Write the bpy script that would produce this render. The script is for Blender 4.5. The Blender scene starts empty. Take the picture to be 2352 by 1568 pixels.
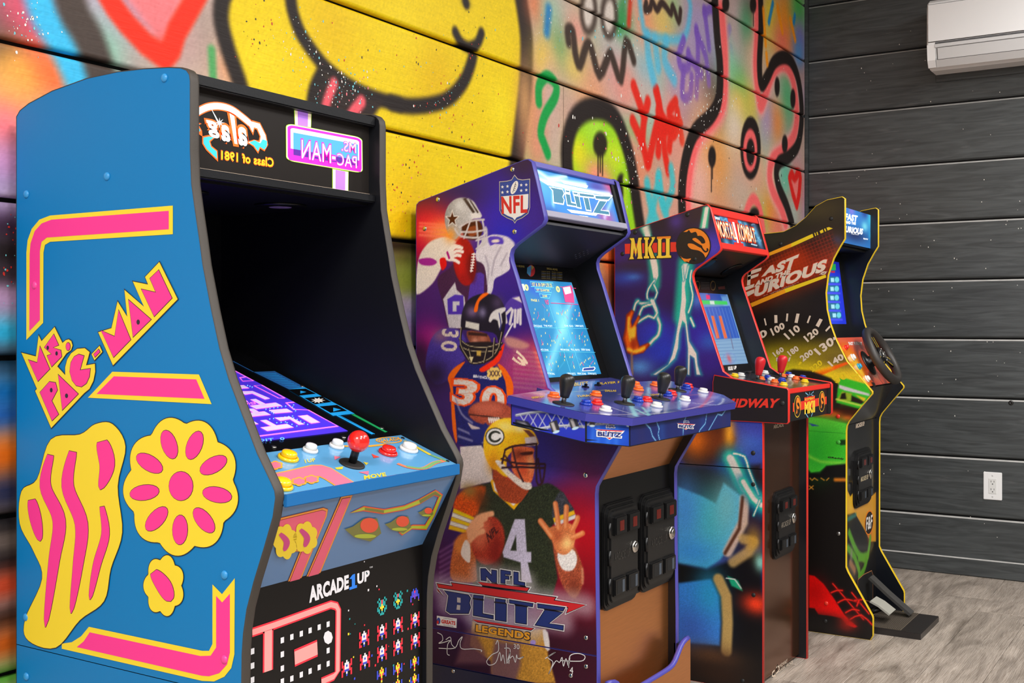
import bpy, bmesh, math, random
import numpy as np
from mathutils import Vector, Matrix
from mathutils.geometry import tessellate_polygon

# ------------------------------------------------------------------ scene, camera, light
scene = bpy.context.scene
COL = scene.collection
FPX, CX, HV = 2628.0, 1176.0, 750.0            # focal length, centre and horizon for a 2352 px wide frame
YAW = math.atan2(2830.0 - CX, FPX)             # angle between the view and the long wall
CAM = np.array([0.0, 0.0, 1.10])
FWD = np.array([math.cos(YAW), math.sin(YAW), 0.0])
RGT = np.array([math.sin(YAW), -math.cos(YAW), 0.0])
UPV = np.array([0.0, 0.0, 1.0])
cd = bpy.data.cameras.new('camera'); cam = bpy.data.objects.new('camera', cd); COL.objects.link(cam)
cam.location = CAM; cam.rotation_euler = (math.pi / 2, 0, YAW - math.pi / 2)
cd.sensor_width = 36.0; cd.lens = 36.0 * FPX / 2352.0; cd.shift_y = -(784.0 - HV) / 2352.0
cd.clip_start = 0.02
scene.camera = cam
vs = scene.view_settings
vs.view_transform = 'Standard'; vs.look = 'None'; vs.gamma = 1.0; vs.use_curve_mapping = False
vs.exposure = 0.0
world = bpy.data.worlds.new('world'); scene.world = world; world.use_nodes = True
bg = world.node_tree.nodes['Background']
bg.inputs[0].default_value = (1.0, 0.99, 0.975, 1); bg.inputs[1].default_value = 1.2

def area_light(name, loc, size, power, color=(1, 0.985, 0.965), aim=None, size_y=None):
    ld = bpy.data.lights.new(name, 'AREA'); ld.energy = power; ld.color = color
    ld.shape = 'RECTANGLE'; ld.size = size; ld.size_y = size_y or size
    lo = bpy.data.objects.new(name, ld); COL.objects.link(lo); lo.location = loc
    d = Vector((0, 0, -1)) if aim is None else (Vector(aim) - Vector(loc))
    lo.rotation_euler = d.to_track_quat('-Z', 'Y').to_euler()
    return lo
for lx, ly, ls, lp in ((-0.9, 0.2, 0.7, 95), (1.2, -0.5, 0.5, 48), (3.0, -0.6, 0.5, 48), (4.35, -0.2, 0.4, 38), (0.4, -1.7, 0.7, 60), (2.6, -1.8, 0.6, 50)):
    area_light('added_ceiling_light', (lx, ly, 2.80), ls, lp)  # unseen ceiling lights, assumed for brightness; the first is added for the cabinet sides

XWALL, YWALL, BOARD = 5.35, 1.714, 0.262        # grey wall plane, painted wall plane, board pitch

# ------------------------------------------------------------------ helpers
def lin(c):
    c = np.asarray(c, float) / 255.0
    return np.where(c <= 0.04045, c / 12.92, ((c + 0.055) / 1.055) ** 2.4)

MATS = {}
def M(name, rgb=(128, 128, 128), rough=0.5, metal=0.0, emit=0.0, coat=0.0, spec=0.5, var=0.0, scale=40.0, bump=0.0, alpha=1.0, stretch=(1, 1, 1), trans=0.0):
    """A procedural surface: a principled shader with optional noise in its colour and relief."""
    if name in MATS: return MATS[name]
    m = bpy.data.materials.new(name); m.use_nodes = True
    nt = m.node_tree; b = nt.nodes['Principled BSDF']
    c = lin(rgb)
    b.inputs['Base Color'].default_value = (*c, 1)
    b.inputs['Roughness'].default_value = rough
    b.inputs['Metallic'].default_value = metal
    b.inputs['Specular IOR Level'].default_value = spec
    b.inputs['Coat Weight'].default_value = coat
    b.inputs['Coat Roughness'].default_value = 0.12
    b.inputs['Transmission Weight'].default_value = trans
    if emit:
        b.inputs['Emission Color'].default_value = (*c, 1); b.inputs['Emission Strength'].default_value = emit
    if var or bump:
        tc = nt.nodes.new('ShaderNodeTexCoord'); mp = nt.nodes.new('ShaderNodeMapping'); no = nt.nodes.new('ShaderNodeTexNoise')
        mp.inputs['Scale'].default_value = stretch
        no.inputs['Scale'].default_value = scale; no.inputs['Detail'].default_value = 6
        nt.links.new(tc.outputs['Object'], mp.inputs[0]); nt.links.new(mp.outputs[0], no.inputs['Vector'])
        if var:
            mx = nt.nodes.new('ShaderNodeMix'); mx.data_type = 'RGBA'
            mx.inputs['A'].default_value = (*(c * (1 - var)), 1); mx.inputs['B'].default_value = (*np.minimum(c * (1 + var), 1), 1)
            nt.links.new(no.outputs['Fac'], mx.inputs['Factor']); nt.links.new(mx.outputs['Result'], b.inputs['Base Color'])
        if bump:
            bp = nt.nodes.new('ShaderNodeBump'); bp.inputs['Strength'].default_value = bump; bp.inputs['Distance'].default_value = 0.002
            nt.links.new(no.outputs['Fac'], bp.inputs['Height']); nt.links.new(bp.outputs[0], b.inputs['Normal'])
    MATS[name] = m
    return m

def MPAINT(name, rough=0.45, emit=0.0, grain=0.0, coat=0.0, spec=0.5):
    """Printed or sprayed colour carried by the mesh's colour attribute 'paint', with fine relief."""
    if name in MATS: return MATS[name]
    m = bpy.data.materials.new(name); m.use_nodes = True
    nt = m.node_tree; b = nt.nodes['Principled BSDF']
    at = nt.nodes.new('ShaderNodeAttribute'); at.attribute_name = 'paint'
    nt.links.new(at.outputs['Color'], b.inputs['Base Color'])
    b.inputs['Roughness'].default_value = rough; b.inputs['Coat Weight'].default_value = coat; b.inputs['Coat Roughness'].default_value = 0.15
    b.inputs['Specular IOR Level'].default_value = spec
    if emit:
        nt.links.new(at.outputs['Color'], b.inputs['Emission Color']); b.inputs['Emission Strength'].default_value = emit
    if grain:
        tc = nt.nodes.new('ShaderNodeTexCoord'); mp = nt.nodes.new('ShaderNodeMapping'); mp.inputs['Scale'].default_value = (6, 60, 60)
        no = nt.nodes.new('ShaderNodeTexNoise'); no.inputs['Scale'].default_value = 3.0; no.inputs['Detail'].default_value = 8; no.inputs['Distortion'].default_value = 0.6
        nt.links.new(tc.outputs['Object'], mp.inputs[0]); nt.links.new(mp.outputs[0], no.inputs['Vector'])
        bp = nt.nodes.new('ShaderNodeBump'); bp.inputs['Strength'].default_value = grain; bp.inputs['Distance'].default_value = 0.004
        nt.links.new(no.outputs['Fac'], bp.inputs['Height']); nt.links.new(bp.outputs[0], b.inputs['Normal'])
        # bristly colour break-up of sprayed paint on sawn wood
        mx = nt.nodes.new('ShaderNodeMix'); mx.data_type = 'RGBA'; mx.blend_type = 'MULTIPLY'
        rp = nt.nodes.new('ShaderNodeValToRGB'); rp.color_ramp.elements[0].position = 0.3; rp.color_ramp.elements[0].color = (0.95, 0.945, 0.94, 1)
        rp.color_ramp.elements[1].position = 0.6; rp.color_ramp.elements[1].color = (1, 1, 1, 1)
        nt.links.new(no.outputs['Fac'], rp.inputs[0]); mx.inputs['Factor'].default_value = 1.0
        nt.links.new(at.outputs['Color'], mx.inputs['A']); nt.links.new(rp.outputs[0], mx.inputs['B'])
        nt.links.new(mx.outputs['Result'], b.inputs['Base Color'])
    MATS[name] = m
    return m

def link(name, me, parent=None, mats=None, kind=None):
    o = bpy.data.objects.new(name, me); COL.objects.link(o)
    if mats is not None:
        for m in (mats if isinstance(mats, (list, tuple)) else [mats]): me.materials.append(m)
    if parent is not None: o.parent = parent
    if kind: o['kind'] = kind
    return o

def pydata(name, V, F, mats, parent=None, fm=None, smooth=False, kind=None):
    me = bpy.data.meshes.new(name)
    me.from_pydata([tuple(map(float, v)) for v in V], [], F)
    if fm is not None: me.polygons.foreach_set('material_index', fm)
    if smooth: me.polygons.foreach_set('use_smooth', [True] * len(me.polygons))
    me.update()
    return link(name, me, parent, mats, kind)

def bm_obj(name, bm, mats, parent=None, smooth=False, kind=None):
    bmesh.ops.recalc_face_normals(bm, faces=bm.faces[:])
    me = bpy.data.meshes.new(name); bm.to_mesh(me); bm.free()
    if smooth: me.polygons.foreach_set('use_smooth', [True] * len(me.polygons))
    return link(name, me, parent, mats, kind)

def thing(name, label, cat, group=None, loc=(0, 0, 0)):
    o = bpy.data.objects.new(name, None); COL.objects.link(o)
    o.empty_display_size = 0.1
    o['label'] = label; o['category'] = cat
    if group: o['group'] = group
    return o

def box(name, x0, x1, y0, y1, z0, z1, mat, parent=None, bevel=0.0, kind=None, seg=2):
    bm = bmesh.new()
    bmesh.ops.create_cube(bm, size=1.0, matrix=Matrix.Translation(((x0 + x1) / 2, (y0 + y1) / 2, (z0 + z1) / 2)) @ Matrix.Diagonal((abs(x1 - x0), abs(y1 - y0), abs(z1 - z0), 1)))
    if bevel: bmesh.ops.bevel(bm, geom=bm.edges[:], offset=bevel, segments=seg, affect='EDGES', clamp_overlap=True)
    return bm_obj(name, bm, mat, parent, kind=kind)

class Frame:
    """A plane with its own axes; pix() finds where a sight line meets it, to3() gives a point on or above it."""
    def __init__(s, o, ex, ey):
        s.o = np.array(o, float); s.ex = np.array(ex, float); s.ex /= np.linalg.norm(s.ex)
        s.ey = np.array(ey, float); s.ey /= np.linalg.norm(s.ey); s.n = np.cross(s.ex, s.ey)
    def to3(s, a, b, d=0.0): return s.o + s.ex * a + s.ey * b + s.n * d
    def pix(s, u, v):
        r = FWD + RGT * (u - CX) / FPX + UPV * (HV - v) / FPX
        t = np.dot(s.o - CAM, s.n) / np.dot(r, s.n)
        p = CAM + r * t - s.o
        return np.array([np.dot(p, s.ex), np.dot(p, s.ey)])
    def pts(s, P): return [tuple(s.pix(*p)) for p in P]
    def at(s, u, v, d=0.0): a, b = s.pix(u, v); return s.to3(a, b, d)
    def mat(s, a, b, d=0.0):
        m = Matrix.Identity(4); p = s.to3(a, b, d)
        for i in range(3): m[i][0] = s.ex[i]; m[i][1] = s.ey[i]; m[i][2] = s.n[i]; m[i][3] = p[i]
        return m
def side_frame(x): return Frame((x, 0, 0), (0, -1, 0), (0, 0, 1))        # a = -y, b = z
def front_frame(y): return Frame((0, y, 0), (1, 0, 0), (0, 0, 1))        # a = x, b = z
def slope_frame(p0, p1): return Frame((0, p0[0], p0[1]), (1, 0, 0), (0, p1[0] - p0[0], p1[1] - p0[1]))  # through two (y,z) points, a = x

def crop(ox, oy, s): return lambda P: [(ox + x / s, oy + y / s) for x, y in P]

def cr(P, n=5, closed=True):
    """Catmull-Rom curve through points."""
    P = [np.array(p, float) for p in P]; N = len(P); out = []
    rng = range(N) if closed else range(N - 1)
    for i in rng:
        if closed: p0, p1, p2, p3 = P[i - 1], P[i], P[(i + 1) % N], P[(i + 2) % N]
        else: p0, p1, p2, p3 = P[max(i - 1, 0)], P[i], P[i + 1], P[min(i + 2, N - 1)]
        for k in range(n):
            t = k / n
            out.append(tuple(0.5 * (2 * p1 + (p2 - p0) * t + (2 * p0 - 5 * p1 + 4 * p2 - p3) * t * t + (3 * p1 - p0 - 3 * p2 + p3) * t ** 3)))
    if not closed: out.append(tuple(P[-1]))
    return out

def offset_poly(P, d):
    """Mitred offset; positive d grows the polygon."""
    P = np.array(P, float); N = len(P)
    A = 0.5 * np.sum(P[:, 0] * np.roll(P[:, 1], -1) - np.roll(P[:, 0], -1) * P[:, 1])
    sg = 1 if A > 0 else -1; out = []
    for i in range(N):
        a, b, c = P[i - 1], P[i], P[(i + 1) % N]
        e1 = b - a; e2 = c - b; l1 = np.linalg.norm(e1) + 1e-12; l2 = np.linalg.norm(e2) + 1e-12
        n1 = sg * np.array([e1[1], -e1[0]]) / l1; n2 = sg * np.array([e2[1], -e2[0]]) / l2
        h = n1 + n2; q = 1 + float(np.dot(n1, n2))
        m = h / max(q, 0.35)
        out.append(tuple(b + m * d))
    return out

def ell(cx, cy, rx, ry, ang=0.0, n=28):
    ca, sa = math.cos(ang), math.sin(ang)
    return [(cx + rx * math.cos(t) * ca - ry * math.sin(t) * sa, cy + rx * math.cos(t) * sa + ry * math.sin(t) * ca) for t in [2 * math.pi * k / n for k in range(n)]]

def slab(name, fr, poly, d0, d1, mat, parent=None, bevel=0.0, kind=None, smooth=False):
    """Polygon (frame coordinates) given thickness from d0 to d1 along the frame's normal."""
    bm = bmesh.new()
    a = [bm.verts.new(fr.to3(x, y, d0)) for x, y in poly]; b = [bm.verts.new(fr.to3(x, y, d1)) for x, y in poly]
    n = len(poly)
    bm.faces.new(a); top = bm.faces.new(b)
    for i in range(n): bm.faces.new((a[i], a[(i + 1) % n], b[(i + 1) % n], b[i]))
    if bevel: bmesh.ops.bevel(bm, geom=list(top.edges), offset=bevel, segments=2, affect='EDGES', clamp_overlap=True)
    return bm_obj(name, bm, mat, parent, kind=kind, smooth=smooth)

def rect(a0, a1, b0, b1): return [(a0, b0), (a1, b0), (a1, b1), (a0, b1)]
def rrect(a0, a1, b0, b1, r, n=4):
    out = []
    for cx, cy, t0 in ((a1 - r, b1 - r, 0), (a0 + r, b1 - r, 90), (a0 + r, b0 + r, 180), (a1 - r, b0 + r, 270)):
        for k in range(n + 1):
            t = math.radians(t0 + 90 * k / n); out.append((cx + r * math.cos(t), cy + r * math.sin(t)))
    return out

def lathe_bm(bm, prof, mtx, seg=20, cap=True):
    rings = []
    for r, h in prof:
        rings.append([bm.verts.new(mtx @ Vector((r * math.cos(2 * math.pi * k / seg), r * math.sin(2 * math.pi * k / seg), h))) for k in range(seg)])
    for i in range(len(rings) - 1):
        for k in range(seg): bm.faces.new((rings[i][k], rings[i][(k + 1) % seg], rings[i + 1][(k + 1) % seg], rings[i + 1][k]))
    if cap: bm.faces.new(rings[0]); bm.faces.new(rings[-1])
def lathe(name, prof, mtx, mat, parent=None, seg=20, smooth=True):
    bm = bmesh.new(); lathe_bm(bm, prof, mtx, seg)
    o = bm_obj(name, bm, mat, parent, smooth=smooth)
    return o

def tube(name, path, r, mat, parent=None, seg=8, closed=False):
    P = [Vector(p) for p in path]; n = len(P); bm = bmesh.new(); rings = []
    rr = r if isinstance(r, (list, tuple)) else [r] * n
    for i in range(n):
        d = (P[(i + 1) % n] - P[i - 1]) if (closed or 0 < i < n - 1) else (P[1] - P[0] if i == 0 else P[-1] - P[-2])
        d.normalize(); a = d.orthogonal() if i == 0 else (pa - d * pa.dot(d)); a.normalize(); pa = a; b = d.cross(a)
        rings.append([bm.verts.new(P[i] + (a * math.cos(2 * math.pi * k / seg) + b * math.sin(2 * math.pi * k / seg)) * rr[i]) for k in range(seg)])
    for i in range(n if closed else n - 1):
        A, B = rings[i], rings[(i + 1) % n]
        for k in range(seg): bm.faces.new((A[k], A[(k + 1) % seg], B[(k + 1) % seg], B[k]))
    if not closed: bm.faces.new(rings[0]); bm.faces.new(rings[-1])
    return bm_obj(name, bm, mat, parent, smooth=True)

class Print:
    """Flat print on a panel: polygons in several inks gathered into one mesh."""
    def __init__(s, fr): s.fr = fr; s.V = []; s.F = []; s.fm = []; s.mats = []
    def mi(s, m):
        if m not in s.mats: s.mats.append(m)
        return s.mats.index(m)
    def raw(s, V2, F, mat, layer):
        k = len(s.V); i = s.mi(mat)
        s.V += [s.fr.to3(x, y, 0.0004 + 0.00025 * layer) for x, y in V2]
        for f in F: s.F.append([k + q for q in f]); s.fm.append(i)
    def poly(s, P, mat, layer=1, holes=()):
        loops = [[Vector((x, y, 0)) for x, y in P]] + [[Vector((x, y, 0)) for x, y in h] for h in holes]
        flat = [(v.x, v.y) for l in loops for v in l]
        T = []
        for t in tessellate_polygon(loops):
            a, b, c = (flat[q] for q in t)
            ar = (b[0] - a[0]) * (c[1] - a[1]) - (b[1] - a[1]) * (c[0] - a[0])
            if abs(ar) < 1e-12: continue
            T.append(t if ar > 0 else (t[0], t[2], t[1]))
        s.raw(flat, T, mat, layer)
    def px(s, P, mat, layer=1, holes=()): s.poly(s.fr.pts(P), mat, layer, [s.fr.pts(h) for h in holes])
    def line(s, P, w, mat, layer=1, closed=False):
        P = [np.array(p, float) for p in P]; n = len(P); L = []; R = []
        for i in range(n):
            d = (P[(i + 1) % n] - P[i - 1]) if (closed or 0 < i < n - 1) else (P[1] - P[0] if i == 0 else P[-1] - P[-2])
            d = d / (np.linalg.norm(d) + 1e-12); q = np.array([-d[1], d[0]]) * w / 2
            L.append(P[i] + q); R.append(P[i] - q)
        V = [tuple(p) for p in L + R]
        F = [(n + i, n + (i + 1) % n, (i + 1) % n, i) for i in range(n if closed else n - 1)]
        s.raw(V, F, mat, layer)
    def lpx(s, P, w, mat, layer=1, closed=False): s.line(s.fr.pts(P), w, mat, layer, closed)
    def text(s, body, quad, mat, layer=1, bold=0.0, shear=0.0, px=True, res=3):
        """Lettering stretched into a quad: top-left, top-right, bottom-right, bottom-left."""
        V, F = glyphs(body, bold, shear, res)
        q = s.fr.pts(quad) if px else quad
        tl, tr, br, bl = [np.array(p) for p in q]
        V2 = [tuple((bl * (1 - x) + br * x) * (1 - y) + (tl * (1 - x) + tr * x) * y) for x, y in V]
        s.raw(V2, F, mat, layer)
    def build(s, name, parent):
        """Link what has been printed so far as one part and start afresh."""
        o = pydata(name, s.V, s.F, s.mats, parent, s.fm)
        s.V, s.F, s.fm, s.mats = [], [], [], []
        return o

_gl = {}
def glyphs(body, bold, shear, res):
    key = (body, bold, shear, res)
    if key in _gl: return _gl[key]
    mn = None
    for off in (0.012, bold):                       # the box is that of the plain letters, so heavier ones grow past it as outlines
        fc = bpy.data.curves.new('lettering', 'FONT'); fc.body = body; fc.offset = off; fc.shear = shear; fc.resolution_u = res
        fc.space_character = 1.06; fc.space_line = 0.85
        ob = bpy.data.objects.new('lettering', fc); me = ob.to_mesh()
        V = np.array([v.co[:2] for v in me.vertices]); F = [tuple(p.vertices) for p in me.polygons]
        ob.to_mesh_clear(); bpy.data.objects.remove(ob); bpy.data.curves.remove(fc)
        if mn is None: mn, mx = V.min(0), V.max(0)
    V = (V - mn) / np.maximum(mx - mn, 1e-6)
    _gl[key] = ([tuple(v) for v in V], F)
    return _gl[key]

rng0 = np.random.default_rng(7)
class Canvas:
    """Colours sampled at plane coordinates; strokes and fills are given in the plane's metres or as sight lines onto it."""
    def __init__(s, fr, A, B, base):
        s.fr = fr; s.A = np.asarray(A, float); s.B = np.asarray(B, float)
        s.c = np.tile(np.array(base, float), (len(s.A), 1))
    def _mix(s, idx, w, col):
        col = np.asarray(col, float)
        s.c[idx] = s.c[idx] * (1 - w[:, None]) + col * w[:, None]
    def _near(s, P, pad):
        P = np.asarray(P); mn = P.min(0) - pad; mx = P.max(0) + pad
        return np.nonzero((s.A > mn[0]) & (s.A < mx[0]) & (s.B > mn[1]) & (s.B < mx[1]))[0]
    def stroke(s, P, w, col, soft=0.006, alpha=1.0, px=True, smooth=0, taper=None, closed=False):
        if smooth: P = cr(P, smooth, closed)
        if closed: P = list(P) + [P[0]]
        Q = np.array(s.fr.pts(P) if px else P)
        idx = s._near(Q, w / 2 + soft)
        if not len(idx): return
        a, b = s.A[idx], s.B[idx]; D = np.full(len(idx), 9.0)
        n = len(Q) - 1
        for i in range(n):
            p, q = Q[i], Q[i + 1]; d = q - p; L2 = d @ d + 1e-12
            t = np.clip(((a - p[0]) * d[0] + (b - p[1]) * d[1]) / L2, 0, 1)
            dd = np.hypot(a - p[0] - t * d[0], b - p[1] - t * d[1])
            if taper is not None: dd = dd + (w / 2) * (1 - (taper[0] + (taper[1] - taper[0]) * (i + t) / n))
            D = np.minimum(D, dd)
        x = np.clip((w / 2 + soft - D) / (2 * soft), 0, 1)
        s._mix(idx, alpha * x * x * (3 - 2 * x), col)
    def sdf(s, Q, idx):
        a, b = s.A[idx], s.B[idx]; D = np.full(len(idx), 9.0); ins = np.zeros(len(idx), bool)
        for i in range(len(Q)):
            p, q = Q[i - 1], Q[i]; d = q - p; L2 = d @ d + 1e-12
            t = np.clip(((a - p[0]) * d[0] + (b - p[1]) * d[1]) / L2, 0, 1)
            D = np.minimum(D, np.hypot(a - p[0] - t * d[0], b - p[1] - t * d[1]))
            if abs(d[1]) > 1e-12:
                c = ((p[1] > b) != (q[1] > b)) & (a < d[0] * (b - p[1]) / d[1] + p[0]); ins ^= c
        return np.where(ins, -D, D)
    def fill(s, P, col, soft=0.002, alpha=1.0, px=True, smooth=0, col2=None, noise=0.0):
        if smooth: P = cr(P, smooth)
        Q = np.array(s.fr.pts(P) if px else P)
        idx = s._near(Q, soft)
        if not len(idx): return
        x = np.clip((soft - s.sdf(Q, idx)) / (2 * soft), 0, 1); w = alpha * x * x * (3 - 2 * x)
        if col2 is not None:                 # colour runs from the left of the shape to its right
            a = s.A[idx]; f = np.clip((a - Q[:, 0].min()) / (np.ptp(Q[:, 0]) + 1e-9), 0, 1)[:, None]
            c = np.asarray(col, float) * (1 - f) + np.asarray(col2, float) * f
        else: c = np.tile(np.asarray(col, float), (len(idx), 1))
        if noise: c = c * (1 + noise * rng0.standard_normal((len(idx), 1)))
        s.c[idx] = s.c[idx] * (1 - w[:, None]) + c * w[:, None]
    def blob(s, c, r, col, alpha=1.0, px=True):
        """Soft round mist: c centre, r (radius along a, radius along b) in metres."""
        p = s.fr.pix(*c) if px else np.array(c)
        rx, ry = r if isinstance(r, (tuple, list)) else (r, r)
        idx = np.nonzero((abs(s.A - p[0]) < 2.2 * rx) & (abs(s.B - p[1]) < 2.2 * ry))[0]
        if not len(idx): return
        d = ((s.A[idx] - p[0]) / rx) ** 2 + ((s.B[idx] - p[1]) / ry) ** 2
        s._mix(idx, alpha * np.exp(-d * 1.3), col)
    def vivid(s, sat, con=1.0):
        g = s.c @ np.array([.3, .59, .11]); s.c = np.clip((g[:, None] + (s.c - g[:, None]) * sat - 110) * con + 110, 0, 255)
    def grain(s, amt, seed=1):
        s.c *= 1 + amt * np.random.default_rng(seed).standard_normal((len(s.A), 1))
    def clouds(s, cols, scale, amt, seed=3):
        """Patches of several colours drifting into one another."""
        r = np.random.default_rng(seed)
        for c in cols:
            k = r.normal(size=(5, 2)) * scale; ph = r.uniform(0, 6.28, 5)
            f = sum(np.sin(s.A * k[i, 0] + s.B * k[i, 1] + ph[i]) for i in range(5)) / 2.2
            w = np.clip(f - 0.25, 0, 1) * amt
            s._mix(np.arange(len(s.A)), w, c)

def set_paint(me, rgb):
    ca = me.color_attributes.new('paint', 'FLOAT_COLOR', 'POINT')
    L = np.ones((len(rgb), 4), np.float32); L[:, :3] = lin(np.clip(rgb, 0, 255))
    ca.data.foreach_set('color', L.ravel())

def grid_faces(nr, nc):
    i = np.arange((nr - 1) * (nc - 1)); r, c = i // (nc - 1), i % (nc - 1); k = r * nc + c
    return np.stack([k, k + 1, k + nc + 1, k + nc], 1)

def grid_mesh(name, V, nr, nc, flip=False):
    F = grid_faces(nr, nc)
    if flip: F = F[:, ::-1]
    me = bpy.data.meshes.new(name); n = len(F)
    me.vertices.add(len(V)); me.vertices.foreach_set('co', np.asarray(V, np.float32).ravel())
    me.loops.add(4 * n); me.loops.foreach_set('vertex_index', F.ravel().astype(np.int32))
    me.polygons.add(n); me.polygons.foreach_set('loop_start', np.arange(0, 4 * n, 4, dtype=np.int32))
    me.update(); me.validate()
    return me

# ------------------------------------------------------------------ the room
def wood_grey():
    m = bpy.data.materials.new('charcoal_board_paint'); m.use_nodes = True; nt = m.node_tree; b = nt.nodes['Principled BSDF']
    tc = nt.nodes.new('ShaderNodeTexCoord'); oi = nt.nodes.new('ShaderNodeObjectInfo'); add = nt.nodes.new('ShaderNodeVectorMath'); add.operation = 'ADD'
    nt.links.new(tc.outputs['Object'], add.inputs[0]); nt.links.new(oi.outputs['Random'], add.inputs[1])
    mp = nt.nodes.new('ShaderNodeMapping'); mp.inputs['Scale'].default_value = (1, 1.2, 14)
    nt.links.new(add.outputs[0], mp.inputs[0])
    no = nt.nodes.new('ShaderNodeTexNoise'); no.inputs['Scale'].default_value = 3.5; no.inputs['Detail'].default_value = 9; no.inputs['Distortion'].default_value = 1.2
    nt.links.new(mp.outputs[0], no.inputs['Vector'])
    rp = nt.nodes.new('ShaderNodeValToRGB'); e = rp.color_ramp.elements
    e[0].position = 0.3; e[0].color = (*lin((50, 53, 54)), 1); e[1].position = 0.72; e[1].color = (*lin((76, 80, 81)), 1)
    nt.links.new(no.outputs['Fac'], rp.inputs[0])
    # worn pale flecks where the paint has rubbed through
    n2 = nt.nodes.new('ShaderNodeTexNoise'); n2.inputs['Scale'].default_value = 9; n2.inputs['Detail'].default_value = 10
    mp2 = nt.nodes.new('ShaderNodeMapping'); mp2.inputs['Scale'].default_value = (1, 0.6, 4); nt.links.new(add.outputs[0], mp2.inputs[0]); nt.links.new(mp2.outputs[0], n2.inputs['Vector'])
    r2 = nt.nodes.new('ShaderNodeValToRGB'); r2.color_ramp.elements[0].position = 0.66; r2.color_ramp.elements[1].position = 0.78; r2.color_ramp.elements[0].color = (0, 0, 0, 1); r2.color_ramp.elements[1].color = (0.3, 0.3, 0.3, 1)
    nt.links.new(n2.outputs['Fac'], r2.inputs[0])
    mx = nt.nodes.new('ShaderNodeMix'); mx.data_type = 'RGBA'; mx.inputs['B'].default_value = (*lin((120, 120, 120)), 1)
    nt.links.new(r2.outputs[0], mx.inputs['Factor']); nt.links.new(rp.outputs[0], mx.inputs['A']); nt.links.new(mx.outputs['Result'], b.inputs['Base Color'])
    bp = nt.nodes.new('ShaderNodeBump'); bp.inputs['Strength'].default_value = 0.35; bp.inputs['Distance'].default_value = 0.003
    nt.links.new(no.outputs['Fac'], bp.inputs['Height']); nt.links.new(bp.outputs[0], b.inputs['Normal'])
    b.inputs['Roughness'].default_value = 0.38
    return m
def wood_floor():
    m = bpy.data.materials.new('pale_vinyl_plank'); m.use_nodes = True; nt = m.node_tree; b = nt.nodes['Principled BSDF']
    tc = nt.nodes.new('ShaderNodeTexCoord'); oi = nt.nodes.new('ShaderNodeObjectInfo')
    mul = nt.nodes.new('ShaderNodeMath'); mul.operation = 'MULTIPLY'; mul.inputs[1].default_value = 37.0; nt.links.new(oi.outputs['Random'], mul.inputs[0])
    add = nt.nodes.new('ShaderNodeVectorMath'); add.operation = 'ADD'; nt.links.new(tc.outputs['Object'], add.inputs[0]); nt.links.new(mul.outputs[0], add.inputs[1])
    mp = nt.nodes.new('ShaderNodeMapping'); mp.inputs['Scale'].default_value = (1.0, 4.5, 1); nt.links.new(add.outputs[0], mp.inputs[0])
    no = nt.nodes.new('ShaderNodeTexNoise'); no.inputs['Scale'].default_value = 2.2; no.inputs['Detail'].default_value = 8; no.inputs['Distortion'].default_value = 1.5; nt.links.new(mp.outputs[0], no.inputs['Vector'])
    wv = nt.nodes.new('ShaderNodeTexWave'); wv.wave_type = 'RINGS'; wv.inputs['Scale'].default_value = 11; wv.inputs['Distortion'].default_value = 14; wv.inputs['Detail'].default_value = 5; wv.inputs['Detail Scale'].default_value = 0.9
    mp3 = nt.nodes.new('ShaderNodeMapping'); mp3.inputs['Scale'].default_value = (0.7, 5.0, 1); nt.links.new(add.outputs[0], mp3.inputs[0]); nt.links.new(mp3.outputs[0], wv.inputs['Vector'])
    rp = nt.nodes.new('ShaderNodeValToRGB'); e = rp.color_ramp.elements
    e[0].position = 0.28; e[0].color = (*lin((126, 116, 106)), 1); e[1].position = 0.66; e[1].color = (*lin((190, 178, 166)), 1)
    nt.links.new(no.outputs['Fac'], rp.inputs[0])
    mx = nt.nodes.new('ShaderNodeMix'); mx.data_type = 'RGBA'; mx.blend_type = 'MULTIPLY'; mx.inputs['Factor'].default_value = 0.42
    r2 = nt.nodes.new('ShaderNodeValToRGB'); r2.color_ramp.elements[0].position = 0.1; r2.color_ramp.elements[0].color = (0.5, 0.47, 0.44, 1); r2.color_ramp.elements[1].position = 0.55
    nt.links.new(wv.outputs['Fac'], r2.inputs[0]); nt.links.new(rp.outputs[0], mx.inputs['A']); nt.links.new(r2.outputs[0], mx.inputs['B'])
    nt.links.new(mx.outputs['Result'], b.inputs['Base Color'])
    nf = nt.nodes.new('ShaderNodeTexNoise'); nf.inputs['Scale'].default_value = 2.0; nf.inputs['Detail'].default_value = 6; nf.inputs['Distortion'].default_value = 2.2
    mp4 = nt.nodes.new('ShaderNodeMapping'); mp4.inputs['Scale'].default_value = (3.0, 55.0, 1); nt.links.new(add.outputs[0], mp4.inputs[0]); nt.links.new(mp4.outputs[0], nf.inputs['Vector'])
    r4 = nt.nodes.new('ShaderNodeValToRGB'); r4.color_ramp.elements[0].position = 0.36; r4.color_ramp.elements[0].color = (0.66, 0.63, 0.60, 1); r4.color_ramp.elements[1].position = 0.56
    nt.links.new(nf.outputs['Fac'], r4.inputs[0])
    m4 = nt.nodes.new('ShaderNodeMix'); m4.data_type = 'RGBA'; m4.blend_type = 'MULTIPLY'; m4.inputs['Factor'].default_value = 0.7
    nt.links.new(mx.outputs['Result'], m4.inputs['A']); nt.links.new(r4.outputs[0], m4.inputs['B']); nt.links.new(m4.outputs['Result'], b.inputs['Base Color'])
    bp = nt.nodes.new('ShaderNodeBump'); bp.inputs['Strength'].default_value = 0.15; bp.inputs['Distance'].default_value = 0.001
    nt.links.new(wv.outputs['Fac'], bp.inputs['Height']); nt.links.new(bp.outputs[0], b.inputs['Normal'])
    b.inputs['Roughness'].default_value = 0.42
    return m
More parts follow.
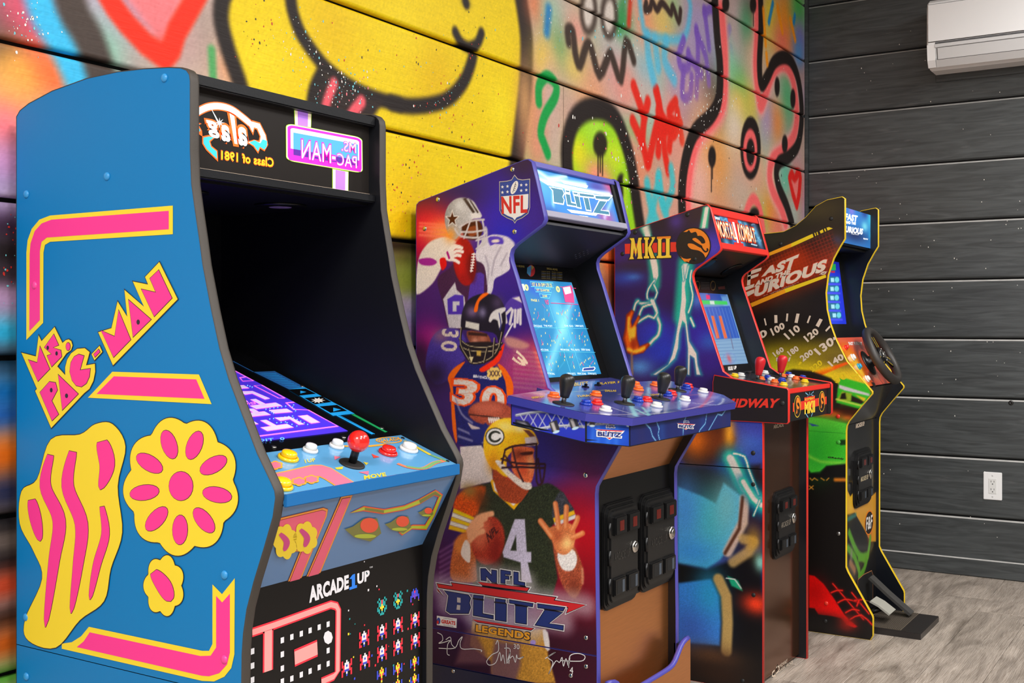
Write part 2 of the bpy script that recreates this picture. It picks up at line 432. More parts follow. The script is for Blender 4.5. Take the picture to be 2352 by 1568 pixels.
GREY = wood_grey(); FLOORM = wood_floor()
EDGE = M('worn_edge_highlight', (172, 171, 168), 0.5, var=0.3, scale=30)  # bare board edge; the bright line of light on upper bevels is painted in
DARK = M('joint_backing_black', (14, 14, 15), 0.8)  # black backing that shows in the gaps between boards

# floor: a base and single planks running along the painted wall
fl = pydata('floor', [(-1.5, -2.6, -0.01), (XWALL + .05, -2.6, -0.01), (XWALL + .05, YWALL + .05, -0.01), (-1.5, YWALL + .05, -0.01)], [(0, 1, 2, 3)], M('plank_joint', (70, 60, 54), 0.8)); fl['kind'] = 'structure'
rr = random.Random(5); PW = 0.182
for r in range(24):
    y1 = YWALL + 0.03 - r * PW; y0 = y1 - PW + 0.0012
    if y0 < -2.6: break
    x = -1.5 - rr.uniform(0, 1.2)
    while x < XWALL:
        xe = x + 1.22; xa, xb = max(x, -1.5), min(xe - 0.0012, XWALL + .02)
        if xb - xa > 0.02:
            bm = bmesh.new(); e = 0.0015
            lo = [(xa, y0), (xb, y0), (xb, y1), (xa, y1)]; hi = [(xa + e, y0 + e), (xb - e, y0 + e), (xb - e, y1 - e), (xa + e, y1 - e)]
            A = [bm.verts.new((*p, -0.009)) for p in lo]; Bv = [bm.verts.new((*p, -0.0012)) for p in lo]; C = [bm.verts.new((*p, 0)) for p in hi]
            for i in range(4):
                j = (i + 1) % 4; bm.faces.new((A[i], A[j], Bv[j], Bv[i])); bm.faces.new((Bv[i], Bv[j], C[j], C[i]))
            bm.faces.new(C); bm_obj('plank', bm, FLOORM, fl)
        x = xe

ZTOP = 11 * BOARD
wf_ = pydata('wall_front_added', [(-1.5, -2.6, 0), (-1.5, -2.6, ZTOP), (XWALL + .016, -2.6, ZTOP), (XWALL + .016, -2.6, 0)], [(0, 1, 2, 3)], M('charcoal_wall', (36, 33, 31), .6)); wf_['kind'] = 'structure'  # unseen wall, added and kept dark for the reflections in the cabinet fronts
ce = pydata('ceiling', [(-1.5, -2.6, ZTOP), (-1.5, YWALL + .05, ZTOP), (XWALL + .05, YWALL + .05, ZTOP), (XWALL + .05, -2.6, ZTOP)], [(0, 1, 2, 3)], M('ceiling_white', (215, 212, 206), 0.8)); ce['kind'] = 'structure'

# grey wall at the end: backing and boards
wg = pydata('wall_right', [(XWALL + .016, -2.6, 0), (XWALL + .016, YWALL + .03, 0), (XWALL + .016, YWALL + .03, ZTOP), (XWALL + .016, -2.6, ZTOP)], [(0, 1, 2, 3)], DARK); wg['kind'] = 'structure'
def board_x(y0, y1, z0, z1, x=XWALL, parent=None, th=0.014, be=0.0065):
    bm = bmesh.new()
    back = [bm.verts.new((x + th, y, z)) for y, z in ((y0, z0), (y1, z0), (y1, z1), (y0, z1))]
    mid = [bm.verts.new((x + be, y, z)) for y, z in ((y0, z0), (y1, z0), (y1, z1), (y0, z1))]
    fr = [bm.verts.new((x, y, z)) for y, z in ((y0 + .001, z0 + be), (y1 - .001, z0 + be), (y1 - .001, z1 - be), (y0 + .001, z1 - be))]
    for i in range(4):
        j = (i + 1) % 4; bm.faces.new((back[i], back[j], mid[j], mid[i])); bm.faces.new((mid[i], mid[j], fr[j], fr[i]))
    bm.faces.new(fr)
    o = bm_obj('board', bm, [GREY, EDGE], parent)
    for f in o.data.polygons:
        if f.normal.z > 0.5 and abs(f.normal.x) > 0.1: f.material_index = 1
    return o
GF = Frame((XWALL, 0, 0), (0, -1, 0), (0, 0, 1))
acy = -GF.pix(2150, 100)[0]
for k in range(11):
    z0, z1 = k * BOARD + 0.004, (k + 1) * BOARD - 0.004
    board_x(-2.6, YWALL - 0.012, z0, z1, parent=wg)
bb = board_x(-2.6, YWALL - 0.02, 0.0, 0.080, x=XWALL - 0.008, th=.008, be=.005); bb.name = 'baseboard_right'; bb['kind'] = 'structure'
tr = box('trim_corner', XWALL - 0.024, XWALL, YWALL - 0.012, YWALL + 0.0, 0.0, ZTOP - .002, GREY, bevel=0.002); tr['kind'] = 'structure'

# painted wall: backing and boards whose colours are sprayed on in one go
wl = pydata('wall_back', [(-1.5, YWALL + .02, 0), (XWALL, YWALL + .02, 0), (XWALL, YWALL + .02, ZTOP), (-1.5, YWALL + .02, ZTOP)], [(0, 1, 2, 3)], DARK); wl['kind'] = 'structure'
WF = front_frame(YWALL)
XS0, XS1 = 0.2, XWALL - 0.026
boards = []; allA = []; allB = []
xj = WF.pix(1294, 300)[0]
for k in range(11):
    z0, z1 = k * BOARD + 0.0045, (k + 1) * BOARD - 0.0045
    spans = [(XS0, XS1)]
    if k == 6: spans = [(XS0, xj - .001), (xj + .001, XS1)]
    spans = [(-1.5, XS0 - 0.001)] + spans if k not in (6,) else [(-1.5, XS0 - .001)] + spans
    for xa, xb in spans:
        st = 0.25 if xb <= XS0 else (0.0048 if k >= 4 else 0.012)
        nx = max(2, int((xb - xa) / st) + 1); nz = max(3, int((z1 - z0) / (0.0048 if k >= 4 else .012)))
        if xb <= XS0: nz = 6
        xs = np.linspace(xa, xb, nx); zs = np.concatenate([[z0], np.linspace(z0 + .004, z1 - .004, nz), [z1]])
        zs = np.concatenate([[z0], zs, [z1]])
        dep = np.zeros(len(zs)); dep[0] = dep[-1] = 0.016; dep[1] = dep[-2] = 0.005
        X, Z = np.meshgrid(xs, zs); D = np.repeat(dep[:, None], nx, 1)
        V = np.stack([X.ravel(), (YWALL + D).ravel(), Z.ravel()], 1)
        boards.append((V, len(zs), nx)); allA.append(X.ravel()); allB.append(Z.ravel())
cv = Canvas(WF, np.concatenate(allA), np.concatenate(allB), (178, 158, 150))
K1 = crop(0, 0, 2.6133); K6 = crop(1000, 0, 2.735); K7 = crop(440, 200, 3.794)
def s1(P, w, c, soft=.008, alpha=1, sm=4, **k): cv.stroke(K1(P), w, c, soft, alpha, smooth=sm, **k)
def s6(P, w, c, soft=.008, alpha=1, sm=4, **k): cv.stroke(K6(P), w, c, soft, alpha, smooth=sm, **k)
def b1(x, y, r, c, a=1): cv.blob(K1([(x, y)])[0], r, c, a)
def b6(x, y, r, c, a=1):
    q = 1.35 if x < 1650 else 1.15; r = (r[0] * q, r[1] * q) if isinstance(r, tuple) else (r * q * 1.15, r * q * .95)
    cv.blob(K6([(x, y)])[0], r, c, a)
cv.clouds([(150, 195, 175), (222, 150, 140), (215, 190, 120), (165, 150, 185), (200, 180, 172)], 7.0, 0.95, 11)
BLK = (38, 31, 29)
# loose mist and tags over the whole wall, later covered where the bold figures stand
rg = np.random.default_rng(31); PALW = [(226, 150, 140), (110, 190, 180), (226, 190, 84), (170, 140, 190), (90, 170, 210), (120, 186, 110), (230, 130, 80), (205, 180, 170), (60, 50, 50), (232, 120, 150)]
for k in range(170):
    cv.blob((rg.uniform(-1.5, 5.3), rg.uniform(0, 2.88)), (rg.uniform(.06, .2), rg.uniform(.05, .16)), PALW[rg.integers(len(PALW))], rg.uniform(.5, .9), px=False)
for k in range(26):
    x, z = (rg.uniform(.2, 5.2), rg.uniform(.1, .95)) if k % 2 else (rg.uniform(.2, 1.0), rg.uniform(.9, 2.8)); P = [(x, z)]
    for _ in range(4): x += rg.uniform(-.22, .22); z += rg.uniform(-.16, .16); P.append((x, z))
    cv.stroke(cr(P, 5, False), rg.uniform(.025, .05), PALW[rg.integers(len(PALW))] if k % 3 else BLK, .012, .9, px=False)
# --- left end
b1(60, 120, .07, (95, 75, 70), .9); b1(200, 140, (.055, .14), (190, 75, 105), 1); b1(120, 30, .05, (200, 90, 110), .8)
b1(560, 80, .07, (175, 165, 178), 1); b1(640, 330, (.08, .07), (140, 192, 172), 1); b1(900, 420, .08, (175, 160, 150), .9)
b1(1230, 180, (.05, .10), (168, 150, 142), 1); b1(1370, 420, .05, (205, 152, 128), .9); b1(1110, 250, .05, (180, 150, 145), .8)
b1(40, 360, .05, (60, 48, 45), 1); b1(150, 440, (.07, .05), (222, 172, 82), 1); b1(330, 440, (.07, .05), (226, 112, 66), 1)
b1(60, 560, (.06, .06), (226, 170, 90), 1); b1(30, 760, (.05, .06), (232, 120, 120), 1); b1(60, 1000, .06, (205, 150, 195), 1); b1(60, 1150, .045, (172, 150, 195), 1)
s1([(240, -420), (210, -200), (260, 60), (370, 250), (440, 400), (490, 520)], .062, (72, 178, 218), .016)
s1([(420, -420), (390, -180), (440, 60), (530, 220), (590, 380), (640, 540)], .066, (72, 62, 57), .014)
cv.fill(K1([(620, -160), (720, -360), (860, -280), (900, -160), (1000, -320), (1150, -300), (1200, -140), (1120, -60), (980, 300), (720, -60)]), (222, 126, 130), .02)
s1([(890, -150), (850, -330), (740, -400), (620, -330), (590, -180), (640, -40), (760, 140), (985, 345), (1060, 190), (1190, -40), (1240, -180), (1180, -330), (1060, -360), (940, -280), (890, -150)], .046, (222, 55, 32), .008, sm=2)
b1(985, 310, .025, (222, 55, 32)); s1([(1270, 300), (1280, 480)], .020, (88, 156, 100), .007)
# left strip beside the blue cabinet
def strip(v, r, c): cv.blob((14, v), (.09, r), c, 1)
strip(455, .03, (176, 158, 190)); strip(520, .03, (70, 50, 75)); strip(580, .05, (34, 28, 30)); strip(640, .03, (34, 28, 30)); strip(690, .035, (172, 140, 172)); strip(765, .035, (58, 165, 202))
strip(830, .03, (22, 40, 52)); strip(900, .04, (24, 96, 150)); strip(960, .035, (22, 84, 160)); strip(1050, .05, (205, 104, 30)); strip(1130, .04, (40, 44, 70)); strip(1200, .03, (26, 24, 26)); strip(1290, .04, (30, 28, 30)); strip(1345, .03, (175, 70, 45)); strip(1420, .03, (50, 35, 30)); strip(1480, .035, (170, 84, 30)); strip(1555, .03, (86, 140, 60))
# --- yellow face
YEL = (222, 196, 40)
face = [(1196, -160), (1160, -330), (1060, -450), (900, -500), (720, -450), (600, -330), (535, -180)] + K1([(1360, -120), (1345, 60), (1385, 260), (1450, 520), (1480, 800), (1500, 1200), (1560, 1430)]) + [(880, 545), (960, 560), (1100, 560), (1180, 430)] + K6([(520, 990), (548, 800), (572, 500), (565, 200), (545, 0)])
cv.fill(face, YEL, .012)
for (u, v, r, c, a) in [(1000, 180, .12, (212, 176, 34), .8), (760, 60, .12, (212, 178, 36), .7), (950, 480, .14, (208, 172, 32), .8), (600, 140, .08, (228, 206, 52), .8), (1150, 250, .08, (230, 210, 52), .8), (930, 60, .1, (228, 204, 52), .6)]: cv.blob((u, v), r, c, a)
cv.stroke([(516, -30), (535, -180), (600, -330), (720, -450), (900, -500), (1060, -450), (1160, -330), (1194, -160), (1198, -10)], .05, BLK, .010, smooth=4)
for u_ in (800, 1000): cv.fill(ell(u_, -200, 30, 60), BLK, .010)
s1([(1350, -80), (1325, 100), (1370, 300), (1450, 540), (1490, 800)], .042, BLK, .010)
s6([(530, -60), (560, 120), (575, 300), (565, 560), (540, 780), (515, 990), (500, 1100)], .070, BLK, .013)
s1([(1740, -60), (1755, 60), (1800, 190), (1870, 300), (1960, 410), (2090, 510), (2230, 580), (2400, 630)], .036, BLK, .009)
cv.stroke([(900, 236), (945, 244), (1000, 238), (1036, 222), (1066, 186), (1082, 146), (1088, 118)], .040, BLK, .010, smooth=4)
cv.stroke([(1046, 74), (1058, 96), (1076, 108), (1096, 100), (1106, 76)], .030, BLK, .009, smooth=4); cv.blob((1070, 6), (.022, .014), BLK, 1); cv.stroke([(1068, -6), (1071, 10)], .026, BLK, .008)
cv.fill(K1([(1930, 430), (1880, 520), (1860, 650), (1900, 720), (2230, 720), (2300, 610), (2200, 590), (2000, 470)]), (48, 38, 36), .010)
s1([(1925, 450), (1885, 540), (1865, 660)], .034, BLK, .009)
s1([(2005, 500), (1965, 600), (1945, 690)], .026, (218, 98, 108), .008); s1([(2170, 610), (2130, 660), (2090, 720)], .030, (218, 98, 108), .008)
# under the face, between the first two cabinets
cv.stroke([(860, 560), (930, 566), (1010, 574)], .035, (34, 26, 18), .016); cv.blob((930, 600), (.10, .03), (60, 52, 24), .9)
cv.blob((930, 640), (.16, .055), (124, 132, 60), 1); cv.blob((935, 650), (.12, .05), (124, 132, 60), 1); cv.blob((940, 700), (.1, .03), (165, 150, 170), .9); cv.blob((950, 760), (.1, .05), (150, 120, 160), .9)
# --- middle stretch
for x, y, r, c, a in [(650, 40, .05, (228, 108, 66), 1), (720, 80, .06, (160, 196, 178), .9), (780, 300, (.07, .06), (98, 156, 104), .9), (900, 200, .06, (226, 150, 140), .9), (690, 380, (.06, .06), (226, 196, 84), 1),
    (1120, 280, .10, (150, 192, 178), .9), (1040, 60, .10, (196, 190, 180), .9), (1130, 470, .12, (190, 158, 168), .8), (980, 560, .10, (214, 160, 128), .8), (720, 620, (.05, .12), (196, 168, 158), 1),
    (640, 900, (.07, .10), (206, 140, 116), .9), (760, 900, (.05, .1), (190, 168, 156), .9), (1280, 260, .10, (190, 196, 186), .9), (1330, 470, .08, (120, 186, 208), .9), (1200, 560, .08, (220, 150, 138), .9), (1330, 600, .08, (200, 176, 168), .8),
    (1330, 160, .08, (226, 150, 120), .9), (1420, 120, .07, (216, 190, 110), .8), (1580, 600, .09, (182, 150, 178), .8), (1600, 760, .08, (150, 130, 150), .7), (1300, 1100, .10, (226, 136, 100), .8), (1400, 1250, .10, (190, 170, 150), .8), (1500, 1150, .10, (206, 150, 130), .7),
    (560, 620, (.04, .1), (206, 160, 110), .8), (1180, 130, .05, (70, 150, 90), .9), (870, 420, .05, (214, 190, 110), .8)]: b6(x, y, r, c, a)
s6([(712, 60), (700, 200)], .035, (46, 120, 176), .016, .9); s6([(1225, -20), (1215, 150)], .03, (196, 60, 40), .014, .9); s6([(1190, -40), (1150, 180)], .05, (60, 140, 84), .024, .7)
for x, y in ((962, 70), (1092, 100)):
    cv.fill(K6(ell(x, y, 38, 120)), (214, 204, 196), .02); cv.stroke(K6(ell(x, y, 44, 128)), .026, (66, 54, 48), .016, .9, closed=True)
s6([(838, 262), (832, 190), (862, 200), (880, 340), (908, 408), (948, 290), (978, 300), (1030, 470), (1092, 345), (1112, 365), (1166, 500), (1198, 262), (1246, 380)], .038, (58, 46, 40), .010, .95, sm=3)
s6([(650, 640), (652, 540), (700, 480), (756, 530), (752, 610), (690, 720), (662, 830), (682, 900), (706, 965)], .037, (30, 146, 74), .007)
# lime arch with an eye
arch = [(832, 1100), (826, 930), (866, 770), (950, 690), (1060, 690), (1140, 760), (1196, 900), (1236, 1060), (1262, 1260), (1292, 1460)]
cv.fill(K6(arch + [(1230, 1500), (830, 1400)]), (150, 202, 52), .012, smooth=0)
b6(1000, 790, .05, (172, 216, 80), .9); b6(900, 960, .05, (220, 214, 50), .9); b6(1130, 980, .05, (206, 222, 60), .8); b6(1010, 1110, (.07, .05), (228, 150, 128), 1); b6(1060, 1180, .05, (226, 150, 130), 1)
s6(arch, .072, BLK, .014); cv.fill(K6(ell(1035, 905, 44, 80)), (44, 38, 26), .012)
for x, e in ((1022, 1140), (1036, 1080), (1050, 1100)): s6([(x, 960), (x, e)], .008, (40, 32, 26), .004, sm=0)
cv.fill(K6(ell(1168, 1170, 30, 80)), BLK, .012); s6([(1200, 1400), (1190, 1130)], .03, (170, 206, 60), .012)
# red tag
RED = (206, 44, 32)
for P in ([(1246, 540), (1280, 640), (1300, 700)], [(1240, 760), (1300, 900), (1332, 1030)], [(1335, 640), (1310, 760), (1300, 900)], [(1385, 570), (1410, 690), (1380, 830), (1340, 1020)], [(1390, 570), (1430, 800), (1440, 950), (1462, 1070)], [(1410, 820), (1400, 960)],
          [(1510, 640), (1470, 700), (1490, 760), (1540, 780), (1480, 860), (1470, 930)], [(1520, 700), (1550, 880)], [(1500, 800), (1440, 820)], [(1400, 700), (1500, 840)]): s6(P, .046, RED, .010, .95, sm=3)
# blue and teal lines
for P, w in (([(1282, -20), (1300, 130), (1330, 210), (1480, 250), (1570, 220), (1602, 60), (1590, -20)], .034), ([(1330, 230), (1340, 360), (1370, 500)], .05), ([(1450, 260), (1440, 380), (1500, 500)], .05), ([(1380, 260), (1400, 420)], .05)): s6(P, w, (92, 182, 214), .016, .8)
for P in ([(1330, 1150), (1350, 1280), (1400, 1420)], [(1405, 1100), (1420, 1250), (1450, 1350)], [(1480, 1060), (1490, 1180), (1440, 1300), (1400, 1120)], [(1340, 1420), (1400, 1150)]): s6(P, .046, (76, 184, 192), .014, .9)
s6([(1325, 20), (1318, 60), (1350, 50), (1362, 10), (1392, 60), (1420, 20), (1446, 40), (1480, 84), (1492, 40), (1528, 135), (1540, 66)], .030, (60, 46, 42), .008, sm=3)
PUR = (116, 84, 172)
for P in ([(1560, 250), (1530, 350), (1545, 420), (1590, 420), (1590, 330)], [(1560, 440), (1552, 600), (1600, 600), (1610, 480)], [(1640, 180), (1650, 330), (1640, 600)], [(1640, 200), (1700, 360), (1718, 520)], [(1690, 60), (1720, 300)], [(1690, 80), (1740, 60), (1760, 160)], [(1590, 350), (1670, 470)], [(1840, 190), (1800, 330), (1850, 300), (1860, 350), (1840, 450), (1800, 520), (1880, 500)], [(1820, 250), (1850, 180)]): s6(P, .040, PUR, .011, .9, sm=3)
# --- right stretch: pink outlined figure
for x, y, r, c, a in [(1680, 950, (.16, .2), (222, 168, 120), 1), (1800, 1080, (.16, .2), (226, 150, 74), .9), (1660, 1180, (.12, .15), (226, 178, 168), .9), (1850, 420, (.14, .14), (150, 206, 180), 1), (1920, 560, (.12, .1), (84, 180, 110), 1), (1900, 660, (.12, .08), (226, 190, 80), 1), (1880, 800, (.14, .14), (226, 210, 196), .9),
    (2000, 640, (.14, .1), (214, 196, 90), .8), (1900, 130, (.1, .14), (200, 170, 175), .9), (1960, 160, (.1, .1), (80, 150, 110), .9), (2150, 640, (.14, .14), (196, 190, 200), 1), (2210, 620, (.12, .16), (86, 172, 122), .9), (2140, 780, (.12, .12), (226, 140, 70), .9), (2080, 760, (.1, .1), (176, 150, 186), .8),
    (2000, 1100, (.2, .12), (226, 160, 140), .8), (1900, 1250, (.2, .12), (196, 176, 160), .9), (2120, 1080, (.12, .12), (200, 190, 150), .8), (2200, 140, (.18, .16), (236, 150, 50), .95), (2100, 80, (.1, .12), (220, 200, 70), .9), (2280, 60, (.1, .1), (90, 190, 90), 1), (2290, 250, (.1, .1), (130, 120, 180), 1), (2280, 340, (.1, .08), (90, 140, 190), 1), (2180, 260, (.12, .08), (226, 120, 100), .9),
    (2260, 1180, (.14, .12), (214, 120, 100), .9), (2200, 1120, (.08, .1), (110, 190, 160), .9), (2100, 1340, (.12, .1), (226, 150, 60), .9), (2030, 1420, (.1, .1), (150, 200, 100), .9), (2160, 1420, (.12, .1), (226, 130, 110), .9), (2250, 1330, (.1, .1), (170, 190, 180), .8), (1800, 1380, (.2, .1), (214, 150, 120), .8), (2000, 380, (.1, .12), (214, 190, 170), .8)]: b6(x, y, r, c, a)
PNK = (238, 112, 112)
s6([(1795, -20), (1815, 250), (1820, 450), (1808, 660), (1750, 760), (1660, 860), (1610, 1020), (1588, 1220), (1592, 1400)], .085, (236, 150, 146), .03)
s6([(1795, 60), (1815, 300), (1818, 480), (1806, 650), (1745, 755), (1655, 850), (1604, 1020), (1582, 1220), (1586, 1400)], .062, PNK, .014)
s6([(1735, -420), (1745, -200), (1768, 200), (1788, 420), (1780, 620), (1730, 730), (1630, 830), (1575, 990), (1550, 1180), (1552, 1400)], .068, BLK, .009)
R_out = [(2010, -420), (2036, -160), (2046, 160), (2036, 400), (2048, 530), (2086, 480), (2130, 390), (2190, 360), (2240, 395), (2284, 520), (2302, 720), (2280, 900), (2220, 985), (2160, 1020), (2142, 1090), (2160, 1180), (2206, 1290), (2240, 1400)]
R_in = [(1990, -420), (2016, -160), (2020, 200), (2012, 420), (2030, 600), (2050, 660), (2110, 480), (2160, 410), (2210, 420), (2250, 520), (2272, 720), (2250, 860), (2190, 940), (2120, 1000), (2100, 1100), (2120, 1200), (2170, 1300), (2200, 1400)]
s6(R_in, .085, (240, 170, 166), .03); s6(R_in, .060, PNK, .014); s6(R_out, .062, BLK, .009)
cv.fill(K6(ell(1980, 930, 64, 200)), BLK, .010); cv.fill(K6(ell(1978, 945, 44, 135)), PNK, .010); cv.fill(K6(ell(1980, 955, 26, 85)), BLK, .010)
for x, y, a, b in ((2147, 545, 16, 62), (2246, 620, 16, 62), (2195, 905, 18, 58), (1738, 985, 24, 68), (1824, 25, 22, 52), (1996, 30, 20, 52)): cv.fill(K6(ell(x, y, a, b)), BLK, .010)
s6([(1734, 1000), (1734, 1200)], .010, (50, 40, 36), .004, sm=0); s6([(1742, 1000), (1741, 1120)], .008, (50, 40, 36), .004, sm=0); s6([(1998, 60), (1998, 160)], .01, (60, 50, 46), .005, sm=0)
s6([(2226, 1120), (2240, 1092), (2258, 1130), (2278, 1084), (2292, 1120), (2270, 1290), (2228, 1130)], .045, (206, 44, 40), .008, sm=2); cv.fill(K6([(2236, 1135), (2258, 1150), (2282, 1125), (2268, 1250)]), (236, 130, 126), .012)
s6([(1930, 1440), (1960, 1310), (2000, 1250), (2040, 1320), (2064, 1470)], .05, PNK, .014); cv.fill(K6(ell(2004, 1345, 30, 44)), BLK, .012)
for P in ([(2150, 60), (2180, 200), (2150, 40)], [(2230, 120), (2260, 250)], [(2060, 60), (2075, 280)], [(2080, 340), (2085, 400)]): s6(P, .03, (240, 150, 40), .01, .9, sm=0)
s6([(2120, 20), (2095, 140)], .03, (40, 130, 190), .01, .9, sm=0); s6([(2258, 100), (2252, 140)], .03, (40, 130, 190), .01, .9, sm=0)
# lower stretch seen between the second and third cabinets
cv.blob((1410, 600), (.14, .1), (224, 104, 50), 1); cv.blob((1412, 660), (.12, .06), (120, 60, 40), .9)
cv.vivid(1.14, 1.05)
cv.grain(.02, 5)

paint = MPAINT('sprayed_wall_paint', 0.5, grain=0.14, spec=.22)
off = 0
for V, nr, nc in boards:
    me = grid_mesh('board', V, nr, nc); n = len(V)
    set_paint(me, cv.c[off:off + n]); off += n
    me.polygons.foreach_set('use_smooth', [True] * len(me.polygons))
    link('board', me, wl, paint)

# ------------------------------------------------------------------ shared cabinet builders
BLACKP = M('black_satin_panel', (13, 14, 18), 0.45, bump=0.05, scale=300, spec=.3)
BLACKG = M('black_plastic', (12, 12, 13), 0.35, spec=.4)
BLACKM = M('black_rubber', (22, 21, 21), 0.55)
CHROME = M('chrome', (205, 200, 192), 0.16, metal=1.0)
STEEL = M('brushed_steel', (170, 168, 166), 0.32, metal=1.0)
BRONZE = M('brushed_bronze_laminate', (216, 142, 82), 0.3, metal=0.9, var=0.12, scale=20, stretch=(1, 1, 14))
WHITEINK = M('ink_white', (238, 232, 222), 0.45)
SCREENBLACK = M('screen_bezel_black', (10, 10, 12), 0.22)
REDGLASS = M('dim_red_lens', (92, 22, 14), 0.25)

def px_prof(fr, P): return [(-a, b) for a, b in fr.pts(P)]          # sight lines onto a side plane -> (y, z)

def prism(name, prof, x0, x1, mats, parent, rim_mi=0):
    n = len(prof)
    V = [(x0, y, z) for y, z in prof] + [(x1, y, z) for y, z in prof]
    A = sum(prof[i][0] * prof[(i + 1) % n][1] - prof[(i + 1) % n][0] * prof[i][1] for i in range(n))
    f0, f1 = list(range(n)), list(range(n, 2 * n))
    if A > 0: f0 = f0[::-1]
    else: f1 = f1[::-1]
    F = [f0, f1]; fm = [0, min(1, len(mats) - 1)]
    for i in range(n):
        j = (i + 1) % n; q = (i, j, n + j, n + i)
        F.append(q if A > 0 else q[::-1]); fm.append(rim_mi)
    return pydata(name, V, F, mats, parent, fm)

def edge_trim(prof, x0, x1, mat, parent, off=0.0016):
    """Rounded moulding that caps the edge of a side panel."""
    outp = offset_poly(prof, off); inn = offset_poly(prof, -0.0006); n = len(prof); q = 0.0028; w = x1 - x0
    rings = [[(x0 - .0003, *p) for p in inn], [(x0 - .0003, *p) for p in offset_poly(prof, off * .45)], [(x0 + w * .2, *p) for p in outp], [(x1 - w * .2, *p) for p in outp], [(x1 + .0003, *p) for p in offset_poly(prof, off * .45)], [(x1 + .0003, *p) for p in inn]]
    V = [v for r in rings for v in r]
    A = sum(prof[i][0] * prof[(i + 1) % n][1] - prof[(i + 1) % n][0] * prof[i][1] for i in range(n))
    F = []
    for k in range(len(rings) - 1):
        for i in range(n):
            j = (i + 1) % n; f = (k * n + i, k * n + j, (k + 1) * n + j, (k + 1) * n + i)
            F.append(f if A > 0 else f[::-1])
    return pydata('edge_trim', V, F, mat, parent, smooth=True)

def cap(parent, fr, u, v, r, mat, name='screw_cap', dome=0.55):
    a, b = fr.pix(u, v)
    return lathe(name, [(r, 0), (r, r * .12), (r * .86, r * dome * .62), (r * .55, r * dome * .92), (r * .2, r * dome)], fr.mat(a, b), mat, parent, seg=14)

def rows(prof, zs):
    P = np.array(prof); lo = np.full(len(zs), 1e9); hi = np.full(len(zs), -1e9)
    for i in range(len(P)):
        (y0, z0), (y1, z1) = P[i - 1], P[i]
        if abs(z1 - z0) < 1e-9: continue
        t = (zs - z0) / (z1 - z0); m = (t >= -1e-9) & (t <= 1 + 1e-9); y = y0 + t * (y1 - y0)
        lo = np.where(m, np.minimum(lo, y), lo); hi = np.where(m, np.maximum(hi, y), hi)
    return lo, hi

def art_sheet(name, parent, fr, prof, step, painter, base, mat, z0=None, z1=None, inset=0.0007, d=0.0005):
    """Printed skin over the outer face of a side panel, cut to its outline."""
    P = offset_poly(prof, -inset); zz = [p[1] for p in P]
    za = max(min(zz), z0 if z0 is not None else -1) + 1e-4; zb = min(max(zz), z1 if z1 is not None else 9) - 1e-4
    nr = int((zb - za) / step) + 1; zs = np.linspace(za, zb, nr); lo, hi = rows(P, zs)
    nc = int((max(hi) - min(lo)) / step) + 1
    S = np.linspace(0, 1, nc)[None, :]; Y = hi[:, None] + (lo - hi)[:, None] * S; Z = np.repeat(zs[:, None], nc, 1)
    c = Canvas(fr, -Y.ravel(), Z.ravel(), base); painter(c)
    V = np.stack([np.full(Y.size, fr.o[0] - d), Y.ravel(), Z.ravel()], 1)
    me = grid_mesh(name, V, nr, nc); set_paint(me, c.c)
    return link(name, me, parent, mat)

def paint_panel(name, parent, fr, a0, a1, b0, b1, step, painter, base, mat, d=0.0005):
    na = max(2, int((a1 - a0) / step) + 1); nb = max(2, int((b1 - b0) / step) + 1)
    A, B = np.meshgrid(np.linspace(a0, a1, na), np.linspace(b0, b1, nb))
    c = Canvas(fr, A.ravel(), B.ravel(), base); painter(c)
    V = fr.o + A.ravel()[:, None] * fr.ex + B.ravel()[:, None] * fr.ey + fr.n * d
    me = grid_mesh(name, V, nb, na); set_paint(me, c.c)
    return link(name, me, parent, mat)

def paint_quad(name, parent, fr, quad, na, nb, painter, base, mat, d=0.0005):
    """Painted skin inside a four-cornered outline (tl, tr, br, bl in frame coordinates)."""
    tl, tr, br, bl = [np.array(q, float) for q in quad]
    S, T = np.meshgrid(np.linspace(0, 1, na), np.linspace(0, 1, nb)); S = S.ravel()[:, None]; T = T.ravel()[:, None]
    P = (bl * (1 - S) + br * S) * (1 - T) + (tl * (1 - S) + tr * S) * T
    c = Canvas(fr, P[:, 0], P[:, 1], base); painter(c)
    V = fr.o + P[:, :1] * fr.ex + P[:, 1:] * fr.ey + fr.n * d
    me = grid_mesh(name, V, nb, na); set_paint(me, c.c)
    return link(name, me, parent, mat)

def button(parent, fr, u, v, r, mat, h=0.008, px=True, ring=None):
    a, b = fr.pix(u, v) if px else (u, v)
    m = fr.mat(a, b)
    o = lathe('button', [(r, 0), (r, .0035), (r * .9, .0052), (r * .78, .0052), (r * .78, .003)], m, ring or mat, parent, seg=18)
    lathe('plunger', [(r * .74, .002), (r * .74, .0052 + h * .6), (r * .66, .0052 + h * .85), (r * .4, .0052 + h * .95), (r * .15, .0052 + h)], m, mat, o, seg=16)
    return o

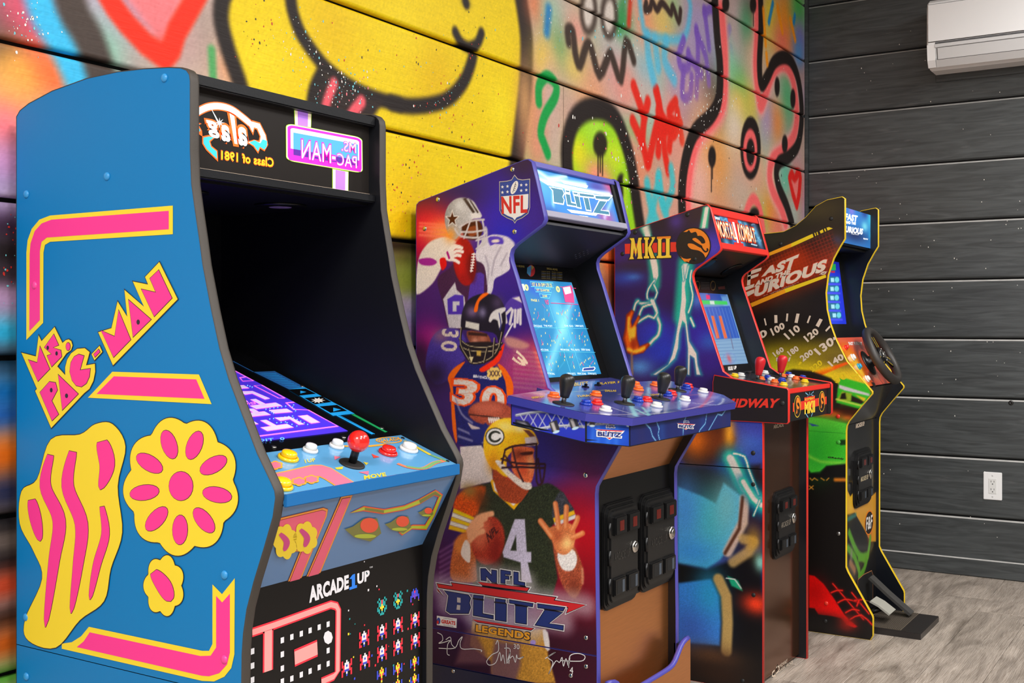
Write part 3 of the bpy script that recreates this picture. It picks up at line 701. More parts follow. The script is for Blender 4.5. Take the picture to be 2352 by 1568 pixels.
def bat_stick(parent, fr, u, v, mat, hgt=0.085, r=0.0175, tilt=0.0):
    a, b = fr.pix(u, v); m = fr.mat(a, b)
    up = Matrix.Identity(4); p = fr.to3(a, b)
    for i in range(3): up[i][3] = p[i]
    n = Vector(fr.n); up = Matrix.Translation(Vector(p)) @ n.to_track_quat('Z', 'Y').to_matrix().to_4x4()
    j = lathe('joystick', [(.024, 0), (.024, .0016), (.021, .0026), (.008, .003)], up, BLACKM, parent, seg=24)
    lathe('shaft', [(.0052, .002), (.0052, hgt * .36)], up, STEEL, j, seg=12)
    H = hgt
    lathe('handle', [(.0085, H * .26), (.0098, H * .28), (.0112, H * .42), (.0142, H * .66), (r, H * .88), (r * 1.0, H * .98), (r * .93, H * 1.07), (r * .74, H * 1.145), (r * .42, H * 1.19), (r * .1, H * 1.2)], up, mat, j, seg=22)
    return j

def coin_door(parent, fr, cx, cz, w, h, ink=None):
    """Black coin door: raised rounded frame, hinges, two lit slots, lock and two return cups."""
    D = slab('coin_door', fr, rrect(cx - w / 2, cx + w / 2, cz - h / 2, cz + h / 2, w * .14), 0, .007, BLACKG, parent, bevel=.003)
    slab('door_frame', fr, rrect(cx - w * .45, cx + w * .46, cz - h * .465, cz + h * .465, w * .12), .007, .012, BLACKG, D, bevel=.003)
    slab('door_leaf', fr, rrect(cx - w * .38, cx + w * .40, cz - h * .43, cz + h * .43, w * .10), .012, .0155, M('coin_door_leaf', (17, 16, 16), .38), D, bevel=.0015)
    for k in range(3):
        z = cz + h * (.26 - .26 * k)
        a = fr.to3(cx - w * .41, z - h * .07, .0145); b = fr.to3(cx - w * .41, z + h * .07, .0145)
        tube('hinge', [a, b], .0042, BLACKG, D, seg=8)
    for k in (-1, 1):
        x = cx + w * (.02 + .19 * k)
        s = slab('coin_slot', fr, rrect(x - w * .165, x + w * .165, cz + h * .20, cz + h * .38, .003), .0155, .025, BLACKG, D, bevel=.003)
        slab('slot_lens', fr, rect(x - w * .055, x + w * .06, cz + h * .24, cz + h * .335), .025, .0256, REDGLASS, s)
        c = slab('coin_return', fr, rrect(x - w * .165, x + w * .165, cz - h * .37, cz - h * .20, .003), .0155, .0225, BLACKG, D, bevel=.003)
        slab('return_flap', fr, rect(x - w * .10, x + w * .10, cz - h * .345, cz - h * .23), .0225, .0228, M('recess_black', (6, 6, 7), .7), c)
        slab('return_side', fr, rect(x + w * .04, x + w * .10, cz - h * .345, cz - h * .23), .0228, .0232, M('return_grey', (66, 74, 84), .5), c)
    lathe('lock_ring', [(w * .085, .0155), (w * .085, .019), (w * .06, .0215), (w * .05, .0215)], fr.mat(cx + w * .30, cz + h * .03), CHROME, D, seg=18)
    lathe('lock', [(w * .05, .0195), (w * .045, .0225), (w * .02, .023)], fr.mat(cx + w * .30, cz + h * .03), STEEL, D, seg=16)
    P = Print(fr); 
    P.text('ARCADE1UP', [(cx - w * .28, cz + h * .035), (cx + w * .17, cz + h * .035), (cx + w * .17, cz - h * .045), (cx - w * .28, cz - h * .045)], ink or M('door_lettering', (44, 42, 40), .3), 0, .02, px=False)
    P.V = [v + fr.n * .0157 for v in P.V]; P.build('door_lettering', D)
    return D

# ------------------------------------------------------------------ cabinet 1: blue, pink and yellow
X1, X1R, TH = 1.156, 1.608, 0.016
S1 = side_frame(X1)
c1 = thing('arcade_cabinet', 'blue cabinet with pink and yellow side art and one red ball joystick, nearest the camera', 'arcade cabinet', 'arcade cabinets along the painted wall')
T1 = px_prof(S1, [(38, 268), (46, 254), (66, 238), (120, 209), (200, 180), (270, 165), (330, 158), (385, 155), (415, 156), (428, 161), (435, 171), (437, 186), (437, 344), (440, 421), (448, 480), (459, 555), (466, 608), (486, 713), (505, 801), (526, 871), (556, 950), (591, 1041), (623, 1108), (631, 1127), (633, 1143), (627, 1187), (607, 1257), (583, 1336), (567, 1399), (559, 1455), (556, 1502), (555, 1568)])
T1.append((T1[-1][0] + .002, 0.0)); T1.append((T1[0][0], 0.0))
ZS1 = 0.579
def split_prof(prof, z):
    """Upper and lower parts of an outline cut by a level seam."""
    up, dn = [], []
    n = len(prof)
    for i in range(n):
        p, q = prof[i], prof[(i + 1) % n]
        (up if p[1] >= z else dn).append(p)
        if (p[1] >= z) != (q[1] >= z):
            t = (z - p[1]) / (q[1] - p[1]); y = p[0] + t * (q[0] - p[0])
            up.append((y, z + .0006)); dn.append((y, z - .0006))
    return up, dn
BLUE = M('cabinet_blue_print', (0, 116, 178), 0.45, spec=.3, var=0.03, scale=2.5)
TRIMB = M('edge_trim_black', (58, 52, 46), 0.6, bump=.12, scale=500)
U1, D1 = split_prof(T1, ZS1)
pl = prism('side_panel', U1, X1, X1 + TH, [BLUE, BLACKP], c1, 1); edge_trim(T1, X1, X1 + TH, TRIMB, pl)
rl = prism('base_panel', D1, X1, X1 + TH, [BLUE, BLACKP], c1, 1)
pr = prism('side_panel', U1, X1R - TH, X1R, [BLACKP, BLUE], c1, 0); edge_trim(T1, X1R - TH, X1R, TRIMB, pr)
rl2 = prism('base_panel', D1, X1R - TH, X1R, [BLACKP, BLUE], c1, 0)
YI = M('ink_yellow', (230, 206, 50), 0.45, spec=.3); PI = M('ink_pink', (234, 56, 142), 0.45, spec=.3); KI = M('ink_black', (30, 26, 40), 0.4, coat=.2)
A = Print(S1); C2 = crop(0, 450, 2.851); C3 = crop(0, 950, 2.5372)
def seam_cut(P): return P
A.px(C2([(1134, 63), (330, 128), (260, 155), (210, 215), (183, 290), (175, 370), (175, 942), (285, 830), (287, 370), (297, 320), (330, 300), (1134, 250)]), YI, 1)
A.px(C2([(1108, 97), (340, 155), (275, 180), (230, 230), (203, 310), (197, 380), (195, 885), (264, 812), (264, 360), (275, 300), (310, 272), (1108, 218)]), PI, 2)
A.px(C2([(578, 1320), (738, 1150), (1305, 1168), (1388, 1362)]), YI, 1); A.px(C2([(635, 1295), (748, 1180), (1288, 1200), (1342, 1327)]), PI, 2)
low = S1.pts(C3([(362, 1368), (362, 1338), (420, 1330), (475, 1295), (520, 1240), (1180, 1380), (1220, 1380), (1240, 1340), (1240, 993), (1296, 1050), (1370, 957), (1368, 1400), (1350, 1480), (1310, 1530), (1250, 1558), (1180, 1555)]))
A.poly(low, YI, 1)
A.px(C3([(450, 1358), (490, 1325), (525, 1272), (1170, 1410), (1230, 1408), (1262, 1360), (1262, 1060), (1297, 1098), (1342, 1047), (1342, 1390), (1325, 1460), (1280, 1510), (1220, 1528), (1180, 1525)]), PI, 2)
def lettered(back, inks, dots=(), C=C2):
    b = S1.pts(C(back)); A.poly(offset_poly(b, .0013), KI, 3); A.poly(b, YI, 4)
    for p in inks:
        q = S1.pts(C(p)); A.poly(offset_poly(q, .0009), KI, 5); A.poly(q, PI, 6)
    for x, y, rx, ry in dots: A.px(C(ell(x, y, rx, ry, 0, 14)), KI, 7)
lettered([(648, 892), (735, 865), (775, 690), (838, 790), (820, 615), (948, 725), (875, 560), (975, 580), (955, 530), (1048, 432), (1168, 675), (745, 1108)],
         [[(668, 880), (757, 920), (783, 748), (862, 940), (750, 1055)], [(848, 680), (995, 808), (878, 922)], [(932, 610), (1028, 632), (988, 540), (1045, 485), (1132, 668), (1016, 788)]], [(912, 825, 11, 17)])
lettered([(605, 1035), (657, 980), (675, 1020), (623, 1075)], [[(620, 1036), (652, 1003), (661, 1020), (628, 1054)]])
lettered([(145, 1025), (240, 1050), (258, 912), (277, 950), (362, 857), (414, 962), (436, 943), (455, 938), (472, 950), (480, 978), (470, 1008), (440, 1030), (380, 1115), (432, 1172), (432, 1120), (445, 1070), (470, 1030), (510, 1000), (560, 996), (592, 1022), (568, 1108), (626, 1098), (628, 1150), (616, 1210), (590, 1262), (556, 1290), (340, 1518), (235, 1275), (247, 1262)],
         [[(192, 1072), (250, 1092), (268, 985), (332, 1132), (255, 1212)], [(298, 990), (358, 905), (390, 975), (352, 992), (405, 1010), (410, 1050), (345, 1117), (315, 1045), (345, 1035)], [(p[0], p[1]) for p in ell(452, 985, 14, 25, 0, 12)],
          [(268, 1285), (330, 1215), (370, 1222), (382, 1270), (345, 1340), (390, 1428), (347, 1470)], [(388, 1170), (518, 1295), (415, 1400)],
          [(556, 1046), (530, 1140), (597, 1130), (592, 1180), (572, 1225), (540, 1248), (505, 1240), (478, 1205), (463, 1150), (470, 1090), (492, 1052), (522, 1036)]],
         [(320, 993, 8, 14), (378, 1030, 8, 14), (343, 1270, 9, 15), (443, 1307, 10, 15)])
# plain abstract shapes where the side art carries its figures
def scallop(cx, cy, rx, ry, n, amp, ph=0.0):
    return [(cx + rx * (1 + amp * abs(math.sin(n * t / 2 + ph))) * math.cos(t), cy + ry * (1 + amp * abs(math.sin(n * t / 2 + ph))) * math.sin(t)) for t in [2 * math.pi * k / 120 for k in range(120)]]
def shape(P, inks, C=C3):
    b = S1.pts(C(P)); A.poly(offset_poly(b, .0013), KI, 3); A.poly(b, YI, 4)
    for p in inks:
        q = S1.pts(C(p)); A.poly(offset_poly(q, .0008), KI, 5); A.poly(q, PI, 6)
def swoosh(P, w0, w1):
    P = [np.array(p, float) for p in cr(P, 6, False)]; n = len(P); L, R = [], []
    for i in range(n):
        d = P[min(i + 1, n - 1)] - P[max(i - 1, 0)]; d /= np.linalg.norm(d); q = np.array([-d[1], d[0]]); t = i / (n - 1); w = (w0 + (w1 - w0) * t) * math.sin(math.pi * min(1, .12 + t * .88)) ** .6 + 2
        L.append(tuple(P[i] + q * w)); R.append(tuple(P[i] - q * w))
    return L + R[::-1]
tall = cr([(300, 150), (470, 120), (560, 60), (660, 60), (735, 190), (690, 420), (716, 690), (650, 900), (610, 1090), (470, 1200), (330, 1360), (170, 1320), (150, 1200), (250, 960), (200, 800), (120, 640), (130, 450), (220, 380)], 5)
shape(tall, [swoosh([(300, 240), (270, 420), (350, 620), (320, 860), (270, 1240)], 30, 42), swoosh([(600, 160), (630, 300), (590, 440)], 50, 34), swoosh([(600, 540), (620, 700), (570, 880), (530, 1080)], 20, 26), swoosh([(190, 500), (215, 620), (240, 740)], 34, 30), swoosh([(430, 220), (400, 420), (480, 640), (460, 880), (420, 1160)], 36, 36)])
big = scallop(1060, 420, 300, 360, 9, .13, .4)
shape(big, [ell(1060 + 215 * math.cos(t), 420 + 255 * math.sin(t), 44, 86, t + math.pi / 2, 18) for t in [2 * math.pi * k / 9 + .2 for k in range(9)]] + [ell(1060, 420, 70, 84, 0, 20)])
shape(scallop(960, 1000, 100, 150, 7, .2), [swoosh([(900, 920), (960, 1000), (1000, 1090)], 36, 50)])
A.build('side_artwork', pl)
CB = M('cap_blue', (44, 140, 200), .35); CP = M('cap_pink', (232, 66, 146), .35)
for u, v, m in ((378, 179, CB), (246, 405, CB), (61, 446, CB), (80, 655, CP), (516, 1320, CB), (60, 1417, CB), (516, 1514, CP)): cap(pl, S1, u, v, .0066, m)
cap(rl, S1, 61, 1553, .0066, CB)
xi0, xi1 = X1 + TH, X1R - TH
# top, back and floor boards close the box
prism('top_panel', [(p[0], p[1] - .004) for p in T1[2:9]] + [(T1[8][0], T1[8][1] - .02), (T1[2][0], T1[2][1] - .02)], xi0, xi1, [BLACKP], c1)
box('back_panel', xi0, xi1, T1[0][0] - .014, T1[0][0] - .002, 0.02, T1[1][1] - .03, BLACKP, c1)
# marquee
FM = front_frame(1.304); mq0, mq1 = 1.338, 1.455
mqp = box('marquee_housing', xi0, xi1, 1.306, 1.345, 1.322, 1.462, BLACKP, c1)
box('marquee_rail', xi0, xi1, 1.288, 1.306, mq1, 1.472, BLACKP, mqp, bevel=.002); box('marquee_rail', xi0, xi1, 1.288, 1.306, 1.320, mq0 - .004, BLACKP, mqp, bevel=.002)
box('marquee_light_strip', xi0, xi1, 1.302, 1.3055, mq0 - .004, mq0 - .0015, M('warm_light_strip', (214, 190, 168), .5, emit=.35), mqp)
mqg = box('marquee', xi0, xi1, 1.304, 1.3058, mq0 - .002, mq1, M('marquee_black', (33, 29, 27), .28, emit=.12), c1)
Q = Print(FM); K = crop(440, 200, 3.794)
EO = dict(rough=.4, emit=.42)
gW = M('backlit_white', (228, 236, 238), **EO); gO = M('backlit_orange', (250, 104, 22), **EO); gC = M('backlit_cyan', (52, 190, 206), **EO); gY = M('backlit_yellow', (252, 196, 20), **EO)
gM = M('backlit_magenta', (208, 34, 186), **EO); gK = M('backlit_cream', (244, 226, 196), **EO); gB = M('backlit_blue', (74, 158, 214), **EO); gV = M('backlit_violet', (176, 118, 226), **EO); gG = M('backlit_lime', (170, 226, 60), **EO); gD = M('backlit_dark', (30, 26, 26), .4, emit=.3)
# script logo in mirror writing: arc, letters, tail, sparkle
arc = [(18, 240), (70, 205), (150, 172), (250, 168), (350, 198), (450, 270), (520, 330)]
ac = FM.pts(K(cr(arc, 4, False))); Q.line(ac, .013, gO, 1); Q.line(ac, .0095, gW, 2)
cC = [(520, 300), (590, 320), (640, 420), (655, 500), (630, 545), (590, 520), (575, 560), (540, 510), (490, 480), (540, 470), (590, 480), (600, 430), (570, 360), (540, 350), (530, 395), (500, 340)]
Q.poly(offset_poly(FM.pts(K(cC)), .0022), gO, 1); Q.px(K(cC), gW, 2)
Q.px(K([(655, 470), (650, 520), (630, 545), (590, 520), (575, 560), (540, 510), (500, 482), (545, 462), (595, 490), (615, 455)]), gC, 3)
for body, q in (('a', [(478, 360), (400, 350), (410, 500), (480, 510)]), ('l', [(400, 280), (335, 240), (350, 480), (392, 490)]), ('a', [(328, 345), (255, 330), (262, 462), (330, 475)]), ('g', [(238, 310), (128, 290), (128, 420), (235, 450)])):
    t = FM.pts(K(q)); Q.text(body, t, gO, 1, .11, .2, px=False); 
    Q.text(body, t, gW, 2, .035, .2, px=False)
for q in ([(478, 470), (400, 440), (412, 505), (480, 512)], [(328, 440), (258, 425), (262, 465), (330, 478)], [(236, 400), (130, 380), (130, 425), (235, 450)], [(395, 440), (345, 430), (352, 482), (392, 492)]): pass
tail = [(100, 440), (150, 430), (190, 440), (150, 470), (165, 520), (215, 560), (218, 625), (130, 540), (100, 490)]
Q.poly(offset_poly(FM.pts(K(tail)), .0022), gO, 1); Q.px(K(tail), gC, 2)
Q.px(K([(40, 300), (85, 320), (60, 330), (88, 380), (92, 430), (60, 410), (40, 420)]), gO, 1); Q.px(K([(40, 310), (70, 328), (50, 338), (76, 380), (40, 400)]), gC, 2)
sp = []; 
for k in range(16): sp.append((238 + (46 if k % 2 == 0 else 14) * math.cos(k * math.pi / 8), 312 + (46 if k % 2 == 0 else 14) * math.sin(k * math.pi / 8)))
Q.px(K(sp), gW, 4); Q.px(K([(146, 150), (232, 300), (222, 310)]), gW, 4)
Q.text('Class of 1981', K([(712, 620), (255, 552), (255, 632), (712, 700)]), gO, 1, .05); Q.text('Class of 1981', K([(709, 623), (258, 556), (258, 628), (709, 696)]), gY, 2, .02)
for P in ([(895, 186), (1040, 208), (1035, 350), (900, 330)], [(1228, 715), (1362, 740), (1360, 918), (1228, 898)]):
    q = FM.pts(K(P)); Q.poly(offset_poly(q, .001), gG, 1); Q.poly(q, gK, 2); a, b, c_, d_ = [np.array(x) for x in q]
    Q.poly([tuple(a * .84 + b * .16), tuple(a * .2 + b * .8), tuple(d_ * .2 + c_ * .8), tuple(d_ * .84 + c_ * .16)], gV, 3)
lx = K([(818, 312), (1485, 440), (1488, 752), (820, 640)]); lq = [np.array(p) for p in FM.pts(lx)]
def lerp(s, t): return tuple((lq[0] * (1 - s) + lq[1] * s) * (1 - t) + (lq[3] * (1 - s) + lq[2] * s) * t)
def rq(m): return [lerp(s, t) for s, t in rrect(0 + m, 1 - m, 0 + m * 2, 1 - m * 2, max(.10 - m, .03))]
Q.poly(rq(0), gG, 2); Q.poly(rq(.006), gK, 3); Q.poly(rq(.018), gM, 4); Q.poly(rq(.052), gK, 5); Q.poly([lerp(s, t) for s, t in rect(.085, .93, .22, .82)], gB, 6)
Q.poly([lerp(s, t) for s, t in rect(.03, .97, .66, .97)], gM, 6)
for body, q in (('MS.', [(.90, .20), (.70, .20), (.70, .48), (.90, .48)]), ('PAC', [(.91, .56), (.64, .56), (.64, .90), (.91, .90)]), ('-', [(.62, .66), (.57, .66), (.57, .76), (.62, .76)]), ('MAN', [(.56, .36), (.18, .36), (.18, .88), (.56, .88)])):
    t = [lerp(*p) for p in q]; Q.text(body, t, gM, 7, .05, px=False); Q.text(body, t, gK, 8, .0, px=False)
Q.build('marquee_print', mqg)
# speaker panel, two speakers
box('speaker_panel', xi0, xi1, 1.306, 1.662, 1.316, 1.322, BLACKP, c1)
SPK = M('speaker_cone_violet', (150, 128, 156), .5)
for x in (1.27, 1.50):
    m = Matrix.Translation((x, 1.43, 1.316)) @ Matrix.Rotation(math.pi, 4, 'X')
    s = lathe('speaker', [(.046, 0), (.046, .003), (.042, .005), (.038, .0045)], m, BLACKG, c1, seg=28); lathe('speaker_cone', [(.038, .0035), (.02, .0045), (.006, .005)], m, SPK, s, seg=24)
# screen, bezel and deck share one slope
FB = slope_frame((1.108, .865), (1.234, .911))
d0 = FB.ey; LB = math.hypot(.126, .046)
ba = [(xi0, LB), (xi1, LB), (xi1, LB + .44), (xi0, LB + .44)]
bz = slab('screen_bezel', FB, ba, -.012, -.0004, SCREENBLACK, c1)
K4 = crop(500, 780, 4.0207)
BZ = Print(FB)
iB = M('bezel_ink_blue', (36, 92, 156), .4, emit=.12); iC = M('bezel_ink_cyan', (30, 150, 220), .4, emit=.25); iG = M('bezel_ink_green', (26, 150, 84), .4, emit=.2)
BZ.px(K4([(330, 300), (525, 292), (800, 440), (655, 460)]), iB, 1)
for k in range(9): y = 318 + k * 15; BZ.px(K4([(400 + k * 31, y), (540 + k * 27, y - 2), (542 + k * 27, y + 2), (402 + k * 31, y + 2)]), iC, 2)
BZ.px(K4([(655, 460), (800, 440), (1265, 685), (1065, 705)]), iC, 1)
for q in ([(650, 462), (812, 455), (908, 502), (745, 520)], [(800, 542), (960, 525), (1050, 578), (895, 600)], [(938, 620), (1100, 605), (1195, 660), (1040, 678)]): BZ.px(K4(q), SCREENBLACK, 2)
for cx_, cy_, n_, r_ in ((780, 488, 3, 26), (925, 565, 9, 48), (1090, 650, 3, 34)):
    BZ.px(K4([(cx_ + (r_ if k % 2 == 0 else r_ * .5) * math.cos(math.pi * k / n_) * 1.4, cy_ + (r_ if k % 2 == 0 else r_ * .5) * math.sin(math.pi * k / n_) * .6) for k in range(2 * n_)]), WHITEINK if n_ == 9 else iC, 3)
BZ.px(K4([(1092, 702), (1112, 700), (1440, 872), (1420, 876)]), iC, 1); BZ.px(K4([(1120, 700), (1126, 699), (1452, 872), (1446, 874)]), iC, 1); BZ.px(K4([(1232, 692), (1262, 688), (1566, 852), (1545, 858)]), iG, 1)
BZ.lpx(K4([(140, 200), (330, 300)]), .003, iB, 1)
BZ.build('bezel_print', bz)
sq = FB.pts([(798.5, 990)])[0]
sL, sR, sB, sT = xi0 + .03, sq[0], sq[1] + .004, sq[1] + .36
VIO = M('screen_violet', (66, 44, 196), .25, emit=.6); SLV = M('screen_lilac', (206, 186, 232), .3, emit=.4); SPK2 = M('screen_pink', (250, 110, 200), .3, emit=.9); SCY = M('screen_dot_cyan', (120, 220, 250), .3, emit=.9); SBL = M('screen_blue', (90, 160, 240), .3, emit=.9)
scr = slab('screen', FB, [(sL, sB - .004), (sR, sB - .004), (sR, sT), (sL, sT)], 0.0, .0008, VIO, bz)
SP = Print(FB); SP.fr = Frame(FB.to3(0, 0, .0008), FB.ex, FB.ey)
SP.lpx(K4([(360, 895), (1108, 800), (835, 650), (700, 645), (632, 585), (705, 578)]), .004, SPK2, 1)
SP.lpx(K4([(150, 285), (330, 380), (230, 385), (205, 352), (260, 345)]), .003, SPK2, 1); SP.lpx(K4([(620, 540), (565, 542), (335, 426), (405, 420), (620, 540)]), .003, SPK2, 1)
for P, w in (([(225, 495), (320, 488), (460, 550)], .013), ([(325, 552), (440, 610)], .012), ([(325, 628), (565, 598)], .013), ([(500, 668), (665, 655)], .013), ([(260, 700), (460, 680)], .013), ([(300, 640), (380, 690)], .012), ([(420, 745), (520, 800)], .012), ([(425, 830), (670, 796)], .013), ([(550, 738), (665, 725), (775, 786)], .012), ([(190, 440), (265, 436)], .012), ([(230, 560), (245, 575)], .012), ([(300, 770), (350, 766)], .012)):
    SP.lpx(K4(P), w + .003, SPK2, 1); SP.lpx(K4(P), w, SLV, 2)
SP.px(K4([(738, 706), (828, 696), (948, 766), (862, 778)]), SPK2, 1); SP.px(K4([(745, 709), (824, 700), (936, 764), (864, 773)]), SLV, 2)
for P in ([(445, 645), (700, 605)], [(480, 735), (690, 708)], [(545, 770), (625, 762)], [(690, 625), (718, 660)], [(275, 425), (318, 440)], [(700, 725), (830, 785)], [(480, 660), (515, 682)], [(640, 770), (730, 800)]):
    (xa, ya), (xb, yb) = P; n = max(2, int(math.hypot(xb - xa, yb - ya) / 34))
    for k in range(n + 1):
        t = k / n; SP.px(K4(ell(xa + (xb - xa) * t, ya + (yb - ya) * t, 6, 4, 0, 8)), SCY, 2)
SP.text('CREDIT  0', K4([(190, 935), (612, 902), (618, 926), (196, 962)]), SBL, 1, .02)
SP.text('OVER', K4([(245, 585), (352, 575), (356, 600), (250, 610)]), SPK2, 2, .02)
SP.build('screen_picture', scr)
for u, v in ((629, 1026), (789, 1004), (694, 887), (877, 983)): cap(bz, FB, u, v, .0045, STEEL, 'screw', .4)
# deck
DKB = M('deck_blue', (92, 158, 206), .22, coat=.6)
dk = slab('control_deck', FB, [(xi0, 0), (xi1, 0), (xi1, LB - .001), (xi0, LB - .001)], -.012, 0.0, DKB, c1, bevel=.001)
FD = Frame(FB.to3(0, 0, 0.0), FB.ex, FB.ey)
slab('clear_cover', FD, [(xi0 + .001, .001), (xi1 - .001, .001), (xi1 - .001, LB - .003), (xi0 + .001, LB - .003)], 0, .0006, DKB, dk)
FD = Frame(FB.to3(0, 0, .0006), FB.ex, FB.ey)
DP = Print(FD)
_dp = FD.pts
DP.fr = Frame(FD.o, FD.ex, FD.ey); DP.fr.pts = lambda P: [(a, max(b, .0025)) for a, b in _dp(P)]
dP = M('deck_pink', (240, 118, 146), .25, coat=.5); dO = M('deck_orange', (244, 168, 60), .25, coat=.5); dY = M('deck_yellow', (232, 206, 60), .25, coat=.5); dG = M('deck_green', (122, 172, 110), .25, coat=.5)
ban = [(480, 1250), (620, 1225), (880, 1165), (960, 1165), (1040, 1190), (1310, 1355), (1160, 1388), (1000, 1290), (940, 1262), (860, 1268), (640, 1320), (520, 1345)]
DP.poly([(a, max(b, .0025)) for a, b in offset_poly(FD.pts(K4(ban)), .003)], dO, 1); DP.px(K4(ban), dP, 2)
DP.lpx(K4([(1165, 985), (1400, 985), (1560, 968)]), .006, dO, 1); DP.lpx(K4([(1725, 935), (1830, 990), (1965, 1065)]), .008, dY, 1); DP.lpx(K4([(1965, 1065), (2120, 1125)]), .008, dG, 1)
DP.lpx(K4(cr([(1660, 1145), (1760, 1180), (1900, 1190), (2000, 1140), (2090, 1118)], 4, False)), .009, M('deck_red_line', (226, 120, 90), .3), 1); DP.lpx(K4(cr([(1740, 1172), (1900, 1190), (2000, 1140), (2060, 1125)], 4, False)), .0065, dG, 2)
DP.px(K4([(1075, 1075), (1135, 1085), (1080, 1112)]), dP, 1); DP.px(K4([(1300, 1225), (1395, 1215), (1390, 1250)]), dP, 1); DP.px(K4([(1345, 1130), (1392, 1140), (1370, 1160)]), dY, 1); DP.px(K4([(1080, 1185), (1160, 1172), (1150, 1198), (1100, 1200)]), dY, 1)
DP.px(K4([(1420, 1055), (1495, 1085), (1440, 1095)]), M('deck_red', (226, 70, 60), .3), 1)
DP.text('MOVE', K4([(1350, 1258), (1545, 1228), (1555, 1260), (1355, 1292)]), dY, 1, .04); DP.text('1UP', K4([(800, 1110), (895, 1095), (905, 1125), (810, 1142)]), dY, 1, .02)
DP.lpx(K4(ell(1580, 930, 115, 26)), .003, dO, 1, True); DP.text('GALAGA', K4([(1480, 925), (1680, 900), (1690, 930), (1490, 955)]), dO, 2, .03)
for cx_, cy_ in ((530, 1165), (750, 1315), (865, 1295)):
    DP.px(K4(scallop(cx_, cy_, 60, 34, 6, .25)), dO, 3); DP.px(K4(scallop(cx_, cy_, 46, 24, 6, .25)), dP, 4)
DP.build('deck_print', dk)
bY = M('button_yellow', (248, 200, 18), .2, coat=.6); bW = M('button_white', (232, 230, 226), .2, coat=.6); bR = M('button_red', (230, 36, 30), .2, coat=.6)
for u, v, r, m in ((500 + 648 / 4.02, 780 + 1100 / 4.02, .0165, bY), (500 + 590 / 4.02, 780 + 1360 / 4.02, .0165, bY), (500 + 1570 / 4.02, 780 + 1050 / 4.02, .0165, bR), (500 + 1762 / 4.02, 780 + 1018 / 4.02, .0165, bW), (500 + 852 / 4.02, 780 + 1030 / 4.02, .0125, bW), (500 + 1096 / 4.02, 780 + 990 / 4.02, .0125, bW)): button(dk, FD, u, v, r, m)
for u, v in ((925, 1006), (1028, 1059)): cap(dk, FD, u, v, .0035, BLACKG, 'screw', .5)
a, b = FD.pix(808, 1066); up = Matrix.Translation(Vector(FD.to3(a, b))) @ Vector(FD.n).to_track_quat('Z', 'Y').to_matrix().to_4x4()
js = lathe('joystick', [(.0208, 0), (.0208, .002), (.018, .003), (.008, .0035)], up, BLACKM, dk, seg=28)
lathe('shaft', [(.0065, .002), (.0065, .026), (.0055, .03)], up, BLACKG, js, seg=14)
rb = .0172; lathe('ball_top', [(rb * math.sin(math.pi * k / 14) + 1e-4, .039 - rb * math.cos(math.pi * k / 14)) for k in range(15)], up, bR, js, seg=26)
# deck lip and the raked panel below
box('deck_lip', xi0, xi1, 1.106, 1.112, .850, .868, M('lip_blue', (28, 100, 160), .3), c1, bevel=.001)
FK = slope_frame((1.185, .724), (1.113, .851)); LK = math.hypot(.072, .127)
KB = M('kick_blue', (84, 126, 176), .3, coat=.3, var=.08, scale=3)
kp = slab('kick_panel', FK, [(xi0, 0), (xi1, 0), (xi1, LK), (xi0, LK)], -.01, 0, KB, c1)
K5 = crop(560, 1080, 3.2135); KP = Print(FK)
kR = M('kick_pink', (236, 84, 118), .3, coat=.3); kO = M('kick_orange', (246, 150, 32), .3, coat=.3); kBn = M('kick_brown', (150, 60, 40), .3); kY = M('kick_yellow', (246, 214, 30), .3); kOl = M('kick_olive', (120, 120, 52), .3); kL = M('kick_lime', (176, 190, 44), .3); kRd = M('kick_red', (236, 80, 44), .3)
def band(P, mat=kR):
    q = FK.pts(K5(P)); KP.poly(offset_poly(q, .0045), kBn, 1); KP.poly(offset_poly(q, .0036), kO, 2); KP.poly(offset_poly(q, .0006), kBn, 3); KP.poly(q, mat, 4)
band([(260, 366), (575, 290), (602, 300), (596, 340), (405, 806), (330, 832), (430, 580), (250, 580)])
band([(722, 206), (782, 196), (548, 762), (472, 780)])
rib = [(780, 312), (880, 268), (1030, 290), (1180, 262), (1290, 215), (1410, 148), (1460, 182), (1400, 335), (1345, 430), (1240, 425), (1170, 470), (1150, 455), (1240, 405), (1335, 405), (1385, 322), (1440, 190), (1405, 175), (1300, 240), (1180, 285), (1030, 312), (880, 290)]
q = FK.pts(K5(rib)); KP.poly(offset_poly(q, .002), kRd, 2); KP.poly(q, kL, 3)
KP.px(K5([(890, 272), (1030, 292), (1030, 310), (890, 288)]), kOl, 4); KP.px(K5([(1290, 218), (1410, 152), (1455, 184), (1440, 190), (1405, 176), (1300, 240)]), kOl, 4)
for cx_, cy_, s_ in ((870, 440, 1.0), (1130, 400, .72), (1335, 310, .42)):
    KP.px(K5([(cx_ - 130 * s_, cy_ - 10 * s_), (cx_ - 70 * s_, cy_ - 30 * s_), (cx_ + 10 * s_, cy_ - 90 * s_), (cx_ + 110 * s_, cy_ - 90 * s_), (cx_ + 140 * s_, cy_ + 20 * s_), (cx_ + 60 * s_, cy_ + 80 * s_), (cx_ - 60 * s_, cy_ + 50 * s_)]), kOl, 5)
    KP.px(K5(ell(cx_ + 50 * s_, cy_ - 40 * s_, 66 * s_, 55 * s_)), kRd, 6); KP.px(K5(ell(cx_ + 20 * s_, cy_ + 40 * s_, 80 * s_, 16 * s_)), kL, 6)
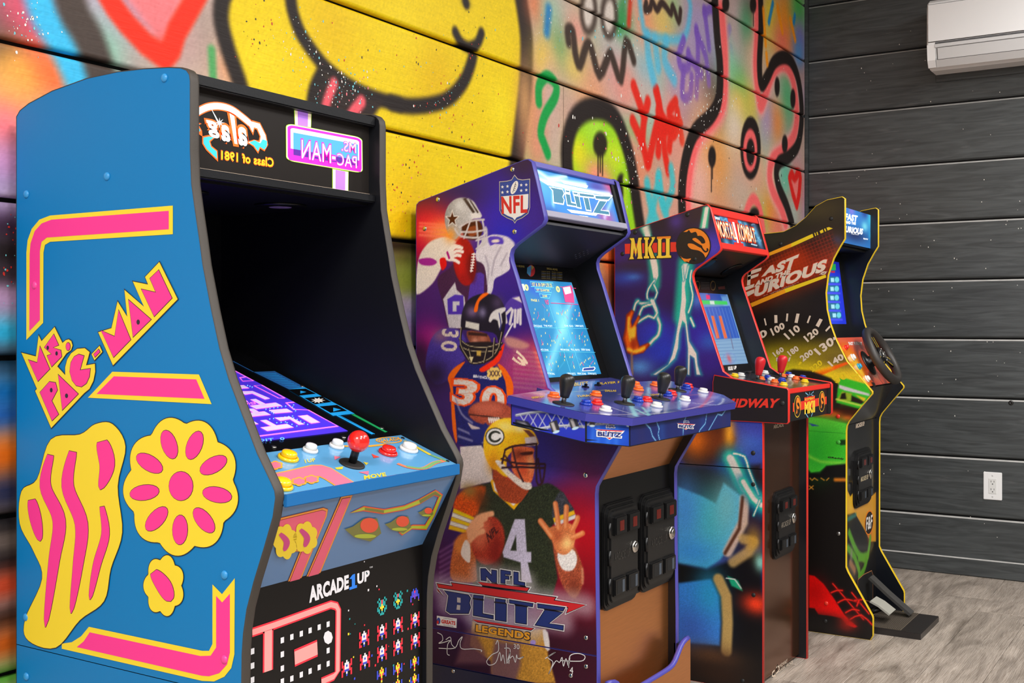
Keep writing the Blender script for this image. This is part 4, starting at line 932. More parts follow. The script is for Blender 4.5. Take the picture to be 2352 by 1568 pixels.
for cx_, cy_, rx, ry in ((300, 520, 90, 130), (450, 490, 90, 120)):
    KP.px(K5(scallop(cx_, cy_, rx * .85, ry * .85, 7, .2)), kY, 6); KP.px(K5(swoosh([(cx_ - 40, cy_ - 60), (cx_ + 10, cy_), (cx_ - 10, cy_ + 70)], 18, 24)), M('kick_magenta', (206, 60, 130), .3), 7)
KP.build('kick_print', kp)
# lower front board with maze and little pixel craft
FL = front_frame(1.185)
lf = box('front_panel', xi0, xi1, 1.185, 1.197, 0.01, .726, M('front_black', (14, 12, 12), .35, spec=.3), c1)
LP = Print(FL)
mR = M('pixel_red', (226, 40, 60), .35); mP = M('pixel_rose', (240, 150, 146), .35); mW = M('pixel_white', (214, 212, 216), .35); mT = M('pixel_teal', (30, 150, 150), .35); mYl = M('pixel_yellow', (230, 206, 50), .35); mB = M('pixel_blue', (52, 70, 190), .35); mVi = M('pixel_violet', (110, 60, 190), .35); mBl = M('logo_blue', (40, 120, 220), .35)
LP.text('ARCADE', K5([(482, 862), (770, 772), (770, 868), (485, 972)]), mW, 1, .05); LP.px(K5([(776, 800), (800, 768), (818, 762), (818, 848), (832, 844), (832, 864), (776, 882), (776, 862), (794, 856), (794, 800)]), mBl, 2); LP.text('UP', K5([(838, 764), (925, 736), (922, 808), (838, 838)]), mW, 1, .05); LP.text('TM', K5([(925, 712), (948, 705), (948, 718), (926, 724)]), mW, 1)
# positions on the board in metres from its upper right corner, a pixel cell being 4 mm
def pxl(P): return FL.pts(K5(P))
wallL = [(50, 1200), (215, 1140), (690, 970), (712, 1000), (705, 1490), (560, 1560)]
q = pxl([(60, 1195), (225, 1140), (640, 990), (680, 1000), (695, 1030), (690, 1480), (660, 1520), (570, 1560)])
LP.line(q, .0135, mR, 1); LP.line(q, .0085, mP, 2)
q = pxl([(178, 1180), (176, 1480)]); LP.line(q, .021, mR, 1); LP.line(q, .0155, mP, 2)
q = pxl([(372, 1385), (540, 1310)]); LP.line(q, .026, mR, 1); LP.line(q, .020, mP, 2)
for x, y in ((282, 1252), (352, 1228), (422, 1204), (487, 1180), (554, 1156), (620, 1134), (282, 1356), (282, 1460), (62, 1334), (62, 1440), (62, 1545), (620, 1328), (620, 1425), (554, 1452), (487, 1480), (422, 1506), (352, 1535), (282, 1556)):
    a, b = pxl([(x, y)])[0]; LP.poly(rect(a - .0035, a + .0035, b - .0042, b + .0042), mW, 1)
LP.px(K5(ell(620, 1232, 34, 50, 0, 8)), mW, 1)
def sprite(x, y, rowsS, inks, cell=.0036):
    a, b = pxl([(x, y)])[0]
    for j, r in enumerate(rowsS):
        n = len(r); full = r + r[::-1][1:]
        for i, ch in enumerate(full):
            if ch in inks:
                p = a + (i - (n - 1)) * cell; w = b + (len(rowsS) / 2 - j) * cell
                LP.poly(rect(p - cell / 2, p + cell / 2, w - cell / 2, w + cell / 2), inks[ch], 1)
bugA = ['.t..', 't.tr', '.ttr', '.tty', 't.yy', 'tt.y', '.t.t', '..tt']; bugB = ['r..w', 'r.ww', 'rrwb', '.rww', 'rrbb', 'r..w', 'r..b']; bugC = ['...y', 'b.yr', 'b.yy', 'bbry', 'b..y', '...r', '...y']; bugD = ['..b.', '.bbr', '.bbv', 'bbvv', 'b..v', 'v...']
for x, y in ((1018, 1010), (1136, 965)): sprite(x, y, bugA, {'t': mT, 'r': mR, 'y': mYl})
sprite(1260, 925, bugD, {'b': mB, 'r': mR, 'v': mVi})
for x, y in ((886, 1250), (1018, 1200), (1136, 1152), (1262, 1112), (892, 1412), (1018, 1358), (1136, 1310), (1264, 1265), (758, 1465)): sprite(x, y, bugB, {'r': mR, 'w': mW, 'b': mB})
for x, y in ((1015, 1515), (1134, 1480), (1258, 1432), (1015, 1640), (1134, 1600), (1258, 1560)): sprite(x, y, bugC, {'y': mYl, 'r': mR, 'b': mB})
r3 = random.Random(3)
for k in range(34):
    a, b = pxl([(r3.uniform(760, 1300), r3.uniform(640, 1560))])[0]; s = r3.choice((.0009, .0013, .0018)); LP.poly(rect(a - s, a + s, b - s, b + s), r3.choice((mW, mYl, mB, mT, mR)), 1)
LP.build('front_print', lf)

# ------------------------------------------------------------------ cabinet 2: football, four players
X2, X2R = 2.245, 2.686
S2 = side_frame(X2)
c2 = thing('arcade_cabinet', 'purple football cabinet with helmeted players on its side and four black joysticks', 'arcade cabinet', 'arcade cabinets along the painted wall')
T2 = px_prof(S2, [(956, 482), (957, 470), (963, 463), (1205, 367), (1213, 366), (1221, 372), (1231, 413), (1249, 494), (1250.5, 504), (1245, 515), (1186, 560), (1175, 572), (1171.5, 584), (1173, 600), (1186, 641), (1221, 764), (1258, 890), (1300, 925), (1424, 1018), (1419.5, 1027), (1376, 1104), (1369, 1117), (1367, 1135), (1368, 1300), (1371, 1500)])
T2.append((T2[-1][0], 0.0)); T2.append((T2[0][0], 0.0))
ZS2, ZS2b = .371, .284
PURP = M('edge_trim_indigo', (74, 70, 160), .42); NAVY = M('riser_navy', (22, 26, 52), .35, coat=.2)
U2, D2 = split_prof(T2, ZS2); D2a, D2b = split_prof(D2, ZS2b)
B1 = crop(940, 350, 2.85); B2 = crop(940, 640, 2.9037); B3 = crop(990, 1100, 3.351)
def blitz_paint(c):
    def bl(C, x, y, r, col, a=1): c.blob(C([(x, y)])[0], r, col, a)
    def fi(C, P, col, sm=4, soft=.0018, a=1, **k): c.fill(C(P), col, soft, a, smooth=sm, **k)
    def st(C, P, w, col, soft=.0012, a=1, sm=3, **k): c.stroke(C(P), w, col, soft, a, smooth=sm, **k)
    # backdrop
    bl(B1, 130, 330, (.10, .12), (66, 48, 44)); bl(B1, 720, 110, (.06, .06), (58, 44, 42)); bl(B1, 560, 400, (.13, .12), (58, 40, 150)); bl(B1, 330, 280, (.10, .05), (50, 34, 84), .9); bl(B1, 760, 440, (.06, .05), (64, 44, 120)); bl(B1, 620, 560, (.06, .05), (46, 44, 160))
    bl(B1, 150, 520, (.10, .07), (214, 34, 60)); bl(B1, 90, 600, (.05, .08), (200, 24, 52)); bl(B1, 230, 530, (.07, .04), (250, 170, 90), 1)
    for y, w in ((470, .004), (492, .005), (520, .006), (548, .006)): st(B1, [(70, y - 8), (260, y + 6)], w, (250, 140, 110), .004, .8, sm=0)
    bl(B1, 120, 1000, (.08, .14), (76, 38, 96)); bl(B1, 600, 860, (.10, .10), (66, 40, 120)); bl(B1, 660, 1130, (.08, .08), (44, 32, 110)); bl(B1, 120, 1240, (.06, .05), (190, 40, 140)); bl(B1, 70, 1330, (.05, .06), (60, 30, 60))
    bl(B2, 830, 420, (.10, .05), (60, 36, 110)); bl(B2, 860, 560, (.09, .05), (236, 130, 90)); bl(B2, 900, 640, (.08, .04), (240, 170, 120)); bl(B2, 760, 640, (.08, .07), (206, 40, 90), .9); bl(B2, 800, 740, (.1, .03), (170, 60, 110), .9)
    for k in range(9): st(B2, [(700, 480 + k * 30), (900, 500 + k * 30)], .005, (252, 210, 150), .004, .5, sm=0)
    bl(B2, 960, 1150, (.12, .12), (50, 52, 150)); bl(B2, 1050, 1000, (.1, .06), (60, 50, 110), .9); bl(B2, 1150, 1330, (.12, .14), (70, 54, 92)); bl(B2, 980, 1330, (.07, .05), (44, 70, 170), .7); bl(B2, 1210, 1100, (.06, .06), (66, 50, 76))
    bl(B3, 1080, 250, (.10, .10), (96, 36, 70)); bl(B3, 1180, 500, (.12, .14), (166, 26, 40)); bl(B3, 1150, 800, (.12, .12), (140, 24, 34)); bl(B3, 1150, 1050, (.14, .12), (96, 26, 38)); bl(B3, 900, 1350, (.2, .08), (54, 26, 34)); bl(B3, 200, 1300, (.14, .12), (44, 22, 40)); bl(B3, 100, 950, (.08, .12), (60, 30, 72)); bl(B3, 90, 680, (.06, .12), (70, 34, 72)); bl(B3, 1200, 1330, (.1, .08), (60, 28, 40))
    for k in range(7): st(B3, [(70, 560 + k * 40), (200, 480 + k * 42)], .006, (150, 110, 150), .004, .5, sm=0)
    WH = (222, 208, 198); DK = (52, 30, 44)
    # --- upper player
    fi(B1, [(50, 930), (46, 820), (64, 690), (110, 610), (170, 568), (260, 556), (340, 620), (330, 700), (250, 700), (210, 760), (150, 860)], WH, noise=.03, soft=.003)
    fi(B1, [(440, 640), (520, 545), (620, 545), (672, 575), (690, 615), (655, 690), (660, 760), (610, 800), (560, 830), (545, 905), (505, 960), (500, 780), (450, 740)], (206, 198, 204), noise=.04)
    fi(B1, [(185, 835), (260, 760), (330, 700), (470, 720), (502, 800), (505, 930), (400, 960), (370, 1010), (350, 1150), (262, 1150), (225, 1000)], (70, 38, 66), noise=.05)
    fi(B1, [(64, 700), (140, 690), (182, 716), (150, 740), (80, 735)], (150, 50, 130), 3)
    fi(B1, [(200, 700), (235, 690), (245, 740), (215, 770)], (190, 26, 30), 3)
    fi(B1, [(270, 890), (300, 850), (312, 900), (362, 945), (372, 1020), (350, 1150), (262, 1150), (222, 960)], (196, 188, 190), 0, noise=.05)
    fi(B1, [(250, 960), (300, 930), (355, 935), (358, 1060), (255, 1060)], (82, 56, 150), 0); fi(B1, [(285, 975), (330, 975), (330, 1000), (310, 1000), (310, 1040), (285, 1040)], (200, 194, 196), 0)
    fi(B1, [(425, 790), (470, 785), (492, 800), (490, 920), (400, 960), (380, 990), (400, 860)], (84, 58, 140), 0, noise=.05)
    fi(B1, [(515, 560), (560, 548), (612, 560), (615, 600), (560, 598), (530, 610)], (88, 66, 160), 2); fi(B1, [(540, 575), (580, 568), (590, 585), (550, 590)], WH, 2)
    for P in ([(600, 620), (560, 700), (540, 800)], [(640, 660), (600, 740)], [(500, 680), (520, 760), (510, 860)]): st(B1, P, .004, (150, 140, 152), .003, .7)
    c.fill(B1(ell(363, 715, 74, 158, -.10)), (142, 26, 28), .003, noise=.05); c.fill(B1(ell(330, 690, 30, 110, -.10)), (190, 40, 34), .012, .6); c.fill(B1(ell(410, 760, 26, 90, -.1)), (84, 14, 22), .010, .7)
    st(B1, [(425, 660), (415, 730), (405, 780)], .003, (236, 226, 220)); 
    for k in range(7): y = 665 + k * 18; st(B1, [(412 - k * 2, y), (434 - k * 3, y + 2)], .003, (236, 226, 220), sm=0)
    for P in ([(265, 665), (300, 620), (345, 625)], [(268, 675), (310, 645), (350, 650)], [(270, 690), (310, 672), (335, 676)], [(270, 700), (300, 705), (325, 720)], [(255, 690), (262, 640), (290, 612), (330, 618)]): st(B1, P, .008, (232, 218, 210), .0015)
    fi(B1, [(240, 700), (262, 650), (290, 660), (280, 710)], (226, 212, 206), 3); st(B1, [(250, 655), (262, 690)], .006, (150, 30, 110))
    # helmet with star
    fi(B1, [(236, 470), (236, 400), (262, 340), (310, 302), (370, 298), (420, 320), (452, 370), (476, 420), (420, 430), (400, 480), (340, 530), (300, 570), (260, 540)], (150, 146, 148), 4, .002, col2=(206, 202, 204), noise=.05)
    fi(B1, [(348, 300), (372, 298), (432, 390), (418, 400)], (64, 50, 48), 0); fi(B1, [(392, 308), (404, 314), (456, 392), (446, 398)], (64, 50, 48), 0); bl(B1, 330, 350, .016, (214, 212, 214), .7); bl(B1, 270, 540, (.02, .02), (226, 150, 70), .8)
    def star(cx, cy, r): return [(cx + (r if k % 2 == 0 else r * .42) * math.sin(math.pi * k / 5), cy - (r if k % 2 == 0 else r * .42) * math.cos(math.pi * k / 5) * 1.25) for k in range(10)]
    fi(B1, star(282, 436, 50), (226, 220, 218), 0, .0012); fi(B1, star(282, 436, 38), (74, 36, 24), 0, .0012)
    fi(B1, [(345, 480), (420, 440), (470, 460), (480, 520), (440, 570), (370, 560)], (72, 34, 24), 3); fi(B1, [(380, 500), (440, 480), (450, 530), (400, 550)], (130, 70, 44), 3)
    for P in ([(300, 500), (340, 548), (460, 556), (505, 520), (500, 490)], [(330, 490), (400, 450), (490, 440)], [(340, 520), (420, 520), (505, 505)], [(440, 450), (450, 560)], [(480, 445), (495, 540), (480, 600)], [(400, 450), (360, 560)], [(440, 575), (500, 560)], [(440, 630), (500, 590), (508, 520)], [(455, 560), (450, 625)], [(480, 560), (478, 610)]): st(B1, P, .0045, (196, 188, 190), .0015)
    fi(B1, [(402, 400), (440, 396), (468, 410), (470, 430), (410, 436)], (214, 208, 208), 0)
    # glove at right
    fi(B2, [(640, 175), (690, 120), (735, 118), (755, 190), (745, 215), (660, 205)], (84, 62, 140), 3); fi(B2, [(690, 130), (735, 118), (752, 160)], (210, 200, 200), 0)
    for P in ([(690, 210), (672, 300)], [(708, 210), (704, 318)], [(728, 210), (722, 290)], [(742, 205), (742, 300)], [(680, 200), (640, 240), (648, 290)]): st(B2, P, .007, (206, 198, 200), .0015, sm=0)
    st(B2, [(690, 300), (640, 390)], .004, (220, 214, 214))
    # --- middle player
    NV = (38, 34, 82)
    fi(B2, [(110, 590), (135, 430), (190, 350), (260, 328), (340, 345), (380, 420), (380, 520), (300, 600), (250, 680), (170, 700)], (78, 62, 138), noise=.06, soft=.003); bl(B2, 170, 640, (.05, .04), (34, 22, 50), .9); bl(B2, 210, 380, (.03, .02), (150, 110, 120), .7)
    fi(B2, [(600, 420), (660, 390), (760, 430), (830, 480), (870, 600), (900, 720), (700, 760), (640, 640)], (120, 70, 120), noise=.06, a=.55, soft=.01)
    fi(B2, [(640, 390), (720, 400), (800, 440), (760, 470), (660, 450)], (196, 150, 130), a=.8, soft=.006)
    fi(B2, [(270, 660), (300, 600), (370, 560), (560, 580), (640, 620), (690, 760), (640, 800), (660, 880), (560, 1100), (330, 1100), (300, 900)], (36, 38, 92), noise=.07)
    fi(B2, [(258, 660), (300, 595), (372, 552), (340, 600), (300, 660), (290, 700), (320, 1080), (290, 1000), (275, 740)], (238, 112, 34), 3, noise=.04); fi(B2, [(590, 570), (640, 600), (690, 690), (690, 780), (655, 790), (640, 680)], (240, 110, 30), 3, noise=.04); fi(B2, [(470, 600), (560, 540), (620, 450), (636, 440), (600, 550), (500, 620)], (214, 60, 30), 3)
    def numeral(C, body, quad, col, bold=.05, grow=None, gcol=None):
        V, F = glyphs(body, bold, 0, 3); q = [np.array(p, float) for p in C(quad)]; tl, tr, br, bl_ = q
        def mp(x, y): return tuple((bl_ * (1 - x) + br * x) * (1 - y) + (tl * (1 - x) + tr * x) * y)
        if grow:
            V2, F2 = glyphs(body, bold + grow, 0, 3)
            for f in F2: c.fill([mp(*V2[i]) for i in f], gcol, .0008)
        for f in F: c.fill([mp(*V[i]) for i in f], col, .0008)
    numeral(B2, '3', [(300, 668), (470, 690), (395, 850), (290, 820)], (214, 204, 196), .03, .05, (226, 90, 30)); numeral(B2, '0', [(500, 715), (640, 740), (620, 900), (480, 880)], (214, 204, 196), .03, .05, (226, 90, 30))
    numeral(B2, '3', [(330, 345), (330, 395), (215, 380), (222, 335)], (224, 208, 190), .02); numeral(B2, '0', [(322, 418), (318, 488), (208, 478), (216, 414)], (224, 208, 190), .02)
    numeral(B2, '3', [(720, 475), (800, 560), (760, 585), (690, 540)], (250, 226, 196), .03)
    numeral(B2, 'BRONCOS', [(428, 640), (545, 655), (545, 672), (428, 656)], (226, 222, 222), .04); c.fill(B2(scallop(568, 632, 44, 38, 8, .2)), (222, 190, 120), .0015); numeral(B2, 'XXX', [(535, 612), (605, 612), (605, 650), (535, 650)], (70, 50, 60), .04)
    for P in ([(310, 800), (350, 900), (420, 960)], [(330, 1000), (420, 1040), (480, 1080)], [(330, 1050), (420, 1080)], [(450, 1060), (490, 1090)]): st(B2, P, .005, (150, 146, 170), .003, .8)
    c.fill(B2(ell(545, 895, 152, 82, .05)), (150, 80, 64), .003, noise=.08); c.fill(B2(ell(520, 865, 100, 40, .05)), (190, 112, 92), .012, .7); st(B2, [(400, 905), (540, 920), (640, 935)], .003, (60, 36, 34)); st(B2, [(530, 940), (600, 942)], .003, (226, 214, 208))
    for k in range(6): st(B2, [(532 + k * 13, 928), (536 + k * 13, 956)], .0035, (230, 220, 214), sm=0)
    fi(B2, [(390, 960), (430, 980), (480, 1000), (500, 1060), (440, 1030)], (196, 180, 176), 3); fi(B2, [(400, 1010), (470, 1000), (510, 960), (530, 1010), (500, 1080), (440, 1090)], (40, 44, 100), 3)
    # dark helmet with orange stripe and pale emblem
    fi(B2, [(345, 330), (352, 230), (385, 150), (450, 108), (520, 98), (590, 118), (632, 180), (645, 270), (630, 370), (600, 430), (560, 360), (360, 340)], (34, 28, 40), 4, noise=.05)
    bl(B2, 420, 220, (.02, .016), (120, 100, 130), .9); bl(B2, 590, 160, (.02, .02), (80, 66, 90), .8); bl(B2, 490, 225, (.012, .014), (150, 140, 170), .7)
    fi(B2, [(490, 100), (530, 100), (470, 150), (455, 215), (432, 215), (450, 150)], (238, 112, 30), 3)
    fi(B2, [(530, 280), (545, 235), (580, 205), (640, 190), (640, 215), (615, 235), (622, 290), (600, 330), (590, 280), (560, 270), (545, 290)], (206, 200, 198), 2); st(B2, [(600, 230), (612, 300), (606, 340)], .003, (60, 60, 110)); 
    fi(B2, [(378, 282), (468, 300), (466, 345), (374, 322)], (206, 200, 190), 0); fi(B2, [(385, 350), (500, 360), (540, 400), (530, 440), (420, 440)], (120, 72, 56), 3, noise=.08); bl(B2, 440, 415, (.012, .010), (196, 140, 120), .9); bl(B2, 490, 400, (.012, .010), (180, 120, 100), .8); fi(B2, [(395, 355), (520, 365), (520, 385), (395, 375)], (40, 24, 22), 0, a=.8)
    fi(B2, [(350, 430), (600, 430), (560, 540), (420, 560), (360, 500)], (30, 24, 26), 3, a=.9)
    for P in ([(335, 400), (400, 450), (520, 460), (620, 430)], [(345, 450), (400, 480), (520, 490), (610, 470)], [(380, 500), (410, 560), (480, 560), (560, 520), (610, 440)], [(400, 470), (420, 555)], [(520, 470), (500, 560)], [(350, 330), (345, 440), (400, 540)], [(620, 360), (600, 460)], [(570, 400), (560, 520)]): st(B2, P, .0055, (32, 26, 24), .0012); st(B2, [(x - 3, y - 4) for x, y in P], .002, (196, 180, 150), .0012, .9)
    fi(B2, [(398, 520), (430, 520), (415, 560)], (214, 200, 160), 0); fi(B2, [(450, 480), (480, 480), (478, 515), (450, 512)], (190, 160, 90), 0)
    # --- lower player: pale trousers of the one behind, green jersey
    fi(B2, [(340, 1120), (480, 1110), (540, 1200), (560, 1350), (340, 1400), (345, 1250)], (214, 202, 196), 0, noise=.04)
    GRN = (50, 54, 40)
    fi(B3, [(330, 80), (430, 30), (560, 10), (720, 40), (800, 60), (900, 30), (1000, 90), (1060, 180), (1100, 290), (960, 340), (930, 420), (935, 900), (350, 890), (370, 500), (340, 300)], GRN, 3, noise=.16, soft=.003)
    fi(B3, [(200, 130), (290, 70), (420, 60), (380, 200), (330, 290), (180, 240)], (206, 92, 34), 3, noise=.10, soft=.005); bl(B3, 300, 90, (.03, .02), (150, 120, 70), .9); bl(B3, 390, 150, (.02, .03), (96, 60, 34), .8)
    for k, col in enumerate([(246, 202, 40), (240, 230, 214), (246, 196, 40), (236, 226, 210), (246, 190, 50)]): fi(B3, [(175 - k * 8, 225 + k * 32), (335 - k * 8, 295 + k * 26), (330 - k * 8, 320 + k * 26), (168 - k * 8, 256 + k * 32)], col, 0, .002)
    fi(B3, [(1000, 90), (1060, 170), (1100, 260), (950, 330), (940, 200)], (66, 66, 70), 3, noise=.14); fi(B3, [(940, 300), (1100, 240), (1110, 270), (950, 335)], (222, 178, 60), 0); fi(B3, [(950, 335), (1112, 272), (1120, 300), (958, 362)], (214, 208, 206), 0)
    # arms, hands and ball
    fi(B3, [(150, 660), (190, 470), (260, 410), (330, 420), (350, 700), (340, 790), (170, 780)], (176, 104, 66), 3, noise=.09, soft=.003); fi(B3, [(180, 480), (280, 400), (300, 460), (240, 560), (200, 560)], (214, 140, 80), 3, a=.8, soft=.008); fi(B3, [(230, 560), (262, 470), (300, 500), (300, 640), (250, 610)], (230, 214, 200), 3)
    c.fill(B3(ell(440, 470, 128, 190, .10)), (150, 62, 46), .004, noise=.10); c.fill(B3(ell(380, 400, 70, 130, .1)), (214, 130, 100), .02, .7); c.fill(B3(ell(500, 560, 50, 110, .1)), (112, 34, 30), .016, .7)
    numeral(B3, 'NFL', [(425, 420), (500, 355), (520, 400), (445, 490)], (66, 30, 30), .04)
    for P in ([(290, 400), (360, 300), (470, 265)], [(295, 430), (350, 350), (420, 300)], [(300, 450), (340, 390), (390, 350)], [(300, 470), (350, 420), (400, 400)]): st(B3, P, .013, (226, 168, 130), .003)
    fi(B3, [(945, 560), (960, 480), (1090, 500), (1170, 680), (1172, 800), (1110, 915), (1040, 860), (990, 760)], (150, 84, 62), 3, noise=.12, soft=.003); bl(B3, 1100, 840, (.02, .03), (112, 58, 44), .8); st(B3, [(1165, 690), (1168, 800)], .004, (214, 160, 130), .004, .8)
    fi(B3, [(975, 570), (1090, 540), (1125, 620), (1090, 700), (1010, 690)], (222, 214, 208), 3, noise=.05)
    fi(B3, [(900, 390), (950, 360), (1070, 340), (1110, 400), (1100, 510), (1040, 580), (970, 560), (930, 470)], (192, 122, 84), 3, noise=.08); bl(B3, 1040, 490, (.02, .018), (250, 214, 150), .9); bl(B3, 980, 440, (.02, .02), (160, 84, 58), .7)
    for P, w in (([(930, 440), (880, 370), (845, 325)], .015), ([(985, 380), (972, 280), (958, 190)], .013), ([(1040, 370), (1040, 290), (1043, 215)], .013), ([(1090, 390), (1120, 330), (1130, 295)], .012), ([(1090, 450), (1140, 430), (1168, 415)], .012)): st(B3, P, w, (196, 120, 80), .002); st(B3, [(x - 6, y - 4) for x, y in P], w * .4, (226, 164, 120), .003, .8)
    fi(B3, [(645, 308), (722, 308), (738, 560), (772, 560), (772, 640), (745, 640), (778, 795), (700, 795), (690, 640), (560, 600), (552, 560)], (190, 182, 196), 0, noise=.05); fi(B3, [(655, 430), (660, 550), (612, 550)], GRN, 0)
    # collar
    fi(B3, [(470, 0), (640, 160), (740, 70), (720, 130), (640, 236), (480, 90), (460, 20)], (232, 176, 44), 0, .0015); fi(B3, [(478, 20), (632, 176), (735, 92), (725, 112), (636, 205), (490, 86)], (232, 226, 222), 0, .0015)
    fi(B3, [(478, 0), (520, -60), (740, 0), (745, 60), (640, 150), (560, 100)], (160, 70, 44), 3, noise=.10)
    # yellow helmet
    fi(B2, [(495, 1100), (510, 1020), (560, 960), (630, 930), (710, 935), (770, 980), (830, 1020), (858, 1080), (850, 1110), (740, 1120), (660, 1180), (650, 1260), (660, 1320), (600, 1300), (540, 1250), (505, 1180)], (238, 184, 56), 4, .002, noise=.05)
    bl(B2, 640, 985, (.03, .016), (246, 222, 150), .8); bl(B2, 560, 1230, (.02, .03), (196, 132, 40), .7); bl(B2, 740, 1000, (.02, .01), (244, 232, 210), .7)
    fi(B2, [(760, 1005), (800, 1010), (850, 1060), (820, 1070)], (110, 70, 60), 0); fi(B2, [(770, 1060), (845, 1050), (860, 1110), (780, 1115)], (214, 200, 200), 0)
    c.fill(B2(ell(572, 1052, 64, 60, -.2)), (40, 40, 34), .0014); c.fill(B2(ell(572, 1052, 57, 53, -.2)), (230, 226, 220), .0014); c.fill(B2(ell(572, 1052, 44, 40, -.2)), (40, 44, 36), .0014); c.fill(B2(ell(576, 1052, 30, 25, -.2)), (230, 226, 220), .0014); fi(B2, [(575, 1040), (620, 1030), (622, 1060), (580, 1062)], (230, 226, 220), 0); 
    fi(B2, [(690, 1130), (740, 1118), (830, 1130), (828, 1180), (838, 1240), (822, 1340), (790, 1360), (700, 1300), (680, 1230)], (206, 112, 76), 3, noise=.08); bl(B2, 730, 1170, (.02, .016), (110, 52, 36), .9); bl(B2, 810, 1230, (.012, .02), (236, 176, 130), .9); bl(B2, 760, 1270, (.016, .016), (190, 84, 56), .8); fi(B2, [(740, 1160), (820, 1150), (822, 1170), (760, 1178)], (70, 34, 28), 2)
    fi(B2, [(560, 1270), (660, 1340), (760, 1380), (800, 1400), (780, 1440), (720, 1500), (600, 1450)], (150, 74, 48), 3, noise=.09)
    fi(B2, [(575, 1220), (610, 1215), (670, 1280), (760, 1350), (810, 1360), (815, 1400), (760, 1400), (660, 1320)], (222, 208, 196), 3, noise=.06)
    for P in ([(640, 1140), (700, 1115), (850, 1100)], [(615, 1200), (720, 1230), (905, 1235)], [(620, 1260), (740, 1255), (905, 1262)], [(850, 1100), (850, 1350), (890, 1355), (908, 1240)], [(690, 1130), (720, 1260), (760, 1350)], [(640, 1140), (620, 1230)], [(860, 1200), (880, 1350)], [(640, 1180), (690, 1250)]): st(B2, P, .005, (58, 34, 40), .0012)
    # trousers
    fi(B3, [(320, 1090), (600, 1170), (880, 1150), (905, 1260), (900, 1340), (960, 1568), (470, 1568), (460, 1400), (300, 1280)], (176, 134, 70), 0, noise=.07, soft=.003); fi(B3, [(490, 1240), (690, 1270), (690, 1430), (650, 1568), (470, 1568), (460, 1440)], (112, 84, 90), 0, a=.9, soft=.008)
    fi(B3, [(260, 1180), (330, 1150), (420, 1330), (440, 1420), (190, 1420)], (112, 80, 84), 0, a=.8, soft=.01); fi(B3, [(860, 1160), (900, 1180), (915, 1310), (880, 1300)], (214, 206, 200), 2); c.fill(B3(ell(786, 1256, 22, 20)), (150, 130, 190), .001)
    # logo's own pale glow printed behind the lettering
    for P in ([(60, 820), (1190, 970)], [(110, 960), (1020, 1100)], [(380, 720), (730, 790)], [(330, 1080), (790, 1160)]): st(B3, P, .05, (196, 186, 190), .02, .55, sm=0)
    c.vivid(1.22, 1.12); c.grain(.025, 8)
SKIN2 = MPAINT('football_side_print', .45, spec=.3)
p2l = prism('side_panel', U2, X2, X2 + TH, [PURP, BLACKP], c2, 1); edge_trim(T2, X2, X2 + TH, PURP, p2l)
art_sheet('side_artwork', p2l, S2, U2, .0022, blitz_paint, (60, 38, 92), SKIN2, z0=.30)
p2m = prism('base_panel', D2a, X2, X2 + TH, [PURP, BLACKP], c2, 1)
art_sheet('base_artwork', p2m, S2, D2a, .0025, blitz_paint, (60, 30, 50), SKIN2)
p2b = prism('riser_panel', D2b, X2 - .004, X2 + TH, [NAVY, BLACKP], c2, 0)
p2r = prism('side_panel', T2, X2R - TH, X2R, [BLACKP, PURP], c2, 0); edge_trim(T2, X2R - TH, X2R, PURP, p2r)
# crisp print: shield, logo, signatures
A = Print(Frame((X2 - .0005, 0, 0), (0, -1, 0), (0, 0, 1)))
nB = M('print_royal', (42, 66, 150), .4); nW = M('print_white', (232, 226, 222), .4); nR = M('print_red', (206, 36, 38), .4); nK = M('print_dark', (34, 26, 44), .4); nS = M('print_silver', (196, 184, 178), .4); nN = M('print_navy', (34, 50, 112), .4); nO = M('print_amber', (238, 160, 34), .4)
sh = [(590, 190), (640, 186), (670, 178), (690, 145), (712, 172), (742, 178), (792, 172), (792, 360), (780, 400), (740, 430), (705, 445), (692, 466), (680, 446), (640, 430), (605, 408), (592, 380)]
q = A.fr.pts(B1(sh)); A.poly(q, nS, 1); A.poly(offset_poly(q, -.0016), nK, 2); A.poly(offset_poly(q, -.0024), nB, 3)
A.px(B1([(604, 288), (782, 272), (780, 360), (768, 392), (735, 414), (704, 426), (692, 444), (680, 428), (645, 414), (615, 396), (605, 370)]), nW, 4)
A.text('NFL', B1([(606, 292), (776, 282), (774, 392), (610, 400)]), nR, 5, .03)
A.px(B1(ell(690, 230, 20, 46, .38)), nW, 4); A.lpx(B1([(700, 196), (680, 262)]), .0012, nK, 5)
for k in range(4): A.lpx(B1([(684 + k * 3, 246 - k * 12), (696 + k * 3, 250 - k * 12)]), .001, nK, 5)
for x, y in ((612, 226), (645, 222), (612, 262), (645, 258), (735, 214), (768, 212), (735, 250), (768, 246)): A.px(B1([(x + (11 if k % 2 == 0 else 4.6) * math.sin(math.pi * k / 5), y - (12 if k % 2 == 0 else 5) * math.cos(math.pi * k / 5)) for k in range(10)]), nW, 4)
A.build('shield_logo', p2l)
def outl(P, mat, L, o1=.0036, o2=.0018, C=B3, glow=True):
    q = A.fr.pts(C(P)) if C else P
    if glow: A.poly(offset_poly(q, o1), nW, L)
    A.poly(offset_poly(q, o2), nK, L + 1); A.poly(q, mat, L + 2)
NFLP = [[(385, 690), (420, 690), (470, 745), (470, 700), (505, 705), (505, 795), (470, 790), (425, 740), (425, 780), (388, 775)], [(540, 700), (612, 712), (612, 732), (570, 728), (570, 745), (600, 750), (600, 768), (570, 765), (570, 800), (540, 796)], [(640, 715), (672, 720), (672, 788), (722, 798), (722, 818), (640, 806)]]
for P in NFLP: outl(P, nN, 1)
